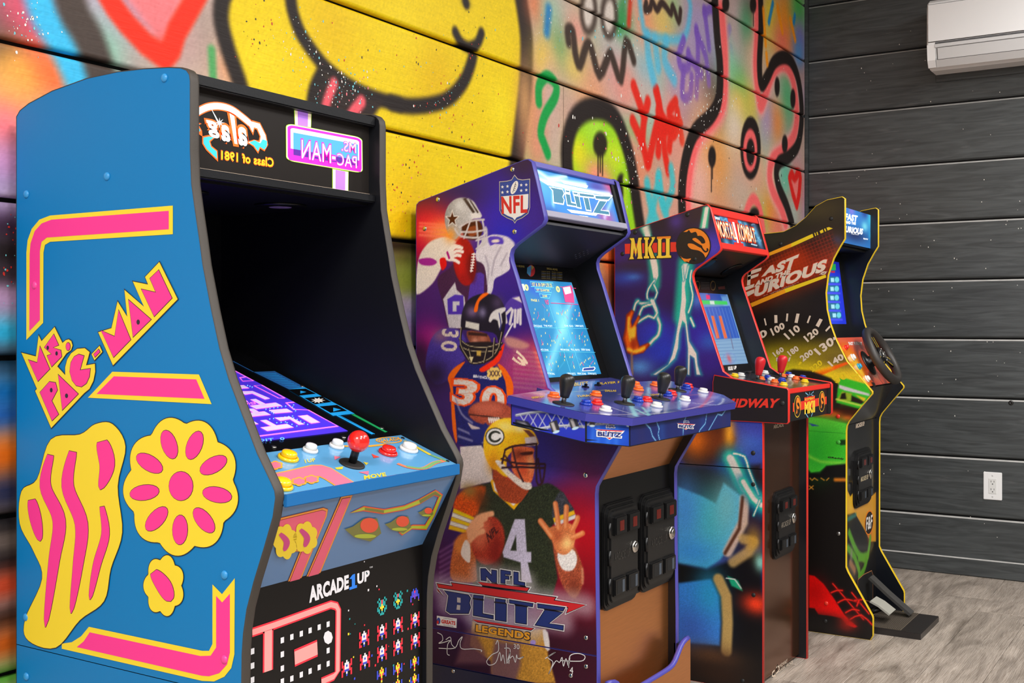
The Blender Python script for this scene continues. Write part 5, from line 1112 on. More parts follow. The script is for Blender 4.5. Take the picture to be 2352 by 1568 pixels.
outl([(50, 805), (170, 825), (160, 798), (960, 910), (945, 932), (1190, 968), (1045, 1028), (1060, 985), (950, 970), (180, 850), (60, 832)], nR, 1)
outl([(360, 790), (755, 838), (740, 860), (400, 815)], nR, 1); outl([(318, 1078), (790, 1148), (770, 1160), (360, 1098)], nR, 1); outl([(48, 838), (78, 880), (100, 900), (55, 856)], nR, 1)
BL = [[(108, 858), (290, 892), (306, 915), (296, 950), (306, 985), (290, 1030), (150, 1030), (122, 1010), (140, 895)], [(332, 892), (404, 900), (402, 920), (330, 912)], [(332, 925), (400, 935), (398, 1035), (480, 1050), (480, 1072), (330, 1045)], [(500, 920), (574, 930), (572, 948), (500, 940)], [(500, 952), (582, 962), (580, 1092), (500, 1080)], [(608, 930), (786, 958), (782, 978), (608, 950)], [(655, 975), (738, 985), (736, 1112), (655, 1100)], [(825, 960), (1030, 988), (1018, 1010), (826, 986)], [(880, 1008), (1010, 1026), (905, 1110), (1020, 1128), (1018, 1158), (808, 1120)]]
for P in BL: outl(P, nN, 4)
for P in ([(205, 908), (232, 912), (232, 950), (205, 946)], [(205, 965), (230, 968), (228, 1005), (200, 1002)]): A.px(B3(P), nS, 8)
A.text('LEGENDS', B3([(348, 1118), (765, 1180), (762, 1240), (345, 1172)]), nK, 1, .08); A.text('LEGENDS', B3([(350, 1120), (762, 1182), (759, 1236), (348, 1170)]), nO, 2, .04)
A.build('game_logo', p2l)
A.px(B3([(46, 1050), (200, 1072), (197, 1145), (46, 1122)]), nW, 1); A.text('GREATS', B3([(82, 1080), (188, 1094), (188, 1122), (82, 1106)]), nR, 2, .05); A.text('FOOTBALL', B3([(98, 1066), (172, 1076), (172, 1082), (98, 1072)]), nK, 2, .01); A.text('ALLIANCE', B3([(96, 1118), (172, 1130), (172, 1136), (96, 1124)]), nK, 2, .01); A.px(B3(ell(60, 1090, 14, 26)), nB, 2); A.px(B3(ell(54, 1100, 8, 14)), nR, 3)
A.build('alliance_badge', p2l)
A2 = Print(Frame((X2 - .0008, 0, 0), (0, -1, 0), (0, 0, 1)))
for sgi, P in enumerate([[(50, 1180), (85, 1200), (90, 1240), (60, 1262), (100, 1255), (150, 1240), (130, 1270), (125, 1340), (145, 1355)], [(115, 1235), (150, 1215), (160, 1270), (190, 1300)], [(60, 1300), (180, 1300), (215, 1240), (243, 1212), (225, 1260), (240, 1305), (330, 1305), (390, 1316), (385, 1328)],
          [(500, 1270), (515, 1240), (520, 1320), (470, 1350), (430, 1400), (450, 1430), (500, 1410), (530, 1330), (540, 1400), (555, 1350), (570, 1420)], [(580, 1260), (585, 1420), (610, 1330), (590, 1400), (630, 1360), (650, 1410), (660, 1350), (670, 1380), (715, 1365), (680, 1385)], [(565, 1300), (610, 1310), (600, 1420)],
          [(880, 1380), (960, 1330), (900, 1370), (940, 1410), (905, 1500), (960, 1400), (990, 1410), (1010, 1370), (1020, 1440), (1040, 1380), (1060, 1440), (1070, 1360), (1130, 1340), (1185, 1360), (1170, 1395), (1100, 1400), (1000, 1395)], [(1070, 1370), (1060, 1450)]]):
    A2.lpx(B3(cr(P, 4, False)), .0018, nW, 1)
    if sgi == 2: A2.build('signature', p2m)
    if sgi == 5:
        A2.text('30', B3([(636, 1265), (682, 1270), (682, 1310), (636, 1305)]), nW, 1); A2.build('signature', p2m)
A2.text('4', B3([(1068, 1440), (1096, 1445), (1096, 1500), (1068, 1495)]), nW, 1)
A2.build('signature', p2m)
for u, v in ((1177, 389), (1006, 458), (976, 525), (1182, 532), (1345, 1091)): cap(p2l, S2, u, v, .0062, CHROME, 'screw', .5)
for u, v in ((1346, 1464),): cap(p2l, S2, u, v, .0056, CHROME, 'screw', .5)
for u, v in ((1346, 1530), (1311, 1551)): cap(p2m, S2, u, v, .0056, CHROME, 'screw', .5)
cap(p2b, Frame((X2 - .004, 0, 0), (0, -1, 0), (0, 0, 1)), 1041, 1541, .0048, CHROME, 'screw', .5)
y0, y1 = X2 + TH, X2R - TH
yb = T2[0][0]
box('back_panel', y0, y1, yb - .014, yb - .002, .02, 1.33, BLACKP, c2)
prism('top_panel', [(T2[2][0], T2[2][1] - .004), (T2[3][0], T2[3][1] - .004), (T2[3][0], T2[3][1] - .02), (T2[2][0], T2[2][1] - .02)], y0, y1, [PURP], c2)
# marquee, set back behind the panel edge
mt, mb = T2[5], T2[7]
FM2 = slope_frame((mb[0] + .012, mb[1] + .004), (mt[0] + .012, mt[1] - .004)); LM = math.hypot(mt[0] - mb[0], mt[1] - mb[1] - .008)
mh = slab('marquee_housing', FM2, rect(y0, y1, 0, LM), -.03, -.004, BLACKP, c2)
slab('marquee_rail', FM2, rect(y0, y1, LM - .006, LM + .008), -.006, .008, PURP, mh, bevel=.001); slab('marquee_rail', FM2, rect(y0, y1, -.008, .007), -.006, .012, M('rail_lilac_grey', (150, 148, 168), .45), mh, bevel=.001)
slab('marquee_end', FM2, rect(y1 - .018, y1, 0, LM), -.004, .006, BLACKP, mh)
def marq2(c):
    L = c.fr
    c.blob((1300, 470), (.12, .05), (30, 120, 190)); c.blob((1240, 420), (.08, .05), (60, 150, 210)); c.blob((1390, 500), (.06, .03), (190, 60, 120), .8); c.blob((1400, 430), (.06, .03), (210, 70, 110), .8); c.blob((1340, 500), (.1, .03), (60, 120, 200)); c.blob((1260, 490), (.05, .02), (20, 70, 150)); c.blob((1370, 430), (.05, .02), (60, 60, 150))
    for P in ([(1232, 392), (1262, 412), (1300, 404)], [(1262, 412), (1345, 424)], [(1240, 410), (1300, 432), (1400, 446)]): c.stroke(P, .010, (214, 240, 255), .008, .9)
    for P in ([(1270, 430), (1270, 470)], [(1410, 446), (1388, 500)]): c.stroke(P, .008, (200, 234, 255), .01, .7)
mq2 = paint_quad('marquee', c2, FM2, [(y0, LM - .006), (y1, LM - .006), (y1, .006), (y0, .006)], 170, 56, marq2, (40, 120, 196), MPAINT('football_marquee_glow', .3, emit=.4))
Q = Print(Frame(FM2.to3(0, 0, .0008), FM2.ex, FM2.ey)); lW = M('lit_white', (244, 250, 252), .35, emit=.6); lB = M('lit_teal', (54, 120, 150), .35, emit=.2); lR = M('lit_red', (214, 60, 80), .35, emit=.7)
def lit(P, C=B1):
    q = Q.fr.pts(C(P)); Q.poly(offset_poly(q, .0034), lW, 1); Q.poly(q, lB, 2)
for P in ([(918, 228), (1000, 245), (1010, 268), (1000, 290), (1010, 310), (1005, 335), (945, 325), (940, 250)], [(1022, 248), (1046, 252), (1046, 262), (1022, 258)], [(1022, 272), (1050, 278), (1058, 330), (1090, 338), (1092, 352), (1034, 342)], [(1072, 262), (1100, 266), (1100, 276), (1074, 272)], [(1078, 284), (1108, 290), (1122, 362), (1096, 356)], [(1112, 268), (1205, 280), (1208, 294), (1116, 284)], [(1140, 296), (1170, 300), (1186, 378), (1158, 374)], [(1215, 285), (1320, 290), (1300, 310), (1220, 302)], [(1245, 318), (1290, 322), (1250, 380), (1304, 388), (1308, 408), (1204, 394)]): lit(P)
for P in ([(838, 172), (1335, 282), (1318, 300), (1300, 285), (905, 215)], [(985, 180), (1170, 218), (1160, 236), (1010, 205)], [(1030, 372), (1235, 400), (1220, 415), (1060, 395)], [(1110, 412), (1170, 420), (1150, 442)]): Q.px(B1(P), lW, 1)
Q.build('marquee_print', mq2)
# speaker board under the marquee, screen board
FS = slope_frame((1.485, 1.255), (1.336, 1.336)); LS = math.hypot(.149, .081)
FS.n = -FS.n if FS.n[1] > 0 else FS.n
sb = slab('speaker_board', slope_frame((1.485, 1.255), (1.336, 1.336)), rect(y0, y1, 0, LS), -.008, 0, M('speaker_board_black', (30, 30, 36), .45), c2)
FSd = slope_frame((1.485, 1.255), (1.336, 1.336)); SH = Print(FSd)
for i in range(4):
    for j in range(3):
        p = FSd.pts(B1([(1088 + i * 26 + j * 2, 668 + j * 12 - i * 10)]))[0]; SH.poly(ell(p[0], p[1], .003, .003, 0, 8), M('hole_grey', (92, 92, 98), .5), 1)
SH.build('speaker_holes', sb)
FZ = slope_frame((1.377, .960), (1.4846, 1.251)); LZ = math.hypot(.1076, .291)
sz = slab('screen_board', FZ, rect(y0, y1, -.01, LZ + .02), -.01, 0, SCREENBLACK, c2)
def scr2(c):
    c.blob((1290, 740), (.05, .12), (110, 200, 226), .8); c.blob((1320, 680), (.06, .05), (40, 120, 190), .8); c.blob((1230, 660), (.06, .03), (40, 90, 190)); c.blob((1290, 830), (.08, .05), (30, 130, 170), .8)
    c.stroke([(1320, 660), (1290, 760), (1258, 850)], .02, (150, 220, 240), .02, .8)
    r = random.Random(2)
    for k in range(26):
        u, v = r.uniform(1200, 1360), r.uniform(670, 850); c.stroke([(u, v), (u + r.uniform(-40, 40), v + r.uniform(-30, 30))], .0012, (120, 206, 232), .0015, .35)
scq = FZ.pts([(1187, 641), (1313.7, 648), (1378.6, 858.8), (1257.5, 867.5)])
xa, xb = min(y0 + .03, scq[0][0]), (scq[1][0] + scq[2][0]) / 2; za, zb = (scq[2][1] + scq[3][1]) / 2, (scq[0][1] + scq[1][1]) / 2
sc2 = paint_quad('screen', sz, FZ, [(xa, zb), (xb, zb), (xb, za), (xa, za)], 110, 90, scr2, (34, 122, 176), MPAINT('football_screen_glow', .25, emit=.26), d=.0008)
Q = Print(Frame(FZ.to3(0, 0, .0012), FZ.ex, FZ.ey)); tY = M('screen_text_amber', (214, 206, 130), .3, emit=.7); tW = M('screen_text_white', (206, 230, 240), .3, emit=.8); tR = M('screen_text_red', (196, 64, 120), .3, emit=.7); tC = M('screen_line_cyan', (96, 200, 226), .3, emit=.7)
Q.text('1ST & 30 OPP LTE 25', B1([(800, 852), (930, 860), (935, 882), (804, 874)]), tY, 1, .02); Q.text('1ST QUARTER', B1([(830, 892), (915, 898), (918, 914), (834, 908)]), tY, 1, .02); Q.text('2:00', B1([(870, 932), (900, 934), (902, 948), (872, 946)]), tY, 1, .02); Q.text('PAGE 1', B1([(795, 958), (845, 962), (848, 978), (798, 974)]), tY, 1, .02)
Q.text('0', B1([(752, 864), (775, 866), (780, 905), (758, 902)]), tY, 1, .05); Q.text('0', B1([(958, 876), (980, 878), (986, 915), (964, 912)]), tY, 1, .05); Q.text('VS', B1([(885, 964), (910, 966), (912, 996), (890, 994)]), tR, 1, .03)
for P in ([(790, 846), (940, 855), (945, 886), (795, 878), (790, 846)], [(820, 888), (925, 895), (930, 918), (826, 912), (820, 888)], [(850, 925), (925, 930), (915, 955), (858, 950), (850, 925)], [(925, 985), (1105, 995)], [(985, 880), (1090, 890)]): Q.lpx(B1(P), .0016, tR if P[0][0] > 924 else tC, 1)
Q.px(B1([(1000, 880), (1060, 870), (1075, 930), (1080, 985), (1020, 980)]), tR, 1); Q.px(B1([(1005, 885), (1050, 878), (1060, 920), (1020, 930)]), tW, 2); Q.px(B1([(722, 860), (750, 862), (756, 905), (730, 902)]), tW, 1)
r = random.Random(8)
for i, (y, t) in enumerate(((1128, ['ZIGZAG', 'THE POST', '', 'DA GO', '2 MAN BLITZ']), (1284, ['BACK ZONE', '', 'MEDIUM ZONE', 'FULL BLITZ', 'DEEP ZONE']), (1440, ['OFF THE BALL', '', '1 MAN BLITZ', 'NEAR ZONE', 'ZONE BLITZ']))):
    for j, s_ in enumerate(t):
        x = 810 + i * 42 + j * 68
        if s_: Q.text(s_, B1([(x, y), (x + 56, y + 3), (x + 59, y + 15), (x + 3, y + 12)]), tW, 1, .01)
        for k in range(6):
            u, v = x + r.uniform(-5, 55), y - r.uniform(20, 110); Q.text('X', B1([(u, v), (u + 7, v), (u + 7, v + 12), (u, v + 12)]), tY, 1, .02) if k < 4 else Q.lpx(B1([(u, v), (u + r.uniform(-20, 20), v - 25)]), .001, tR, 1)
for i in range(2): Q.lpx(B1([(915 + i * 70, 1000), (1055 + i * 70, 1440)]), .001, tC, 1)
for y in (1140, 1295): Q.lpx(B1([(800 + (y - 1140) * .27, y + 6), (1170 + (y - 1140) * .3, y + 14)]), .0008, tC, 1)
Q.px(B1([(1135, 1410), (1210, 1402), (1218, 1412), (1208, 1428), (1130, 1432)]), lW, 1); Q.px(B1([(1140, 1413), (1205, 1406), (1212, 1413), (1203, 1424), (1136, 1428)]), nB, 2)
Q.build('screen_picture', sc2)
Q = Print(FZ); wY = M('dim_amber_print', (120, 104, 50), .4, emit=.1); wW = M('dim_white_print', (110, 110, 116), .4, emit=.1)
Q.px(B1(ell(796, 775, 26, 38)), M('wheel_red', (150, 30, 34), .4), 1); Q.px(B1([(796, 738), (770, 755), (768, 790), (790, 812), (796, 776)]), M('wheel_blue', (50, 110, 150), .4), 2); Q.px(B1([(796, 738), (815, 752), (800, 772)]), wY, 2)
Q.text('TO A RECEIVER', B1([(690, 736), (752, 742), (754, 754), (692, 748)]), wY, 1, .02); Q.text('SPECIAL MOVES', B1([(898, 754), (968, 762), (970, 774), (900, 766)]), wY, 1, .02)
for k in range(5): Q.text('HIGH DIVE   PRESS TURBO', B1([(865, 776 + k * 11), (1000, 784 + k * 11), (1001, 790 + k * 11), (866, 782 + k * 11)]), wW if k % 2 else wY, 1)
Q.build('instruction_print', sz)
# wide deck
FD2 = slope_frame((1.065, .908), (1.316, .956)); ex = (X2 + X2R) / 2
def dy(y): return (y - 1.065) / FD2.ey[1]
half = [(.295, 1.065), (.378, 1.132), (.408, 1.305), (.236, 1.318)]
deckp = [(ex - h, dy(y)) for h, y in half[::-1]]; deckp = deckp[::-1][::-1] + [(ex + h, dy(y)) for h, y in half] + [(y1, dy(1.375)), (y0, dy(1.375))]
INDG = M('deck_edge_indigo', (58, 58, 150), .35)
dk2 = slab('control_deck', FD2, deckp, -.017, -.0006, INDG, c2)
def deck2(c):
    c.blob((1240, 905), (.06, .06), (226, 190, 190)); c.blob((1280, 900), (.05, .04), (214, 206, 214)); c.blob((1215, 908), (.04, .04), (150, 90, 130), .9); c.blob((1400, 905), (.12, .05), (50, 60, 120)); c.blob((1480, 930), (.1, .05), (60, 90, 150), .8); c.blob((1600, 915), (.12, .05), (66, 60, 140)); c.blob((1530, 950), (.1, .04), (40, 70, 130), .8); c.blob((1640, 912), (.05, .05), (110, 120, 190), .9)
    for P, w, col in (([(1380, 925), (1450, 950), (1500, 940)], .004, (220, 214, 214)), ([(1300, 945), (1420, 952), (1560, 945), (1640, 920)], .004, (232, 214, 210)), ([(1440, 910), (1460, 955)], .012, (150, 220, 226)), ([(1462, 940), (1492, 955), (1476, 935)], .008, (150, 226, 222)), ([(1490, 890), (1490, 945)], .010, (150, 200, 230)), ([(1560, 880), (1560, 940)], .008, (120, 190, 230)), ([(1605, 940), (1630, 912), (1636, 898)], .006, (206, 40, 60)), ([(1420, 905), (1500, 905)], .004, (206, 196, 120)), ([(1590, 925), (1650, 930), (1662, 915)], .006, (206, 214, 226)), ([(1300, 900), (1400, 895)], .004, (200, 190, 110)), ([(1500, 915), (1610, 905)], .004, (214, 120, 110))): c.stroke(P, w, col, .004, .85, smooth=2)
    for k in range(26): u = 1500 + k * 5; c.stroke([(u, 945 - k * .7), (u + 30, 925 - k * .7)], .0016, (200, 196, 226), .001, .5)
    c.grain(.05, 4)
# painted deck top: rows across the deck outline
na, nb = 190, 90; T = np.linspace(0.001, 1, nb); bmax = dy(1.375); hw = np.interp(T * bmax, [dy(1.065), dy(1.132), dy(1.305), dy(1.318), dy(1.3181), dy(1.375)], [.295, .378, .408, .236, .2205, .2205]) - .0015
Ag = ex + hw[:, None] * np.linspace(-1, 1, na)[None, :]; Bg = np.repeat((T * bmax)[:, None], na, 1)
cc = Canvas(FD2, Ag.ravel(), Bg.ravel(), (70, 72, 150)); deck2(cc)
me = grid_mesh('deck_artwork', FD2.o + Ag.ravel()[:, None] * FD2.ex + Bg.ravel()[:, None] * FD2.ey, nb, na); set_paint(me, cc.c); link('deck_artwork', me, dk2, MPAINT('deck_gloss_print', .18, coat=.6))
Q = Print(FD2); dkY = M('deck_amber', (206, 170, 60), .3); B4 = crop(1160, 820, 4.2)
for s_, q in (('GREEN BAY', [(250, 385), (380, 372), (385, 388), (262, 402)]), ('TURBO', [(690, 370), (830, 362), (835, 378), (700, 388)]), ('DALLAS', [(960, 318), (1070, 318), (1075, 334), (965, 334)]), ('DENVER', [(1400, 358), (1500, 352), (1505, 368), (1405, 374)]), ('PLAYER 3', [(900, 248), (1100, 232), (1105, 250), (905, 268)]), ('BLITZ', [(660, 250), (800, 236), (806, 262), (668, 280)])): Q.text(s_, B4(q), dkY, 1, .04, .2); Q.build('deck_lettering', dk2)
def apron(name, pa, pb, mat=None):
    """Facet hanging below the deck edge between two plan points."""
    (xa, ya), (xb, yb_) = pa, pb; za = .908 + (ya - 1.065) * .19 - .016; zb_ = .908 + (yb_ - 1.065) * .19 - .016
    fr = Frame((xa, ya, za), (xb - xa, yb_ - ya, zb_ - za), (0, -(zb_ - za) * (yb_ - ya) / max(math.hypot(xb - xa, yb_ - ya), 1e-6) * 0, 1))
    return fr
ins = .012
pF = [(ex - .295 + ins * .6, 1.065 + ins), (ex + .295 - ins * .6, 1.065 + ins)]; pM = [(ex - .378 + ins, 1.132 + ins * .6), (ex + .378 - ins, 1.132 + ins * .6)]; pB = [(ex - .408 + ins, 1.305), (ex + .408 - ins, 1.305)]
AH = .048
def facet(pa, pb, base, painter, seg):
    xa, ya = pa; xb, yb_ = pb; za = .908 + (ya - 1.065) * .19 - .016; zb_ = .908 + (yb_ - 1.065) * .19 - .016
    L = math.hypot(xb - xa, yb_ - ya); n = (-(yb_ - ya) / L, (xb - xa) / L)
    V = [(xa, ya, za), (xb, yb_, zb_), (xb, yb_, zb_ - AH), (xa, ya, za - AH)]
    V += [(x - (0 if 0 else 0) + n[0] * .01, y + n[1] * .01, z) for x, y, z in V]
    F = [(3, 2, 1, 0), (4, 5, 6, 7), (0, 1, 5, 4), (2, 3, 7, 6), (1, 2, 6, 5), (3, 0, 4, 7)]
    o = pydata('apron_panel', V, F, M('apron_edge', (18, 18, 30), .4), c2)
    fr = Frame((xa, ya, za), (xb - xa, yb_ - ya, 0), (0, 0, 1)); sl = (zb_ - za) / L
    q = [(0, 0), (L, sl * L), (L, sl * L - AH), (0, -AH)]
    s = paint_quad('apron_artwork', o, fr, [(.002, -.002), (L - .002, sl * L - .002), (L - .002, sl * L - AH + .002), (.002, -AH + .002)], seg, 40, painter, base, MPAINT('apron_print', .3, coat=.3))
    return o, fr
def apL(c):
    c.blob((1200, 950), (.06, .04), (80, 60, 160), .8); c.blob((1300, 985), (.08, .03), (44, 60, 190), .8)
    c.stroke(B4([(110, 560), (250, 535), (400, 525), (560, 540)]), .006, (150, 150, 156), .0015, smooth=3); c.stroke(B4([(110, 555), (250, 530), (400, 520)]), .002, (220, 220, 224), .001, smooth=3)
    c.stroke(B4([(290, 700), (440, 672), (620, 660), (760, 670)]), .006, (150, 150, 156), .0015, smooth=3); c.stroke(B4([(290, 694), (440, 666), (620, 654)]), .002, (224, 224, 226), .001, smooth=3)
    for k in range(7): x = 140 + k * 90; c.stroke(B4([(x, 545), (x + 80, 680)]), .002, (190, 190, 206), .001); c.stroke(B4([(x + 80, 545), (x, 690)]), .002, (190, 190, 206), .001)
    for x, y in ((480, 670), (665, 635)): c.fill(B4([(x - 55, y - 40), (x + 20, y - 65), (x + 50, y + 30), (x - 25, y + 55)]), (60, 54, 56), .001); c.fill(B4([(x - 40, y - 35), (x - 10, y - 45), (x + 20, y + 40), (x - 10, y + 45)]), (196, 186, 180), .002); c.fill(B4(ell(x + 14, y + 50, 34, 14, -.3)), (200, 226, 236), .001)
    c.fill(B4([(100, 600), (220, 620), (300, 710), (100, 670)]), (40, 36, 44), .002); c.fill(B4([(120, 620), (190, 630), (250, 690)]), (150, 144, 150), .004)
def apM(c):
    c.blob((1400, 1000), (.05, .04), (30, 90, 200), .9)
    for x in (850, 900, 1000, 1080): c.stroke(B4([(x, 660), (x - 10, 850)]), .008, (50, 110, 210), .006, .6)
    c.stroke(B4([(790, 650), (920, 645), (1040, 640), (1240, 650)]), .005, (150, 150, 160), .0015, smooth=2)
    for k in range(6): x = 800 + k * 72; c.stroke(B4([(x, 605), (x + 50, 645)]), .0016, (190, 190, 206), .001); c.stroke(B4([(x + 50, 605), (x, 645)]), .0016, (190, 190, 206), .001)
    for x in (840, 1030, 1195): c.fill(B4([(x - 28, 600), (x + 25, 600), (x + 25, 660), (x - 24, 655)]), (80, 74, 74), .001); c.fill(B4(ell(x, 662, 26, 11)), (206, 228, 236), .001)
def apF(c):
    for x, col in ((1300, (34, 34, 90)), (1500, (28, 60, 130)), (1700, (30, 40, 110)), (1900, (28, 50, 120)), (2100, (36, 36, 90))): c.stroke(B4([(x, 500), (x + 20, 860)]), .03, col, .02, .8)
    for P in ([(1340, 625), (1400, 690), (1420, 760), (1455, 810)], [(1460, 620), (1485, 690), (1475, 740), (1490, 800)], [(1745, 570), (1720, 640), (1715, 750)], [(1945, 540), (1930, 640), (1880, 700), (1870, 725)], [(2130, 505), (2090, 560), (2050, 550), (2000, 640), (1960, 710)]): c.stroke(B4(P), .004, (60, 130, 190), .003, .8); c.stroke(B4(P), .0015, (150, 210, 236), .001)
oL, fL = facet(pB[0], pM[0], (46, 44, 170), apL, 120); oM, fM = facet(pM[0], pF[0], (18, 54, 160), apM, 80); oF, fF = facet(pF[0], pF[1], (26, 34, 96), apF, 200)
facet(pF[1], pM[1], (26, 34, 96), lambda c: None, 4); facet(pM[1], pB[1], (26, 34, 96), lambda c: None, 4)
def minilogo(o, fr, C, x, y, s, name='apron_logo'):
    Q = Print(fr); w = [(-1, 0)]
    def T(P): return C([(x + a * s, y + b * s) for a, b in P])
    Q.text('NFL', T([(-28, -58), (52, -58), (52, -34), (-28, -34)]), nW, 2, .12); Q.text('NFL', T([(-26, -57), (50, -57), (50, -36), (-26, -36)]), nN, 3, .06)
    Q.px(T([(-140, -22), (150, -6), (120, 12), (100, 4), (-110, -10)]), nW, 2); Q.px(T([(-130, -20), (140, -6), (110, 4), (-100, -10)]), nR, 3)
    Q.text('BLITZ', T([(-115, 0), (118, 12), (110, 60), (-115, 44)]), nW, 4, .14); Q.text('BLITZ', T([(-112, 3), (114, 14), (106, 57), (-112, 42)]), nN, 5, .05)
    Q.px(T([(-45, 52), (45, 58), (0, 82)]), nW, 2); Q.px(T([(-28, 56), (28, 60), (0, 76)]), nR, 3)
    Q.build(name, o)
minilogo(oM, fM, B4, 1005, 715, 1.0); minilogo(oF, fF, B4, 1740, 650, .62)
slab('apron_floor', Frame((0, 1.065, .848), (1, 0, 0), (0, 1, .19)), [(pF[0][0], .014), (pF[1][0], .014), (pM[1][0], .075), (pB[1][0], .24), (pB[0][0], .24), (pM[0][0], .075)], 0, .004, BLACKP, c2)
bO = M('button_orange', (244, 106, 34), .2, coat=.6); bB = M('button_blue', (22, 58, 176), .2, coat=.6)
for x, y, m in ((470, 385, bO), (875, 372, bO), (780, 458, bB), (885, 455, bR), (970, 520, bW), (1255, 275, bO), (1285, 320, bO), (1278, 425, bB), (1365, 425, bR), (1462, 480, bW), (1450, 278, bO), (1562, 372, bB), (1605, 362, bR), (1735, 418, bW), (1745, 303, bB), (1765, 292, bR), (1910, 340, bW)): 
    u, v = B4([(x, y)])[0]; button(dk2, FD2, u, v, .0145, m, h=.007)
for x, y in ((562, 450), (1150, 448), (1500, 402), (1662, 322)):
    u, v = B4([(x, y)])[0]; bat_stick(dk2, FD2, u, v, M('bat_black', (30, 29, 28), .38), hgt=.054, r=.0165)
for x, y in ((775, 290), (895, 275)):
    u, v = B4([(x, y)])[0]; a, b = FD2.pix(u, v); sw = slab('rocker_switch', FD2, rect(a - .008, a + .008, b - .006, b + .006), 0, .003, BLACKG, dk2, bevel=.001); slab('switch_lever', FD2, rect(a - .002, a + .003, b - .003, b + .003), .003, .009, BLACKG, sw, bevel=.001)
# front: raked bronze board, door board and coin doors
FR2 = slope_frame((1.2095, .752), (1.155, .850))
slab('upper_front_panel', FR2, rect(y0, y1, 0, math.hypot(.0545, .098)), -.01, 0, BRONZE, c2)
fp2 = box('front_panel', y0, y1, 1.212, 1.224, .02, .756, BRONZE, c2)
box('door_board', y0, y1, 1.2095, 1.212, .46, .756, M('door_board_black', (15, 14, 14), .3), fp2)
FF2 = front_frame(1.2095)
for u0, v0, u1, v1 in ((1378, 1124, 1460, 1421), (1463, 1103, 1545, 1378)):
    a0, b0 = FF2.pix(u0, (v0 + v1) / 2 + (v1 - v0) * .455); a1, b1_ = FF2.pix(u1, (v0 + v1) / 2 - (v1 - v0) * .455); coin_door(c2, FF2, (a0 + a1) / 2, (b0 + b1_) / 2, (a1 - a0) * .97, (b1_ - b0))
# riser board with a scooped top edge
yr = 1.158; n = 28; top = []
for k in range(n + 1):
    t = k / n; s = abs(t - .5) * 2; z = .262 + .05 / (1 + math.exp(-(s - .72) * 16)); top.append((X2 + (X2R - X2) * t, z))
rf = slab('riser_front', front_frame(yr), [(X2, 0), (X2R, 0)] + top[::-1], -.014, 0, BRONZE, c2)
tube('edge_trim', [(x, yr + .007, z + .001) for x, z in top], .0075, PURP, rf, seg=6)
for x in (X2, X2R - .016): box('riser_side', x, x + .016, yr + .0145, 1.196, 0, .30, NAVY, rf)

# ------------------------------------------------------------------ cabinet 3: red trim, lightning
X3, X3R = 3.308, 3.744
S3 = side_frame(X3)
c3 = thing('arcade_cabinet', 'red-trimmed cabinet with lightning bolts on its side and two red joysticks', 'arcade cabinet', 'arcade cabinets along the painted wall')
T3 = px_prof(S3, [(1412, 552), (1414, 541), (1420, 538), (1615, 472), (1624, 470), (1631, 477), (1642, 519), (1655, 568), (1654, 574), (1648, 581), (1598, 617), (1592, 625), (1590, 634), (1592, 646), (1660, 853), (1690, 875), (1812, 893), (1812, 971), (1753, 968)])
T3 = T3[:-4] + [T3[-4], (1.200, .86), (1.193, .80), (1.193, 0.0), (T3[0][0], 0.0)]
U3, D3 = split_prof(T3, .672)
REDT = M('edge_trim_red', (226, 44, 34), .38)
E5 = crop(1400, 460, 3.92); E6 = crop(1540, 800, 4.355); E1 = crop(1540, 1100, 3.35)
def bolts(c, C, P, w, sm=2, tp=None):
    c.stroke(C(P), w * 3.2, (30, 120, 150), w * 1.1, .65, smooth=sm); c.stroke(C(P), w * 1.9, (66, 190, 160), w * .5, .9, smooth=sm); c.stroke(C(P), w, (226, 214, 204), w * .16, smooth=sm)
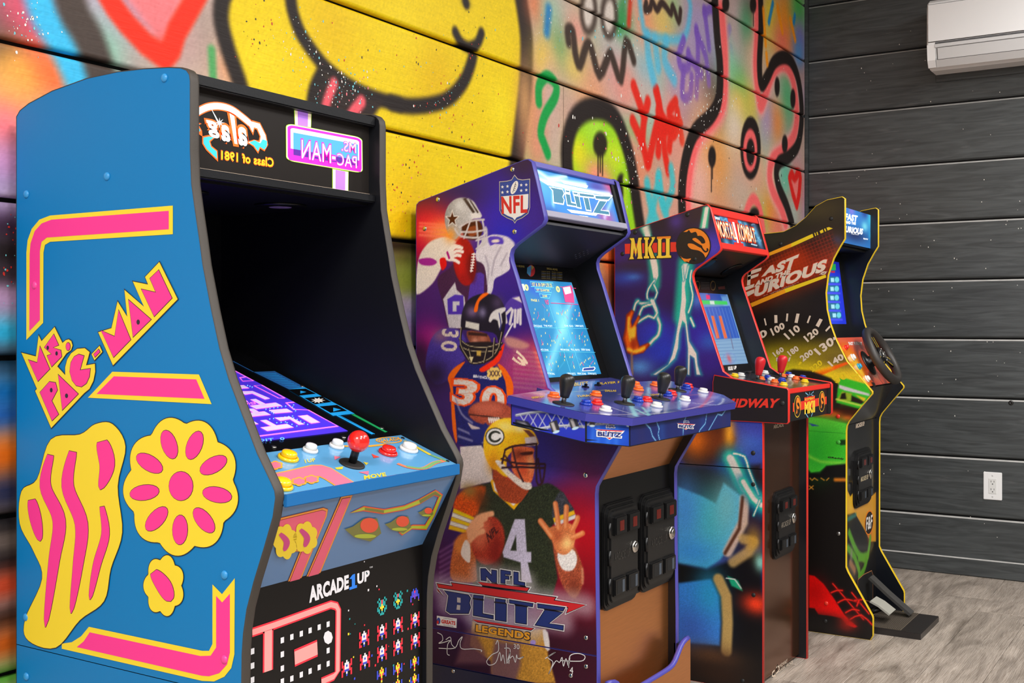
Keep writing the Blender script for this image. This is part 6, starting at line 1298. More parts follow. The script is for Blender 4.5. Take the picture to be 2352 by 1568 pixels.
def mk_paint(c):
    def bl(C, x, y, r, col, a=1): c.blob(C([(x, y)])[0], r, col, a)
    c.clouds([(34, 26, 52), (70, 50, 130), (40, 60, 150)], 14, .8, 21)
    bl(E5, 500, 200, (.14, .09), (48, 32, 44)); bl(E5, 800, 130, (.08, .06), (60, 44, 48), .9); bl(E5, 600, 190, (.03, .03), (84, 60, 140), .8); bl(E5, 930, 420, (.06, .06), (80, 66, 170)); bl(E5, 100, 560, (.08, .06), (74, 50, 140), .8); bl(E5, 200, 620, (.1, .04), (52, 40, 46), .9); bl(E5, 150, 700, (.08, .03), (50, 70, 160), .9); bl(E5, 220, 690, (.03, .012), (70, 120, 190), .8)
    bl(E5, 540, 800, (.08, .14), (58, 34, 92), .9); bl(E5, 560, 1000, (.06, .08), (46, 28, 60), .9); bl(E5, 400, 1200, (.10, .08), (54, 60, 180)); bl(E5, 480, 1350, (.10, .06), (44, 60, 170)); bl(E5, 820, 1230, (.08, .10), (60, 44, 150)); bl(E5, 900, 1300, (.04, .04), (60, 120, 200), .8); bl(E5, 900, 1450, (.08, .06), (60, 40, 120)); bl(E5, 270, 1500, (.05, .03), (90, 150, 210), .9); bl(E5, 790, 900, (.03, .03), (90, 140, 220), .7)
    # lightning
    c.fill(E5([(275, 250), (350, 218), (385, 330), (310, 330)]), (70, 180, 150), .006); c.fill(E5([(298, 245), (345, 225), (372, 330), (322, 330)]), (226, 214, 206), .002)
    c.fill(E5([(845, 60), (905, 55), (885, 250), (812, 250)]), (84, 190, 150), .006); c.fill(E5([(862, 60), (895, 55), (862, 250), (830, 250)]), (226, 216, 208), .002)
    c.stroke(E5([(395, 530), (410, 660), (405, 760)]), .04, (46, 170, 140), .012, .9); c.fill(E5([(362, 520), (420, 520), (436, 600), (440, 680), (415, 740), (405, 800), (395, 700), (382, 620)]), (226, 214, 204), .002)
    for P, w in (([(405, 720), (350, 800), (340, 880), (390, 920)], .004), ([(400, 760), (430, 830), (400, 900)], .004), ([(250, 905), (290, 930), (390, 915)], .006), ([(220, 985), (235, 930), (260, 905)], .005), ([(380, 900), (420, 980), (430, 1050), (455, 1120), (440, 1210), (400, 1250), (365, 1290)], .007), ([(380, 935), (300, 960), (270, 1030)], .005), ([(430, 1010), (400, 1060), (350, 1040), (260, 1095)], .005)): bolts(c, E5, P, w)
    c.fill(E5([(365, 900), (400, 890), (436, 1000), (420, 1010)]), (222, 222, 212), .002)
    c.stroke(E5([(690, 560), (670, 800), (650, 1050)]), .055, (44, 170, 140), .014, .9)
    c.fill(E5([(650, 560), (720, 560), (690, 780), (700, 900), (690, 990), (700, 1090), (720, 1260), (790, 1370), (800, 1480), (830, 1568), (780, 1568), (760, 1430), (725, 1400), (720, 1568), (700, 1568), (705, 1330), (680, 1120), (660, 1090), (640, 1200), (630, 1330), (600, 1430), (530, 1500), (430, 1568), (380, 1568), (520, 1480), (560, 1400), (580, 1280), (600, 1160), (620, 1050), (640, 900), (645, 760)]), (60, 180, 170), .012, .95)
    c.fill(E5([(662, 570), (705, 570), (678, 780), (690, 900), (680, 1000), (694, 1090), (716, 1270), (782, 1380), (792, 1480), (816, 1568), (786, 1568), (766, 1420), (724, 1390), (718, 1568), (706, 1568), (708, 1330), (684, 1110), (656, 1080), (626, 1200), (616, 1330), (588, 1420), (520, 1490), (420, 1568), (395, 1568), (530, 1480), (566, 1390), (592, 1280), (612, 1150), (632, 1040), (648, 900), (652, 760)]), (226, 214, 204), .002)
    for P, w in (([(738, 630), (725, 730), (750, 850), (735, 940), (710, 1010)], .004), ([(712, 590), (690, 700)], .003), ([(655, 590), (665, 720)], .003), ([(730, 1060), (760, 1130)], .005)): bolts(c, E5, P, w)
    # flame-coloured glow on the left
    c.fill(E5([(120, 1245), (140, 1150), (150, 1030), (200, 982), (224, 998), (196, 1090), (205, 1130), (262, 1030), (278, 1048), (242, 1130), (250, 1250), (272, 1312), (348, 1280), (368, 1300), (305, 1372), (205, 1395), (160, 1372)]), (150, 50, 14), .004)
    c.fill(E5([(140, 1240), (158, 1150), (165, 1050), (200, 1000), (212, 1010), (186, 1090), (204, 1150), (258, 1050), (266, 1062), (232, 1140), (238, 1260), (262, 1330), (345, 1296), (300, 1358), (205, 1382), (165, 1350)]), (232, 110, 22), .005)
    for P, w in (([(176, 1060), (172, 1150), (190, 1260)], .008), ([(225, 1150), (215, 1250)], .012), ([(170, 1340), (240, 1360), (310, 1330)], .010), ([(200, 1170), (205, 1230)], .016)): c.stroke(E5(P), w, (252, 206, 70), .006, .95, smooth=2)
    c.fill(E5([(195, 1245), (235, 1235), (250, 1310), (215, 1345), (190, 1310)]), (150, 46, 14), .008, .8)
    c.stroke(E5([(200, 1380), (205, 1568)]), .008, (150, 120, 90), .004, .8)
    # cut above the wing, then the lower board
    bl(E6, 760, 900, (.08, .08), (60, 90, 180)); bl(E6, 820, 830, (.1, .04), (66, 66, 150)); bl(E6, 740, 1000, (.08, .06), (80, 120, 200), .8); bl(E6, 860, 1060, (.06, .04), (60, 80, 150), .8)
    c.fill(E6([(420, 740), (560, 760), (640, 900), (600, 1120), (440, 1180), (160, 1180), (60, 1000), (160, 800)]), (58, 32, 22), .012); bl(E6, 500, 930, (.06, .07), (110, 56, 28), .9); bl(E6, 250, 930, (.05, .06), (214, 110, 30), .95); bl(E6, 590, 850, (.02, .06), (240, 170, 60), .9)
    c.fill(E6([(60, 1180), (480, 1190), (900, 1160), (930, 1568), (60, 1568)]), (40, 30, 30), .012); bl(E6, 560, 1190, (.06, .03), (40, 50, 110), .9)
    bolts(c, E6, [(600, 1100), (680, 1260), (740, 1400), (860, 1500), (930, 1560)], .024); bolts(c, E6, [(630, 1050), (740, 1080), (780, 1200), (830, 1330), (880, 1460)], .004)
    # broad cloth-coloured blocks
    c.fill(E1([(60, 60), (240, 130), (350, 185), (410, 30), (560, 140), (540, 330), (470, 510), (380, 620), (280, 690), (60, 650)]), (100, 186, 222), .006, noise=.03); bl(E1, 300, 300, (.07, .12), (84, 190, 190), .7); bl(E1, 430, 200, (.05, .10), (130, 196, 200), .8); bl(E1, 110, 250, (.06, .14), (84, 150, 220), .8); bl(E1, 160, 560, (.10, .05), (72, 150, 222), .8)
    c.stroke(E1([(570, 150), (560, 330), (440, 560)]), .03, (206, 180, 166), .006); c.stroke(E1([(556, 140), (530, 380), (420, 570)]), .010, (96, 62, 46), .004)
    c.fill(E1([(60, 650), (280, 690), (420, 640), (700, 560), (720, 1600), (60, 1600)]), (20, 18, 18), .01); c.stroke(E1([(560, 460), (640, 480), (600, 560), (480, 640)]), .03, (206, 170, 110), .008, .8); bl(E1, 640, 470, (.03, .05), (196, 150, 60), .7)
    c.fill(E1([(60, 800), (310, 770), (370, 900), (385, 1100), (378, 1280), (60, 1250)]), (70, 140, 220), .006, noise=.03); bl(E1, 300, 900, (.06, .1), (56, 160, 200), .8); bl(E1, 150, 1150, (.1, .08), (70, 100, 180), .8)
    c.stroke(E1([(370, 770), (430, 900), (440, 1100), (430, 1320)]), .034, (186, 156, 100), .006); c.fill(E1([(440, 745), (520, 780), (555, 860), (470, 820)]), (40, 160, 120), .004); c.stroke(E1([(430, 760), (495, 770), (545, 840)]), .003, (220, 226, 220), .001)
    bl(E1, 660, 960, (.05, .035), (226, 70, 40), 1); bl(E1, 690, 640, (.02, .03), (150, 210, 196), .9); bl(E1, 300, 1360, (.12, .04), (96, 66, 44), .9); bl(E1, 350, 1500, (.14, .05), (52, 34, 24), .9)
    bolts(c, E1, [(560, 20), (640, 150), (700, 200)], .014); bolts(c, E1, [(690, 160), (640, 280)], .003)
    c.vivid(1.12, 1.05); c.grain(.03, 4)
SKIN3 = MPAINT('lightning_side_print', .36, spec=.35)
p3l = prism('side_panel', U3, X3, X3 + TH, [BLACKP, BLACKP], c3); edge_trim(T3, X3, X3 + TH, REDT, p3l); art_sheet('side_artwork', p3l, S3, U3, .0026, mk_paint, (48, 36, 90), SKIN3)
p3m = prism('base_panel', D3, X3, X3 + TH, [BLACKP, BLACKP], c3); art_sheet('base_artwork', p3m, S3, D3, .0026, mk_paint, (40, 30, 50), SKIN3)
p3r = prism('side_panel', T3, X3R - TH, X3R, [M('inner_black', (18, 20, 26), .3), BLACKP], c3); edge_trim(T3, X3R - TH, X3R, REDT, p3r)
kR2 = M('logo_red', (226, 52, 34), .4); kOr = M('logo_orange', (238, 132, 34), .4); kYe = M('logo_gold', (246, 206, 60), .4); kDk = M('logo_brown_black', (36, 26, 22), .4)
A = Print(Frame((X3 - .0005, 0, 0), (0, -1, 0), (0, 0, 1)))
A.px(E5([(138, 392), (600, 375), (605, 462), (140, 482)]), kR2, 1)
def serif(x0, x1, y0, y1, sk=0): return [(x0 - 10, y0), (x1 + 10, y0), (x1 + 10, y0 + 16), (x1, y0 + 24), (x1, y1 - 24), (x1 + 12, y1 - 16), (x1 + 12, y1), (x0 - 12, y1), (x0 - 12, y1 - 16), (x0, y1 - 24), (x0, y0 + 24), (x0 - 10, y0 + 16)]
letters = [[(182, 342), (222, 340), (242, 440), (262, 338), (292, 336), (290, 352), (284, 360), (292, 500), (300, 525), (250, 526), (258, 505), (252, 420), (238, 510), (222, 430), (212, 505), (222, 528), (178, 530), (190, 505), (198, 365)], serif(322, 346, 334, 522), [(348, 425), (385, 350), (378, 332), (412, 330), (408, 345), (372, 415), (402, 500), (415, 520), (372, 522), (350, 455)], serif(438, 468, 330, 520), serif(510, 542, 326, 516)]
for P in letters:
    q = A.fr.pts(E5(P)); A.poly(offset_poly(q, .003), kDk, 2); A.poly(q, kYe, 3)
    pp = [p for p in P]; 
A.px(E5([(428, 328), (552, 322), (552, 342), (428, 346)]), kOr, 4); A.px(E5([(425, 502), (556, 497), (556, 516), (425, 521)]), kYe, 4)
# round dragon emblem
def dragon(Pr, C, x, y, s, L=2):
    def T(P): return C([(x + a * s, y + b * s) for a, b in P])
    Pr.px(T(ell(0, 0, 158, 166)), kDk, L); Pr.px(T(ell(0, 0, 148, 156)), kOr, L + 1)
    Pr.px(T(cr([(-150, 0), (-120, -110), (-60, -125), (-40, -140), (-20, -115), (20, -125), (40, -95), (75, -85), (100, -55), (105, -25), (75, -20), (60, -40), (20, -70), (-10, -60), (10, -40), (60, -10), (80, 5), (60, 18), (0, -15), (-45, -20), (-50, 0), (-20, 30), (50, 45), (95, 80), (105, 130), (40, 160), (-40, 150), (-20, 115), (-70, 120), (-110, 100), (-140, 60)], 3)), kDk, L + 2)
    Pr.lpx(T(cr([(70, 10), (90, 40), (110, 55), (130, 40), (120, 25)], 3, False)), .004 * s / 1.0 * 1.3, kDk, L + 2); Pr.px(T([(-110, 110), (-60, 120), (-40, 140), (-80, 145)]), kOr, L + 3); Pr.px(T([(30, -100), (60, -90), (40, -88)]), kOr, L + 3)
A.build('title_logo', p3l); dragon(A, E5, 757, 408, 1.0)
A.build('dragon_emblem', p3l)
for u, v in ((1579, 493), (1459, 533.5), (1430, 583), (1596, 595), (1730, 1040)): cap(p3l, S3, u, v, .0072, BLACKM)
for u, v in ((1730, 1112), (1731, 1366), (1706, 1563)): cap(p3m, S3, u, v, .0066, BLACKM)
m0, m1 = X3 + TH, X3R - TH; yb3 = T3[0][0]
box('back_panel', m0, m1, yb3 - .014, yb3 - .002, .02, 1.34, BLACKP, c3)
prism('top_panel', [(T3[2][0], T3[2][1] - .004), (T3[3][0], T3[3][1] - .004), (T3[3][0], T3[3][1] - .02), (T3[2][0], T3[2][1] - .02)], m0, m1, [BLACKP], c3)
mt, mb = T3[5], T3[7]
FM3 = slope_frame((mb[0] + .008, mb[1] + .004), (mt[0] + .008, mt[1] - .002)); LM = math.hypot(mt[0] - mb[0], mt[1] - mb[1] - .006)
mh = slab('marquee_housing', FM3, rect(m0, m1, 0, LM), -.03, -.004, BLACKP, c3)
slab('marquee_rail', FM3, rect(m0, m1, LM - .018, LM + .006), -.006, .006, REDT, mh, bevel=.001); slab('marquee_rail', FM3, rect(m0, m1, -.008, .012), -.006, .006, REDT, mh, bevel=.001)
E7 = crop(1560, 460, 6.533)
def marq3(c):
    c.clouds([(30, 60, 110), (40, 110, 150), (14, 18, 34)], 40, .8, 2)
    for x, y, r in ((700, 250, .03), (900, 300, .03), (1000, 380, .025), (1150, 480, .025), (950, 660, .03), (720, 660, .03), (1200, 620, .025), (620, 250, .02)): c.blob(E7([(x, y)])[0], r, (84, 170, 214), .8)
    r = random.Random(4)
    for k in range(30):
        x, y = r.uniform(600, 1230), r.uniform(200, 740); P = [(x, y)]
        for _ in range(4): x += r.uniform(-40, 50); y += r.uniform(-25, 30); P.append((x, y))
        c.stroke(E7(P), .0025, (150, 214, 240), .002, .6)
    c.stroke(E7([(760, 240), (870, 700)]), .05, (60, 130, 230), .03, .8)
mq3 = paint_quad('marquee', c3, FM3, [(m0, LM - .018), (m1, LM - .018), (m1, .012), (m0, .012)], 130, 40, marq3, (18, 26, 46), MPAINT('lightning_marquee_glow', .3, emit=.35))
Q = Print(Frame(FM3.to3(0, 0, .0008), FM3.ex, FM3.ey)); xR = M('lit_scarlet', (206, 34, 26), .3, emit=.25); xY = M('lit_cream', (250, 236, 196), .3, emit=.45); xO = M('lit_orange', (240, 130, 30), .3, emit=.3); xC = M('lit_sky', (200, 226, 240), .3, emit=.7)
def strip2(P): Q.px(E7(P), xC, 1)
Q.px(E7([(720, 262), (870, 290), (880, 350), (845, 345), (925, 640), (960, 650), (965, 690), (820, 665), (820, 630), (860, 632), (770, 330), (735, 325)]), xR, 2); Q.px(E7([(790, 325), (820, 330), (890, 640), (868, 636)]), xC, 3)
for s_, q in (('MORTAL', [(535, 300), (800, 360), (860, 590), (588, 545)]), ('KOMBAT', [(860, 350), (1115, 420), (1160, 640), (900, 600)])):
    Q.text(s_, E7(q), xR, 3, .07); Q.text(s_, E7(q), xO, 4, .03); a, b, c_, d_ = [np.array(p) for p in q]; Q.text(s_, E7([tuple(a), tuple(b), tuple(c_), tuple(d_)]), xY, 5, .0)
Q.text('MIDWAY', E7([(500, 235), (605, 262), (612, 300), (508, 275)]), xC, 2, .05)
Q.text('ARCADE1UP', E7([(1070, 645), (1165, 668), (1170, 690), (1080, 666)]), xC, 2, .03)
Q.build('marquee_print', mq3)
FS3 = slope_frame((1.50, 1.262), (T3[8][0] + .012, T3[8][1] + .004)); LS3 = math.hypot(1.50 - T3[8][0] - .012, T3[8][1] + .004 - 1.262)
sb3 = slab('speaker_board', FS3, rect(m0, m1, 0, LS3), -.008, 0, M('speaker_board_brown', (38, 33, 31), .4), c3)
for u, v in ((1680, 618), (1620, 606)):
    a, b = FS3.pix(u, v); a = min(max(a, m0 + .05), m1 - .05); s = lathe('speaker', [(.04, 0), (.04, .003), (.037, .005), (.033, .004)], FS3.mat(a, b), BLACKG, sb3, seg=24); lathe('speaker_cone', [(.033, .002), (.02, .003), (.006, .004)], FS3.mat(a, b), M('speaker_cone_grey', (44, 42, 44), .5), s, seg=20)
FZ3 = slope_frame((1.386, .967), (1.4735, 1.244)); LZ3 = math.hypot(.0875, .277)
sz3 = slab('screen_board', FZ3, rect(m0, m1, -.02, LZ3 + .02), -.01, 0, SCREENBLACK, c3)
def scr3(c):
    def fl(P, col, a=1, s=.002): c.fill(E5(P), col, s, a)
    fl([(795, 830), (1045, 845), (1065, 905), (815, 900)], (30, 70, 160)); fl([(1000, 860), (1050, 850), (1258, 1465), (1180, 1470)], (110, 160, 206), .8, .01); fl([(800, 840), (880, 835), (900, 900), (815, 895)], (96, 120, 190), .8)
    fl([(815, 898), (1055, 908), (1062, 940), (825, 935)], (60, 190, 90)); fl([(900, 905), (940, 905), (945, 938), (905, 936)], (190, 206, 200)); fl([(865, 850), (900, 852), (905, 890), (870, 890)], (210, 50, 110))
    fl([(850, 960), (1080, 950), (1170, 1240), (960, 1250)], (44, 84, 176)); 
    for x in (910, 980): fl([(x, 1040), (x + 26, 1040), (x + 80, 1240), (x + 50, 1245)], (206, 96, 60))
    for k in range(9): x = 860 + k * 30; c.stroke(E5([(x, 970), (x + 80, 1240)]), .003, (120, 160, 206), .002, .6)
    fl([(930, 1260), (1190, 1240), (1258, 1465), (990, 1480)], (120, 156, 190))
    for k in range(7): c.stroke(E5([(940 + k * 9, 1270 + k * 30), (1200 + k * 9, 1255 + k * 30)]), .002, (84, 120, 170), .0015, .7)
    c.stroke(E5(ell(1078, 1422, 58, 46)), .004, (110, 140, 190), .002, closed=True); c.blob(E5([(1075, 1425)])[0], (.02, .016), (190, 80, 96), .8); c.stroke(E5([(1080, 1180), (1110, 1330)]), .008, (96, 90, 120), .004, .7)
q = FZ3.pts([(1603, 672), (1666.6, 675.6), (1721, 834), (1652.5, 837.6)])
sc3 = paint_quad('screen', sz3, FZ3, [(m0 + .03, q[0][1]), ((q[1][0] + q[2][0]) / 2, q[0][1]), ((q[1][0] + q[2][0]) / 2, q[2][1]), (m0 + .03, q[2][1])], 110, 90, scr3, (96, 134, 180), MPAINT('fighting_screen_glow', .25, emit=.12), d=.0008)
Q = Print(FZ3); Q.text('ARCADE', E5([(1062, 1498), (1105, 1494), (1110, 1526), (1068, 1530)]), nW, 1, .06); Q.text('UP', E5([(1116, 1494), (1140, 1490), (1142, 1518), (1118, 1522)]), nW, 1, .06)
dm = M('dim_red_print', (66, 24, 20), .4); dg = M('dim_grey_print', (46, 44, 44), .4)
for x in (790, 930): Q.lpx(E5(ell(x, 768, 22, 40)), .004, M('dim_gold_print', (84, 62, 30), .4), 1, True)
for k in range(5): Q.lpx(E5([(820, 740 + k * 14), (900, 742 + k * 14)]), .003, dg, 1)
Q.px(E5([(975, 780), (1035, 770), (1040, 800), (980, 802)]), dm, 1)
Q.build('bezel_print', sz3)
# deck between two wing plates
WT = .016; fz = (1.1126, .915); bz3 = (1.345, .949)
wing = [(bz3[0], bz3[1] + .002), (bz3[0] + .004, .93), (bz3[0] + .004, .815), (fz[0] + .004, .813), (fz[0], .818), (fz[0], .911), (fz[0] + .004, .9165)]
WB = M('wing_black', (37, 32, 30), .3, coat=.2)
for i, (xa, xb) in enumerate(((X3 - .006, X3 + .010), (X3R - .010, X3R + .006))):
    w = prism('deck_wing', wing, xa, xb, [WB], c3); edge_trim(wing, xa, xb, REDT, w)
    if i == 0:
        Pw = Print(side_frame(X3 - .006)); Pw.text('IDWAY', E6([(655, 505), (1088, 505), (1066, 590), (640, 587)]), kR2, 1, .05, .15); Pw.text('M', E6([(535, 500), (645, 505), (630, 587), (520, 583)]), kR2, 1, .05, .15); Pw.build('wing_lettering', w); cap(w, side_frame(X3 - .006), 1797, 926, .0078, BLACKM)
FD3 = slope_frame((fz[0] + .004, fz[1] - .004), (1.386, .951)); LD3 = math.hypot(1.386 - fz[0] - .004, .04)
dk3 = slab('control_deck', FD3, rect(m0 - .006, m1 + .006, 0, LD3), -.012, -.0006, REDT, c3)
def deck3(c):
    c.clouds([(60, 56, 66), (26, 24, 28), (90, 84, 92)], 40, .9, 5)
    for P in ([(200, 300), (300, 230)], [(1000, 260), (1040, 210)], [(1200, 380), (1250, 300)], [(560, 250), (700, 230)], [(1300, 330), (1500, 370)], [(700, 290), (900, 340)], [(1400, 300), (1560, 350)]): c.stroke(E6(P), .006, (170, 164, 170), .004, .7)
    c.stroke(E6([(980, 255), (1010, 215), (1060, 235)]), .004, (206, 60, 50), .002); c.stroke(E6(ell(1195, 345, 30, 22)), .004, (206, 190, 160), .002, closed=True); c.stroke(E6([(1320, 390), (1345, 360), (1370, 385), (1455, 370)]), .004, (206, 190, 160), .002)
paint_quad('deck_artwork', dk3, FD3, [(m0 - .005, LD3), (m1 + .005, LD3), (m1 + .005, .001), (m0 - .005, .001)], 120, 80, deck3, (44, 42, 48), MPAINT('deck_gloss_print', .18, coat=.6), d=0.0)
for x, y, m in ((640, 280, bY), (705, 275, bW), (945, 250, bW), (905, 312, bO), (970, 298, bB), (1010, 318, bW), (1040, 340, bO), (1115, 325, bB), (1130, 370, bY), (1120, 282, bO), (1180, 265, bB), (1210, 290, bW), (1252, 310, bO), (1322, 298, bB), (1342, 338, bY)):
    u, v = E6([(x, y)])[0]; button(dk3, FD3, u, v, .0135, m, h=.006)
bRs = M('bat_red', (206, 30, 40), .38)
for x, y in ((872, 318), (1095, 290)): u, v = E6([(x, y)])[0]; bat_stick(dk3, FD3, u, v, bRs, hgt=.062, r=.0165)
for x, y in ((775, 252), (835, 248)): u, v = E6([(x, y)])[0]; a, b = FD3.pix(u, v); slab('rocker_switch', FD3, rect(a - .008, a + .008, b - .006, b + .006), 0, .006, BLACKG, dk3, bevel=.001)
FA3 = front_frame(fz[0] + .010)
ap3 = box('deck_front', X3 + .010, X3R - .010, fz[0] + .010, fz[0] + .020, .815, .913, M('deck_front_black', (20, 18, 19), .25), c3)
box('deck_front_lip', X3 + .010, X3R - .010, fz[0] + .004, fz[0] + .012, .900, .914, REDT, ap3, bevel=.001)
Q = Print(FA3); Q.px(E6([(1222, 545), (1560, 480), (1560, 555), (1222, 635)]), kR2, 1)
for x, y, sx in ((1268, 580, 1), (1512, 530, .82)):
    # emblem drawn on the narrow front face
    a, b = FA3.pts(E6([(x, y)]))[0]; r = .030
    def EM(P): return [(a + px_ * r, b - py_ * r) for px_, py_ in P]
    Q.poly(ell(a, b, r * 1.12, r * 1.12), kYe, 2); Q.poly(ell(a, b, r * 1.04, r * 1.04), kDk, 3); Q.poly(EM(cr([(-.3, -.85), (.3, -.9), (.75, -.5), (.95, 0), (.8, .5), (.6, -.1), (.2, -.4), (-.2, -.3), (.1, -.05), (.5, .1), (.2, .3), (-.2, .2), (-.1, .6), (-.5, .7), (-.3, .2), (-.5, -.3)], 3)), kOr, 4)
Q.text('MKII', E6([(1340, 545), (1440, 525), (1440, 630), (1340, 650)]), kYe, 3, .06); Q.px(E6([(1336, 490), (1442, 470), (1442, 520), (1336, 542)]), kR2, 2); Q.text('KOMBAT', E6([(1342, 500), (1436, 482), (1436, 505), (1342, 524)]), kYe, 3, .02)
for P in ([(1345, 440), (1380, 470), (1360, 490)], [(1430, 430), (1400, 460), (1430, 475)], [(1350, 650), (1375, 690)], [(1420, 640), (1405, 680)], [(1388, 435), (1390, 470)]): Q.lpx(E6(P), .004, M('ink_pale_blue', (120, 176, 206), .4), 2)
Q.build('deck_front_print', ap3)
box('deck_floor', X3 + .010, X3R - .010, fz[0] + .02, 1.25, .816, .822, BLACKP, c3)
fp3 = box('front_panel', m0, m1, 1.219, 1.231, .012, .86, M('gloss_brown_reflection', (112, 70, 42), .16, metal=.85, var=.25, scale=6), c3)  # glossy panel with the brown of a floor reflection put into its base colour
FF3 = front_frame(1.219)
Q = Print(FF3); cI = M('ink_cream', (226, 206, 184), .4)
Q.text('ARCADE', E6([(1028, 765), (1128, 745), (1130, 778), (1030, 802)]), cI, 1, .04)
Q.build('maker_lettering', fp3)
Q.text('MIDWAY', E1([(835, 1430), (898, 1380), (900, 1412), (838, 1452)]), cI, 1, .012, .1); Q.text('CLASSIC ARCADE', E1([(832, 1464), (938, 1391), (940, 1412), (834, 1485)]), cI, 1, .012, .1)
Q.lpx(E1(cr([(800, 1470), (782, 1490), (785, 1515), (805, 1500), (825, 1425), (800, 1528)], 4, False)), .005, cI, 1); Q.lpx(E1(cr([(812, 1450), (830, 1440), (832, 1470), (808, 1498)], 4, False)), .005, cI, 1)
Q.build('classic_logo', fp3)
a0, b0 = FF3.pix(1772, 1288); a1, b1_ = FF3.pix(1821, 1114); coin_door(c3, FF3, (a0 + a1) / 2, (b0 + b1_) / 2, (a1 - a0), (b1_ - b0), ink=M('door_ink_grey', (120, 112, 100), .4))

# ------------------------------------------------------------------ cabinet 4: driving game
X4, X4R = 4.07, 4.538
S4 = side_frame(X4)
c4 = thing('arcade_cabinet', 'black driving cabinet with yellow trim, a steering wheel and a printed speed dial', 'arcade cabinet', 'arcade cabinets along the painted wall')
T4 = px_prof(S4, [(1623.5, 545), (1700, 541), (1755, 537), (1800, 532), (1827.6, 518), (1850.5, 499), (1873.5, 473.4), (1899, 459.3), (1934, 452), (1940, 456), (1940, 548), (1929.6, 565), (1914.3, 593), (1901.5, 631.5), (1896.4, 672.3), (1899, 710.6), (1906.6, 743.8), (1919.4, 779.5), (1945, 830), (2003, 899), (2003, 904), (1975, 936.8), (1949.6, 967.4), (1944.5, 977.7), (1943, 990), (1942.4, 1302), (1947.6, 1314.7), (2003, 1414), (2004.5, 1420), (2004.5, 1460), (1998.6, 1469)])
T4[-1] = (T4[-1][0], 0.0); T4.append((T4[0][0], 0.0))
YELT = M('edge_trim_yellow', (226, 190, 26), .4)
G2 = crop(1700, 430, 3.92); G3 = crop(1720, 720, 3.92); G4 = crop(1820, 1080, 3.92)
def ff_paint(c):
    def bl(C, x, y, r, col, a=1): c.blob(C([(x, y)])[0], r, col, a)
    bl(G2, 700, 200, (.14, .06), (58, 50, 34)); bl(G2, 300, 480, (.10, .05), (42, 40, 34)); bl(G2, 620, 480, (.10, .05), (58, 46, 40), .8); bl(G2, 840, 570, (.05, .06), (120, 70, 50), .8); bl(G2, 830, 480, (.04, .02), (50, 66, 110), .7); bl(G2, 830, 600, (.03, .02), (150, 140, 50), .7); bl(G2, 450, 1050, (.12, .10), (48, 42, 40), .8)
    # red mesh field between the two yellow bars
    fld = [(40, 830), (255, 620), (820, 400), (870, 560), (780, 790), (96, 1050), (30, 870)]
    c.fill(G2(fld), (52, 24, 18), .02)
    Q = np.array(c.fr.pts(G2(fld))); idx = c._near(Q, .01); w = np.clip((.01 - c.sdf(Q, idx)) / .02, 0, 1)
    th = .35; a, b = c.A[idx], c.B[idx]; ua, ub = a * math.cos(th) + b * math.sin(th), -a * math.sin(th) + b * math.cos(th); P = .0125
    g = np.maximum(np.clip(1 - np.abs((ua / P) % 1 - .5) * 7, 0, 1), np.clip(1 - np.abs((ub / P) % 1 - .5) * 7, 0, 1)); c._mix(idx, w * g * .55, (190, 70, 52))
    for P, wd in (([(90, 880), (500, 650)], .07), ([(120, 960), (780, 690)], .10), ([(400, 720), (520, 640)], .06)): c.stroke(G2(P), wd, (176, 62, 26), .05, .55)
    # dial background: glow low down
    for x, y, r, col, a in ((430, 480, (.26, .085), (240, 216, 50), 1), (250, 480, (.12, .05), (190, 200, 60), .9), (640, 540, (.16, .075), (246, 218, 60), 1), (900, 560, (.10, .075), (236, 200, 60), 1), (560, 380, (.2, .05), (120, 104, 40), .7), (860, 420, (.1, .04), (90, 74, 44), .7), (700, 620, (.1, .04), (236, 206, 60), 1), (960, 640, (.06, .03), (220, 190, 60), .9)): bl(G3, x, y, r, col, a)
    c.fill(G3([(580, 528), (910, 425), (925, 440), (640, 560)]), (238, 96, 28), .004, .95); c.stroke(G3([(560, 535), (740, 485)]), .012, (246, 190, 50), .012, .8)
    # lime car: dark roof line, wing, body
    c.fill(G3([(330, 520), (400, 500), (560, 515), (740, 580), (830, 650), (820, 900), (540, 900), (380, 600)]), (40, 34, 30), .006)
    c.fill(G3([(820, 580), (880, 585), (1060, 635), (1100, 720), (1010, 860), (790, 800), (800, 680)]), (70, 176, 56), .004); c.fill(G3([(815, 640), (1080, 720), (1090, 742), (860, 690), (810, 668)]), (206, 200, 200), .003); c.fill(G3([(790, 780), (840, 700), (930, 720), (920, 790)]), (150, 170, 60), .004); c.fill(G3([(835, 720), (870, 712), (880, 770), (820, 770)]), (38, 34, 26), .003); c.fill(G3([(925, 735), (1045, 790), (1010, 815), (920, 790)]), (40, 34, 26), .003); c.fill(G3([(960, 730), (1050, 760), (1040, 795)]), (214, 186, 60), .003)
    c.stroke(G3([(790, 770), (900, 800), (1020, 830)]), .006, (206, 214, 100), .003, .9)
    c.fill(G3([(540, 860), (800, 850), (1000, 870), (930, 1000), (540, 940)]), (58, 26, 20), .008)
    for x, y in ((640, 900), (760, 905), (880, 940), (700, 910)): bl(G3, x, y, (.03, .012), (214, 70, 40), .9)
    c.fill(G3([(540, 930), (640, 940), (880, 990), (875, 1360), (700, 1370), (640, 1420), (560, 1430), (535, 1400)]), (92, 200, 70), .004); bl(G3, 640, 980, (.10, .03), (126, 206, 80), .9); bl(G3, 800, 1080, (.10, .05), (92, 190, 70), .9); bl(G3, 620, 1220, (.06, .1), (50, 150, 60), .8); bl(G3, 780, 1230, (.1, .06), (66, 170, 56), .8)
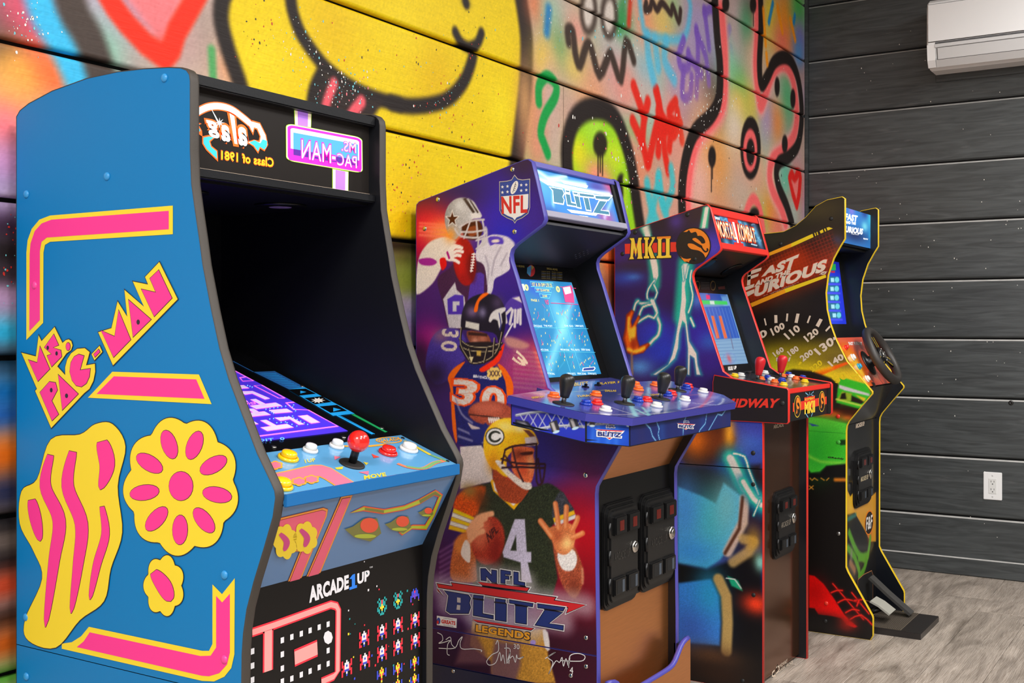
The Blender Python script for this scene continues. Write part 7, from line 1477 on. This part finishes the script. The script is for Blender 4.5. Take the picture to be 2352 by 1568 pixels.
    c.stroke(G3([(540, 1280), (640, 1330), (760, 1340), (870, 1345)]), .008, (150, 214, 84), .008, .8, smooth=2); c.stroke(G3([(545, 1055), (875, 1080)]), .002, (40, 110, 44), .0015, .6); c.fill(G3([(800, 1160), (830, 1135), (872, 1135), (872, 1180), (830, 1185)]), (30, 60, 30), .004); c.fill(G3([(540, 985), (600, 1000), (630, 1010), (570, 1012)]), (50, 60, 150), .003)
    c.fill(G3([(700, 1372), (880, 1350), (885, 1480), (540, 1480), (545, 1440), (640, 1440)]), (26, 24, 24), .006); c.stroke(G3([(780, 1495), (880, 1495)]), .012, (214, 130, 50), .006, .9)
    for P in ([(550, 1480), (570, 1500), (590, 1480), (620, 1500)], [(650, 1480), (680, 1500)], [(545, 1550), (580, 1580)], [(580, 1550), (545, 1580)], [(700, 1500), (720, 1480)]): c.stroke(G3(P), .003, (226, 160, 70), .002, .9)
    # red sweep at the foot with a glowing grid
    c.fill(G4([(150, 940), (200, 950), (280, 1020), (380, 1160), (470, 1300), (530, 1360), (585, 1405), (560, 1415), (490, 1390), (440, 1330), (350, 1310), (235, 1295), (200, 1240), (150, 1235)]), (214, 26, 24), .003); bl(G4, 220, 1100, (.05, .06), (150, 18, 18), .6); bl(G4, 480, 1370, (.04, .03), (236, 50, 36), .8)
    for P in ([(365, 1020), (640, 1340)], [(535, 1100), (690, 1290)], [(350, 1100), (400, 1080), (450, 1080)], [(410, 1190), (470, 1160), (540, 1170), (600, 1190)], [(480, 1280), (540, 1250), (600, 1260)], [(520, 1340), (620, 1300), (720, 1390)], [(640, 1160), (560, 1170)], [(580, 1220), (600, 1170)]): c.stroke(G4(P), .010, (120, 14, 16), .008, .7, smooth=2); c.stroke(G4(P), .004, (236, 56, 44), .002, .95, smooth=2)
    bl(G4, 300, 1350, (.1, .03), (24, 22, 22), .8); c.vivid(1.15, 1.06); c.grain(.03, 6)
p4l = prism('side_panel', T4, X4, X4 + TH, [BLACKP, BLACKP], c4); edge_trim(T4, X4, X4 + TH, YELT, p4l); art_sheet('side_artwork', p4l, S4, T4, .0026, ff_paint, (26, 22, 21), MPAINT('driving_side_print', .34, spec=.4))
p4r = prism('side_panel', T4, X4R - TH, X4R, [M('inner_navy_black', (14, 17, 24), .28), BLACKP], c4); edge_trim(T4, X4R - TH, X4R, YELT, p4r)
A = Print(Frame((X4 - .0005, 0, 0), (0, -1, 0), (0, 0, 1)))
iYl = M('bar_yellow', (232, 200, 30), .35); iOr = M('bar_orange', (242, 160, 30), .35); iCr = M('ink_warm_white', (222, 202, 182), .4); iOg = M('ink_glow_red', (206, 64, 34), .4)
A.px(G2([(255, 590), (460, 505), (462, 538), (262, 618)]), iOr, 1); A.px(G2([(460, 505), (652, 418), (662, 448), (462, 538)]), iYl, 1)
for P in ([(668, 412), (676, 408), (684, 436), (676, 440)], [(688, 404), (696, 400), (704, 428), (696, 432)], [(716, 394), (744, 378), (752, 405), (726, 416)], [(756, 374), (766, 370), (776, 394), (766, 400)], [(778, 364), (800, 358), (835, 370), (788, 390)]): A.px(G2(P), iYl, 1)
A.px(G2([(92, 1045), (400, 915), (410, 950), (106, 1078)]), iOr, 1); A.px(G2([(400, 915), (770, 785), (775, 812), (410, 950)]), iYl, 1)
A.build('stripe', p4l)
for s_, q in (('AST', [(215, 735), (522, 610), (500, 715), (205, 800)]), ('AND THE', [(140, 850), (455, 735), (450, 778), (132, 895)]), ('URIOUS', [(140, 895), (775, 650), (765, 745), (135, 985)])):
    A.text(s_, G2(q), iOg, 2, .10, .12); A.text(s_, G2(q), iCr, 3, .06, .12)
for P in ([(75, 755), (195, 722), (188, 750), (72, 795)], [(70, 805), (170, 775), (162, 800), (68, 838)], [(72, 755), (100, 750), (92, 880), (62, 885)], [(40, 900), (130, 868), (122, 900), (52, 930)], [(52, 945), (130, 915), (128, 950), (66, 985)]): A.px(G2(P), iCr, 3)
for k in range(2): A.text('All rights reserved', G2([(205 + k * 70, 978 - k * 20), (525 - k * 40, 852 + k * 25), (525 - k * 40, 858 + k * 25), (205 + k * 70, 984 - k * 20)]), iCr, 2)
A.lpx(G2(ell(752, 772, 22, 10, -.3)), .003, iCr, 2, True); A.text('UNIVERSAL', G2([(715, 780), (785, 752), (786, 760), (716, 788)]), iCr, 3, .03)
A.build('title_lettering', p4l)
for P in ([(214, 1182), (226, 1178), (240, 1240), (228, 1244)], [(308, 1150), (335, 1150), (337, 1220), (310, 1222)], [(418, 1136), (434, 1136), (428, 1206), (412, 1206)], [(508, 1136), (536, 1138), (518, 1222), (490, 1218)], [(624, 1154), (638, 1158), (614, 1224), (600, 1218)], [(716, 1180), (744, 1192), (708, 1260), (680, 1244)], [(806, 1244), (816, 1258), (776, 1300), (766, 1288)], [(836, 1350), (858, 1345), (862, 1368), (842, 1378)]): A.px(G2(P), iCr, 1); A.build('dial_tick', p4l)
for s_, q in (('100', [(270, 1275), (385, 1215), (405, 1265), (298, 1335)]), ('110', [(392, 1320), (510, 1235), (545, 1285), (440, 1370)]), ('120', [(570, 1345), (680, 1265), (712, 1310), (610, 1392)]), ('0', [(170, 1300), (230, 1280), (245, 1330), (190, 1368)]), ('130', [(662, 1460), (820, 1345), (848, 1410), (715, 1510)]), ('160', [(290, 1490), (375, 1435), (398, 1472), (318, 1525)]), ('180', [(422, 1480), (505, 1425), (532, 1465), (455, 1520)])): A.text(s_, G2(q), iCr, 1, .04); A.build('dial_numeral', p4l)
for s_, q, m in (('200', [(455, 388), (560, 320), (582, 360), (490, 432)], iCr), ('140', [(708, 435), (835, 358), (858, 408), (750, 475)], iCr), ('220', [(540, 490), (640, 415), (665, 455), (575, 525)], iYl), ('50', [(745, 585), (860, 515), (885, 580), (790, 625)], iYl), ('GReddy', [(715, 1285), (860, 1300), (855, 1318), (708, 1302)], kDk)): A.text(s_, G3(q), m, 1, .04, .1 if s_ == 'GReddy' else 0); A.build('car_lettering' if s_ == 'GReddy' else 'dial_numeral', p4l)
for P in ([(246, 396), (262, 396), (262, 430), (248, 430)], [(362, 396), (378, 392), (366, 430), (352, 430)], [(462, 430), (478, 440), (454, 468), (442, 458)], [(920, 552), (985, 538), (990, 558), (924, 574)], [(915, 450), (935, 455), (930, 462), (915, 460)]): A.px(G3(P), iYl if P[0][1] > 428 else iCr, 1); A.build('dial_tick', p4l)
for u, v, m in ((1909, 502, BLACKM), (1793, 560, BLACKM), (1925, 956, kR2), (1926, 1015, M('cap_green', (72, 176, 62), .4)), (1898, 1385, kR2), (1926, 1225, STEEL), (1896, 1426, BLACKM)): cap(p4l, S4, u, v, .0075, m)
n0, n1 = X4 + TH, X4R - TH; yb4 = T4[0][0]
box('back_panel', n0, n1, yb4 - .014, yb4 - .002, .02, 1.40, BLACKP, c4)
box('top_panel', n0, n1, 1.20, 1.30, 1.528, 1.538, BLACKP, c4)
# lit marquee between the two cheeks
FM4 = front_frame(1.196); mz = (1.405, 1.535)
mh = box('marquee_housing', n0, n1, 1.200, 1.30, mz[0] - .006, mz[1], BLACKP, c4)
def marq4(c):
    c.blob((1955, 500), (.12, .05), (40, 120, 200)); c.blob((2000, 500), (.08, .05), (60, 180, 210)); c.blob((1960, 540), (.2, .03), (14, 40, 90)); c.blob((1955, 485), (.05, .02), (130, 110, 200), .8); c.blob((1985, 490), (.05, .02), (30, 60, 140), .9); c.blob((1985, 520), (.05, .02), (120, 214, 226), .8); c.blob((1998, 540), (.03, .02), (40, 150, 190), .8)
mq4 = paint_quad('marquee', c4, FM4, [(n0, mz[1]), (n1, mz[1]), (n1, mz[0]), (n0, mz[0])], 110, 50, marq4, (40, 110, 180), MPAINT('driving_marquee_glow', .3, emit=.45), d=.002)
Q = Print(Frame((0, 1.1935, 0), (1, 0, 0), (0, 0, 1)))
for s_, q in (('FAST', [(945, 235), (1056, 258), (1052, 310), (945, 290)]), ('AND THE', [(945, 300), (1040, 315), (1040, 338), (945, 325)]), ('FURIOUS', [(925, 345), (1105, 375), (1100, 425), (925, 398)])): Q.text(s_, G2(q), lW, 1, .05, .1)
Q.text('UNIVERSAL  MONOGRAM', G2([(1000, 415), (1065, 424), (1065, 432), (1000, 423)]), lW, 1); Q.text('RAW', G2([(1110, 455), (1150, 462), (1150, 475), (1110, 468)]), lW, 1, .04)
Q.build('marquee_print', mq4)
box('speaker_board', n0, n1, 1.215, 1.52, mz[0] - .016, mz[0] - .008, BLACKP, c4)
# screen: a flat monitor leaning back
FZ4 = slope_frame((1.262, .99), (1.312, 1.40)); LZ4 = math.hypot(.05, .41)
sz4 = slab('screen_board', FZ4, rect(n0, n1, -.05, LZ4), -.01, 0, SCREENBLACK, c4)
def scr4(c):
    c.blob((1915, 700), (.1, .3), (30, 60, 206), .8)
    for k in range(6):
        y0_ = 380 + k * 94; x = 90 + k * 8; 
    H7 = crop(1880, 560, 4.614)
    for x, y in ((115, 380), (112, 475), (112, 570), (120, 662), (135, 755)):
        c.fill(H7([(x - 60, y - 38), (x + 100, y - 34), (x + 108, y + 34), (x - 60, y + 32)]), (24, 96, 130), .002); c.fill(H7(ell(x + 78, y, 24, 30)), (96, 190, 206), .003); c.fill(H7([(x + 10, y - 20), (x + 46, y - 20), (x + 50, y + 24), (x + 14, y + 24)]), (150, 206, 226), .002); c.stroke(H7([(x - 60, y + 46), (x + 116, y + 48)]), .006, (84, 84, 226), .004, .8)
    c.fill(H7([(130, 215), (178, 212), (182, 278), (130, 280)]), (40, 190, 90), .002); c.fill(H7([(130, 286), (172, 286), (172, 305), (130, 305)]), (206, 40, 60), .002)
q = FZ4.pts([(1935, 605), (1944.5, 744)])
sx1 = (FZ4.pix(1925, 605)[0] + FZ4.pix(1945, 743)[0]) / 2; zt, zb4 = FZ4.pix(1925, 602)[1], FZ4.pix(1945, 744)[1]
sc4 = paint_quad('screen', sz4, FZ4, [(n0 + .02, zt), (sx1, zt), (sx1, zb4), (n0 + .02, zb4)], 90, 110, scr4, (26, 44, 196), MPAINT('driving_screen_glow', .25, emit=.5), d=.001)
# dash with wheel, buttons
FD4 = slope_frame((1.103, .885), (T4[17][0] + .004, T4[17][1] + .006)); LD4 = math.hypot(T4[17][0] + .004 - 1.103, T4[17][1] + .006 - .885)
ds = slab('dashboard', FD4, rect(n0, n1, 0, LD4), -.012, -.0006, BLACKP, c4)
H7 = crop(1880, 560, 4.614)
def dash(c):
    c.blob((1960, 830), (.10, .07), (240, 170, 40)); c.blob((1990, 880), (.10, .04), (236, 110, 30)); c.blob((1945, 800), (.06, .03), (236, 120, 30), .8); c.blob((1975, 850), (.04, .05), (246, 206, 60), .9); c.blob((2020, 890), (.08, .03), (214, 60, 30), .9); c.blob((2010, 860), (.05, .03), (150, 110, 80), .8)
    for P in ([(560, 1420), (620, 1520)], [(640, 1420), (700, 1500)], [(740, 1440), (800, 1500)]): c.stroke(H7(P), .012, (120, 40, 20), .006, .8, smooth=0)
paint_quad('dash_artwork', ds, FD4, [(n0, LD4), (n1, LD4), (n1, .001), (n0, .001)], 120, 60, dash, (226, 70, 30), MPAINT('deck_gloss_print', .18, coat=.6), d=0)
Q = Print(FD4); Q.text('FAST FURIOUS', H7([(310, 1040), (455, 1040), (460, 1070), (325, 1072)]), nW, 1, .05, .2); Q.px(H7([(560, 1465), (590, 1470), (610, 1525), (585, 1520)]), kDk, 1); Q.build('dash_print', ds)
bCy = M('button_cyan', (40, 160, 206), .2, coat=.6)
for x, y, m, r in ((285, 1100, bR, .010), (356, 1205, bW, .014), (422, 1300, bCy, .012), (508, 1432, bW, .014)): u, v = H7([(x, y)])[0]; button(ds, FD4, u, v, r, m, h=.008)
# steering wheel
u, v = H7([(525, 1262)])[0]; wa, wb = FD4.pix(u, v)
hubm = FD4.mat(wa, wb)
hb = lathe('wheel_mount', [(.050, 0), (.050, .003), (.044, .005), (.022, .010), (.020, .034)], hubm, BLACKG, ds, seg=28)
RW, WD = .102, .058
ringp = [tuple(hubm @ Vector((RW * math.cos(t), RW * math.sin(t), WD))) for t in [2 * math.pi * k / 44 for k in range(44)]]
sw = tube('steering_wheel', ringp, .0165, M('wheel_rubber', (46, 42, 39), .5), c4, seg=12, closed=True)
for ang in (90, 205, 335):
    t = math.radians(ang); dx, dy_ = math.cos(t), math.sin(t); nx, ny = -dy_, dx
    P = [(dx * .02 + nx * .012, dy_ * .02 + ny * .012), (dx * .085 + nx * .016, dy_ * .085 + ny * .016), (dx * .085 - nx * .016, dy_ * .085 - ny * .016), (dx * .02 - nx * .012, dy_ * .02 - ny * .012)]
    slab('wheel_spoke', FD4, [(wa + a, wb + b) for a, b in P], WD - .004, WD + .003, BLACKG, sw)
    for e in (1, -1): slab('spoke_stripe', FD4, [(wa + dx * r + nx * (.0135 + k) * e, wb + dy_ * r + ny * (.0135 + k) * e) for r, k in ((.034, -.0005), (.076, .001), (.076, -.001), (.034, -.0025))], WD + .003, WD + .0034, YELT, sw)
lathe('wheel_hub', [(.032, WD - .012), (.032, WD + .003), (.027, WD + .008), (.015, WD + .010)], hubm, BLACKG, sw, seg=24); lathe('hub_badge', [(.016, WD + .0095), (.014, WD + .0115), (.004, WD + .012)], hubm, CHROME, sw, seg=18); lathe('hub_column', [(.020, .03), (.026, WD - .011)], hubm, BLACKG, sw, seg=18)
for k in range(6): t = math.radians(60 * k + 20); lathe('hub_bolt', [(.0035, WD + .006), (.0032, WD + .0105), (.001, WD + .011)], hubm @ Matrix.Translation((.0235 * math.cos(t), .0235 * math.sin(t), 0)), CHROME, sw, seg=8)
# below the dash
FU4 = slope_frame((T4[23][0] + .012, T4[23][1]), (1.106, .880)); slab('upper_front_panel', FU4, rect(n0, n1, 0, math.hypot(1.106 - T4[23][0] - .012, .880 - T4[23][1])), -.01, 0, M('gloss_brown_black', (34, 28, 25), .2, coat=.4), c4)
yf = T4[24][0] + .013; FF4 = front_frame(yf)
def front4(c):
    c.fill(G4([(480, 100), (760, 100), (760, 200), (755, 640), (700, 640), (640, 520), (560, 380), (480, 400)]), (226, 160, 40), .004); c.blob(G4([(520, 280)])[0], (.05, .06), (236, 190, 40), .9); c.blob(G4([(700, 560)])[0], (.04, .05), (226, 110, 40), .9)
    for P in ([(510, 560), (560, 690), (600, 760), (650, 800)], [(700, 610), (680, 760), (640, 900), (600, 950)], [(500, 700), (560, 780), (600, 900)], [(600, 790), (680, 760)]): c.stroke(G4(P), .030, (96, 170, 40), .008, .95, smooth=2)
    c.stroke(G4([(500, 440), (570, 400)]), .016, (50, 130, 120), .006, .8); c.stroke(G4([(520, 830), (560, 900)]), .03, (190, 130, 80), .01, .8); c.blob(G4([(530, 760)])[0], (.02, .03), (150, 140, 140), .7)
    c.fill(G4([(490, 100), (540, 100), (545, 200), (520, 235), (495, 180)]), (14, 14, 15), .004); c.fill(G4([(705, 100), (760, 100), (755, 190), (730, 215), (710, 180)]), (14, 14, 15), .004)
zf0, zf1 = .115, T4[23][1]
fp4 = box('front_panel', n0, n1, yf, yf + .012, .02, zf1, BLACKP, c4)
paint_panel('front_artwork', fp4, FF4, n0, n1, .12, zf1 - .004, .0035, front4, (20, 19, 19), MPAINT('driving_front_print', .25, coat=.4))
Q = Print(Frame((0, yf - .0006, 0), (1, 0, 0), (0, 0, 1))); a, b = Q.fr.pts(G4([(690, 470)]))[0]; Q.poly(ell(a, b, .062, .047), kOr, 1); Q.poly(ell(a, b, .056, .042), kDk, 2); Q.text('F&F', [(a - .046, b + .024), (a + .046, b + .024), (a + .046, b - .024), (a - .046, b - .024)], nW, 3, .025, .15, px=False)
Q.build('round_badge', fp4)
Q.text('ARCADE1UP', G3([(960, 995), (1038, 970), (1040, 1005), (962, 1032)]), cI, 1, .05)
Q.build('maker_lettering', fp4)
rec = [(G4([p])[0]) for p in ((580, 1150), (590, 985), (640, 940), (712, 905), (722, 940), (722, 1180))]
q = Q.fr.pts(rec); Q.poly(offset_poly(q, .003), M('cut_edge_wood', (170, 112, 70), .6), 1); Q.poly(q, M('recess_black', (6, 6, 7), .7), 2); Q.build('cable_cutout', fp4)
a0, b0 = FF4.pix(1958, 1170); a1, b1_ = FF4.pix(1997, 1024); coin_door(c4, FF4, (a0 + a1) / 2, (b0 + b1_) / 2, (a1 - a0), (b1_ - b0), ink=M('door_ink_cream', (200, 184, 150), .4))

# ------------------------------------------------------------------ pedals, fittings on the grey wall, paint flecks
PB = Frame((0, 0, .022), (1, 0, 0), (0, 1, 0))
c = [PB.pix(*p) for p in ((2006, 1452), (2115, 1464), (2155, 1417), (2062, 1400))]
cx0, cx1 = 4.10, 4.50; yf0 = min(p[1] for p in c); yk0 = 1.168
yf0 = PB.pix(2115, 1455)[1]; xl, xr = PB.pix(2113, 1455)[0], PB.pix(2155, 1414)[0]
PBM = M('pedal_board_black', (38, 34, 33), .35)
xl = max(xl, X4 + .018) if xl > X4 else X4 + .02
pb = slab('pedal_board', PB, [(xl, yf0), (xr, yf0), (xr, yk0), (xl, yk0)], -.022, 0, PBM, c4, bevel=.002)
gr = slab('grip_mat', PB, [(xl + .01, yf0 + .07), (xr - .006, yf0 + .07), (xr - .006, yk0 - .03), (xl + .01, yk0 - .03)], 0, .0015, M('grip_mat_grey', (92, 82, 70), .6, var=.5, scale=500), pb)
for k in range(22):
    y = yf0 + .074 + k * (yk0 - yf0 - .108) / 22; box('grip_rib', xl + .011, xr - .007, y, y + .0022, .0235, .0248, M('grip_rib', (58, 52, 46), .6), pb)
def pedal(name, P, w, th, mat, lift):
    P = [Vector(p) for p in P]; d = (P[1] - P[0]).normalized(); s = Vector((1, 0, 0)); n = s.cross(d).normalized()
    bm = bmesh.new(); V = []
    for p in P:
        for a in (-w / 2, w / 2):
            for e in (0, th): V.append(bm.verts.new(p + s * a + n * e))
    for i in range(len(P) - 1):
        o = i * 4
        for f in ((0, 1, 5, 4), (2, 6, 7, 3), (1, 3, 7, 5), (0, 4, 6, 2)): bm.faces.new([V[o + q] for q in f])
    bm.faces.new([V[q] for q in (0, 2, 3, 1)]); o = len(V) - 4; bm.faces.new([V[o + q] for q in (0, 1, 3, 2)])
    return bm_obj(name, bm, mat, pb)
XA, XB = xl + (xr - xl) * .66, xl + (xr - xl) * .36
pedal('accelerator', [(XA + .03, yf0 + .085, .030), (XA + .03, yf0 + .17, .095), (XA + .03, yf0 + .235, .150)], .052, .010, M('pedal_dark_wood', (62, 60, 58), .45, var=.3, scale=40), 0)
br = pedal('brake_pedal', [(XB, yf0 + .125, .055), (XB, yf0 + .165, .082), (XB, yf0 + .195, .095)], .085, .007, M('pedal_grey', (168, 166, 156), .4), 0)
tube('pedal_arm', [(XB, yf0 + .16, .07), (XB, yf0 + .20, .05), (XB, yf0 + .24, .03)], .010, BLACKG, pb); lathe('pedal_hinge', [(.012, -.05), (.012, .05)], Matrix.Translation((XB, yf0 + .225, .034)) @ Matrix.Rotation(math.pi / 2, 4, 'Y'), BLACKG, pb, seg=12)
# air conditioner on the grey wall
ac = thing('air_conditioner', 'white split air conditioner high on the charcoal board wall', 'air conditioner')
WH_ = M('white_plastic', (236, 236, 236), .32); LG = M('pale_grey_plastic', (206, 206, 206), .35); VG = M('vent_grey', (120, 120, 120), .5)
ay1 = 1.118; ay0 = ay1 - .80; xw = XWALL - .001
prf = [(xw - .004, 2.225), (xw - .004, 2.515), (xw - .17, 2.515), (xw - .195, 2.50), (xw - .205, 2.47), (xw - .205, 2.318), (xw - .200, 2.310), (xw - .190, 2.26), (xw - .165, 2.226), (xw - .14, 2.215), (xw - .05, 2.215)]
V = [(x, ay0, z) for x, z in prf] + [(x, ay1, z) for x, z in prf]; n = len(prf)
body = pydata('body', V, [list(range(n)), list(range(2 * n - 1, n - 1, -1))] + [(i, n + i, n + (i + 1) % n, (i + 1) % n) for i in range(n)], WH_, ac)
bmx = bmesh.new(); bmx.from_mesh(body.data); bmesh.ops.recalc_face_normals(bmx, faces=bmx.faces[:]); bmesh.ops.bevel(bmx, geom=[e for e in bmx.edges if abs(e.verts[0].co.y - e.verts[1].co.y) < 1e-6], offset=.006, segments=2, affect='EDGES'); bmx.to_mesh(body.data); bmx.free()
box('front_cover', xw - .2085, xw - .203, ay0 + .004, ay1 - .004, 2.326, 2.49, WH_, ac, bevel=.003)
box('cover_gap', xw - .2062, xw - .20, ay0 + .02, ay1 - .035, 2.317, 2.3245, M('gap_dark_grey', (84, 84, 86), .6), ac)
fl_ = [(xw - .2075, 2.312), (xw - .2055, 2.318), (xw - .196, 2.262), (xw - .1985, 2.258)]
def strip_y(name, pts, y0_, y1_, mat, par=ac):
    V = [(x, y0_, z) for x, z in pts] + [(x, y1_, z) for x, z in pts]; n = len(pts)
    bm = bmesh.new(); vs_ = [bm.verts.new(v) for v in V]; bm.faces.new(vs_[:n]); bm.faces.new(vs_[n:])
    for i in range(n): bm.faces.new((vs_[i], vs_[(i + 1) % n], vs_[n + (i + 1) % n], vs_[n + i]))
    return bm_obj(name, bm, mat, par)
strip_y('upper_lip', [(xw - .2085, 2.316), (xw - .200, 2.318), (xw - .200, 2.306), (xw - .2075, 2.302)], ay0 + .01, ay1 - .034, LG)
lv = strip_y('louver', [(xw - .2085, 2.298), (xw - .200, 2.300), (xw - .188, 2.258), (xw - .1965, 2.252)], ay0 + .02, ay1 - .045, LG)
strip_y('louver_slot', [(xw - .203, 2.300), (xw - .196, 2.300), (xw - .178, 2.236), (xw - .186, 2.240)], ay0 + .015, ay1 - .040, VG)
strip_y('lower_lip', [(xw - .196, 2.250), (xw - .186, 2.252), (xw - .168, 2.225), (xw - .176, 2.222)], ay0 + .01, ay1 - .036, LG)
strip_y('end_cap', [(xw - .207, 2.316), (xw - .20, 2.318), (xw - .168, 2.222), (xw - .178, 2.222), (xw - .197, 2.25)], ay1 - .034, ay1 - .001, WH_)
mbz = GF.pix(2150, 190)[1]
mp_ = board_x(ay0 - .2, acy, mbz, mbz + .40, x=XWALL - .008, parent=None, th=.008, be=.002); mp_.name = 'trim_air_conditioner'; mp_['kind'] = 'structure'
# outlet
ol = thing('wall_outlet', 'white double power outlet plate low on the charcoal board wall', 'outlet')
(oa0, ob0), (oa1, ob1) = GF.pix(2259, 1145), GF.pix(2302, 1086)
oc, oz = (oa0 + oa1) / 2, (ob0 + ob1) / 2; ow, oh = .074 / 2 * 1.02, .118 / 2 * 1.02
slab('cover_plate', GF, rrect(oc - ow, oc + ow, oz - oh, oz + oh, .004), 0, .006, WH_, ol, bevel=.002)
rc = slab('receptacle', GF, rect(oc - .016, oc + .016, oz - .033, oz + .033), .006, .0075, M('outlet_white', (222, 222, 220), .35), ol, bevel=.0006)
SLT = M('slot_dark', (40, 38, 36), .7)
for s in (.017, -.017):
    for dx in (-.006, .006): slab('plug_slot', GF, rect(oc + dx - .001, oc + dx + .001, oz + s - .001, oz + s + .007), .0075, .0077, SLT, rc)
    slab('ground_hole', GF, ell(oc, oz + s - .008, .0026, .0026, 0, 10), .0075, .0077, SLT, rc)
for s in (.046, -.046): lathe('plate_screw', [(.0035, .006), (.003, .0072), (.001, .0075)], GF.mat(oc, oz + s), LG, ol, seg=10)
# dark knot hole at a board joint
ka, kb = GF.pix(2322, 925); lathe('knot', [(.011, -.002), (.0105, .001), (.008, .003), (.004, .0015)], GF.mat(ka, kb), M('knot_resin', (30, 28, 27), .15), wg, seg=14)
# flecks of thrown paint on the boards: too fine to count
r = random.Random(12); V = []; F = []; fm = []
fcol = [M('fleck_white', (232, 228, 220), .5), M('fleck_cyan', (110, 196, 206), .5), M('fleck_red', (196, 44, 36), .5), M('fleck_black', (34, 26, 24), .5), M('fleck_pink', (226, 120, 130), .5), M('fleck_green', (60, 150, 96), .5)]
def fleck(u, v, s, m, wf=WF, eps=.0006):
    a, b = wf.pix(u, v)
    if wf is WF and (b / BOARD % 1 < .03 or b / BOARD % 1 > .97 or a > XS1): return
    k = len(V); n = 7; e = r.uniform(.8, 1.7)
    for i in range(n): t = 2 * math.pi * i / n; q = r.uniform(.75, 1.2); V.append(tuple(wf.to3(a + s * q * math.cos(t), b + s * e * q * math.sin(t), eps)))
    F.append(list(range(k, k + n))); fm.append(m)
clusters = [((700, 110), 50, 60, 60, (0, 1, 0)), ((790, 200), 70, 45, 150, (0, 1, 0, 1, 4)), ((1010, 240), 60, 50, 60, (4, 2, 0, 1)), ((1080, 150), 40, 90, 50, (2, 5, 3)), ((1060, 330), 150, 80, 70, (2, 3, 2)), ((925, 440), 40, 90, 60, (2, 3, 2, 4)), ((60, 60), 60, 70, 60, (0, 1, 0)), ((20, 600), 20, 150, 24, (2, 1)), ((1260, 80), 40, 60, 30, (1, 0)), ((1440, 80), 100, 80, 80, (0, 0, 1)), ((1610, 230), 60, 80, 130, (0, 0, 0)), ((1450, 380), 30, 60, 60, (0, 0)), ((1600, 420), 120, 60, 80, (0, 4)), ((1400, 300), 80, 80, 50, (0, 4, 2)), ((1750, 300), 90, 140, 60, (0, 0, 3)), ((900, 120), 150, 90, 50, (3, 2, 1)), ((600, 90), 60, 80, 30, (3, 2))]
for (u, v), su, sv, n_, cols in clusters:
    for _ in range(n_): fleck(r.gauss(u, su * .6), r.gauss(v, sv * .6), r.choice((.0006, .0008, .001, .0014, .002)) * (2.1 if u > 1300 else 1.1), r.choice(cols))
o = pydata('paint_flecks', V, F, fcol, wl, fm); o['kind'] = 'stuff'
V, F, fm = [], [], []
for _ in range(90): fleck(r.uniform(1880, 2350), r.uniform(60, 1290), r.choice((.0012, .0016, .002)), 0, GF)
o = pydata('paint_flecks', V, F, fcol[:1], wg, fm); o['kind'] = 'stuff'
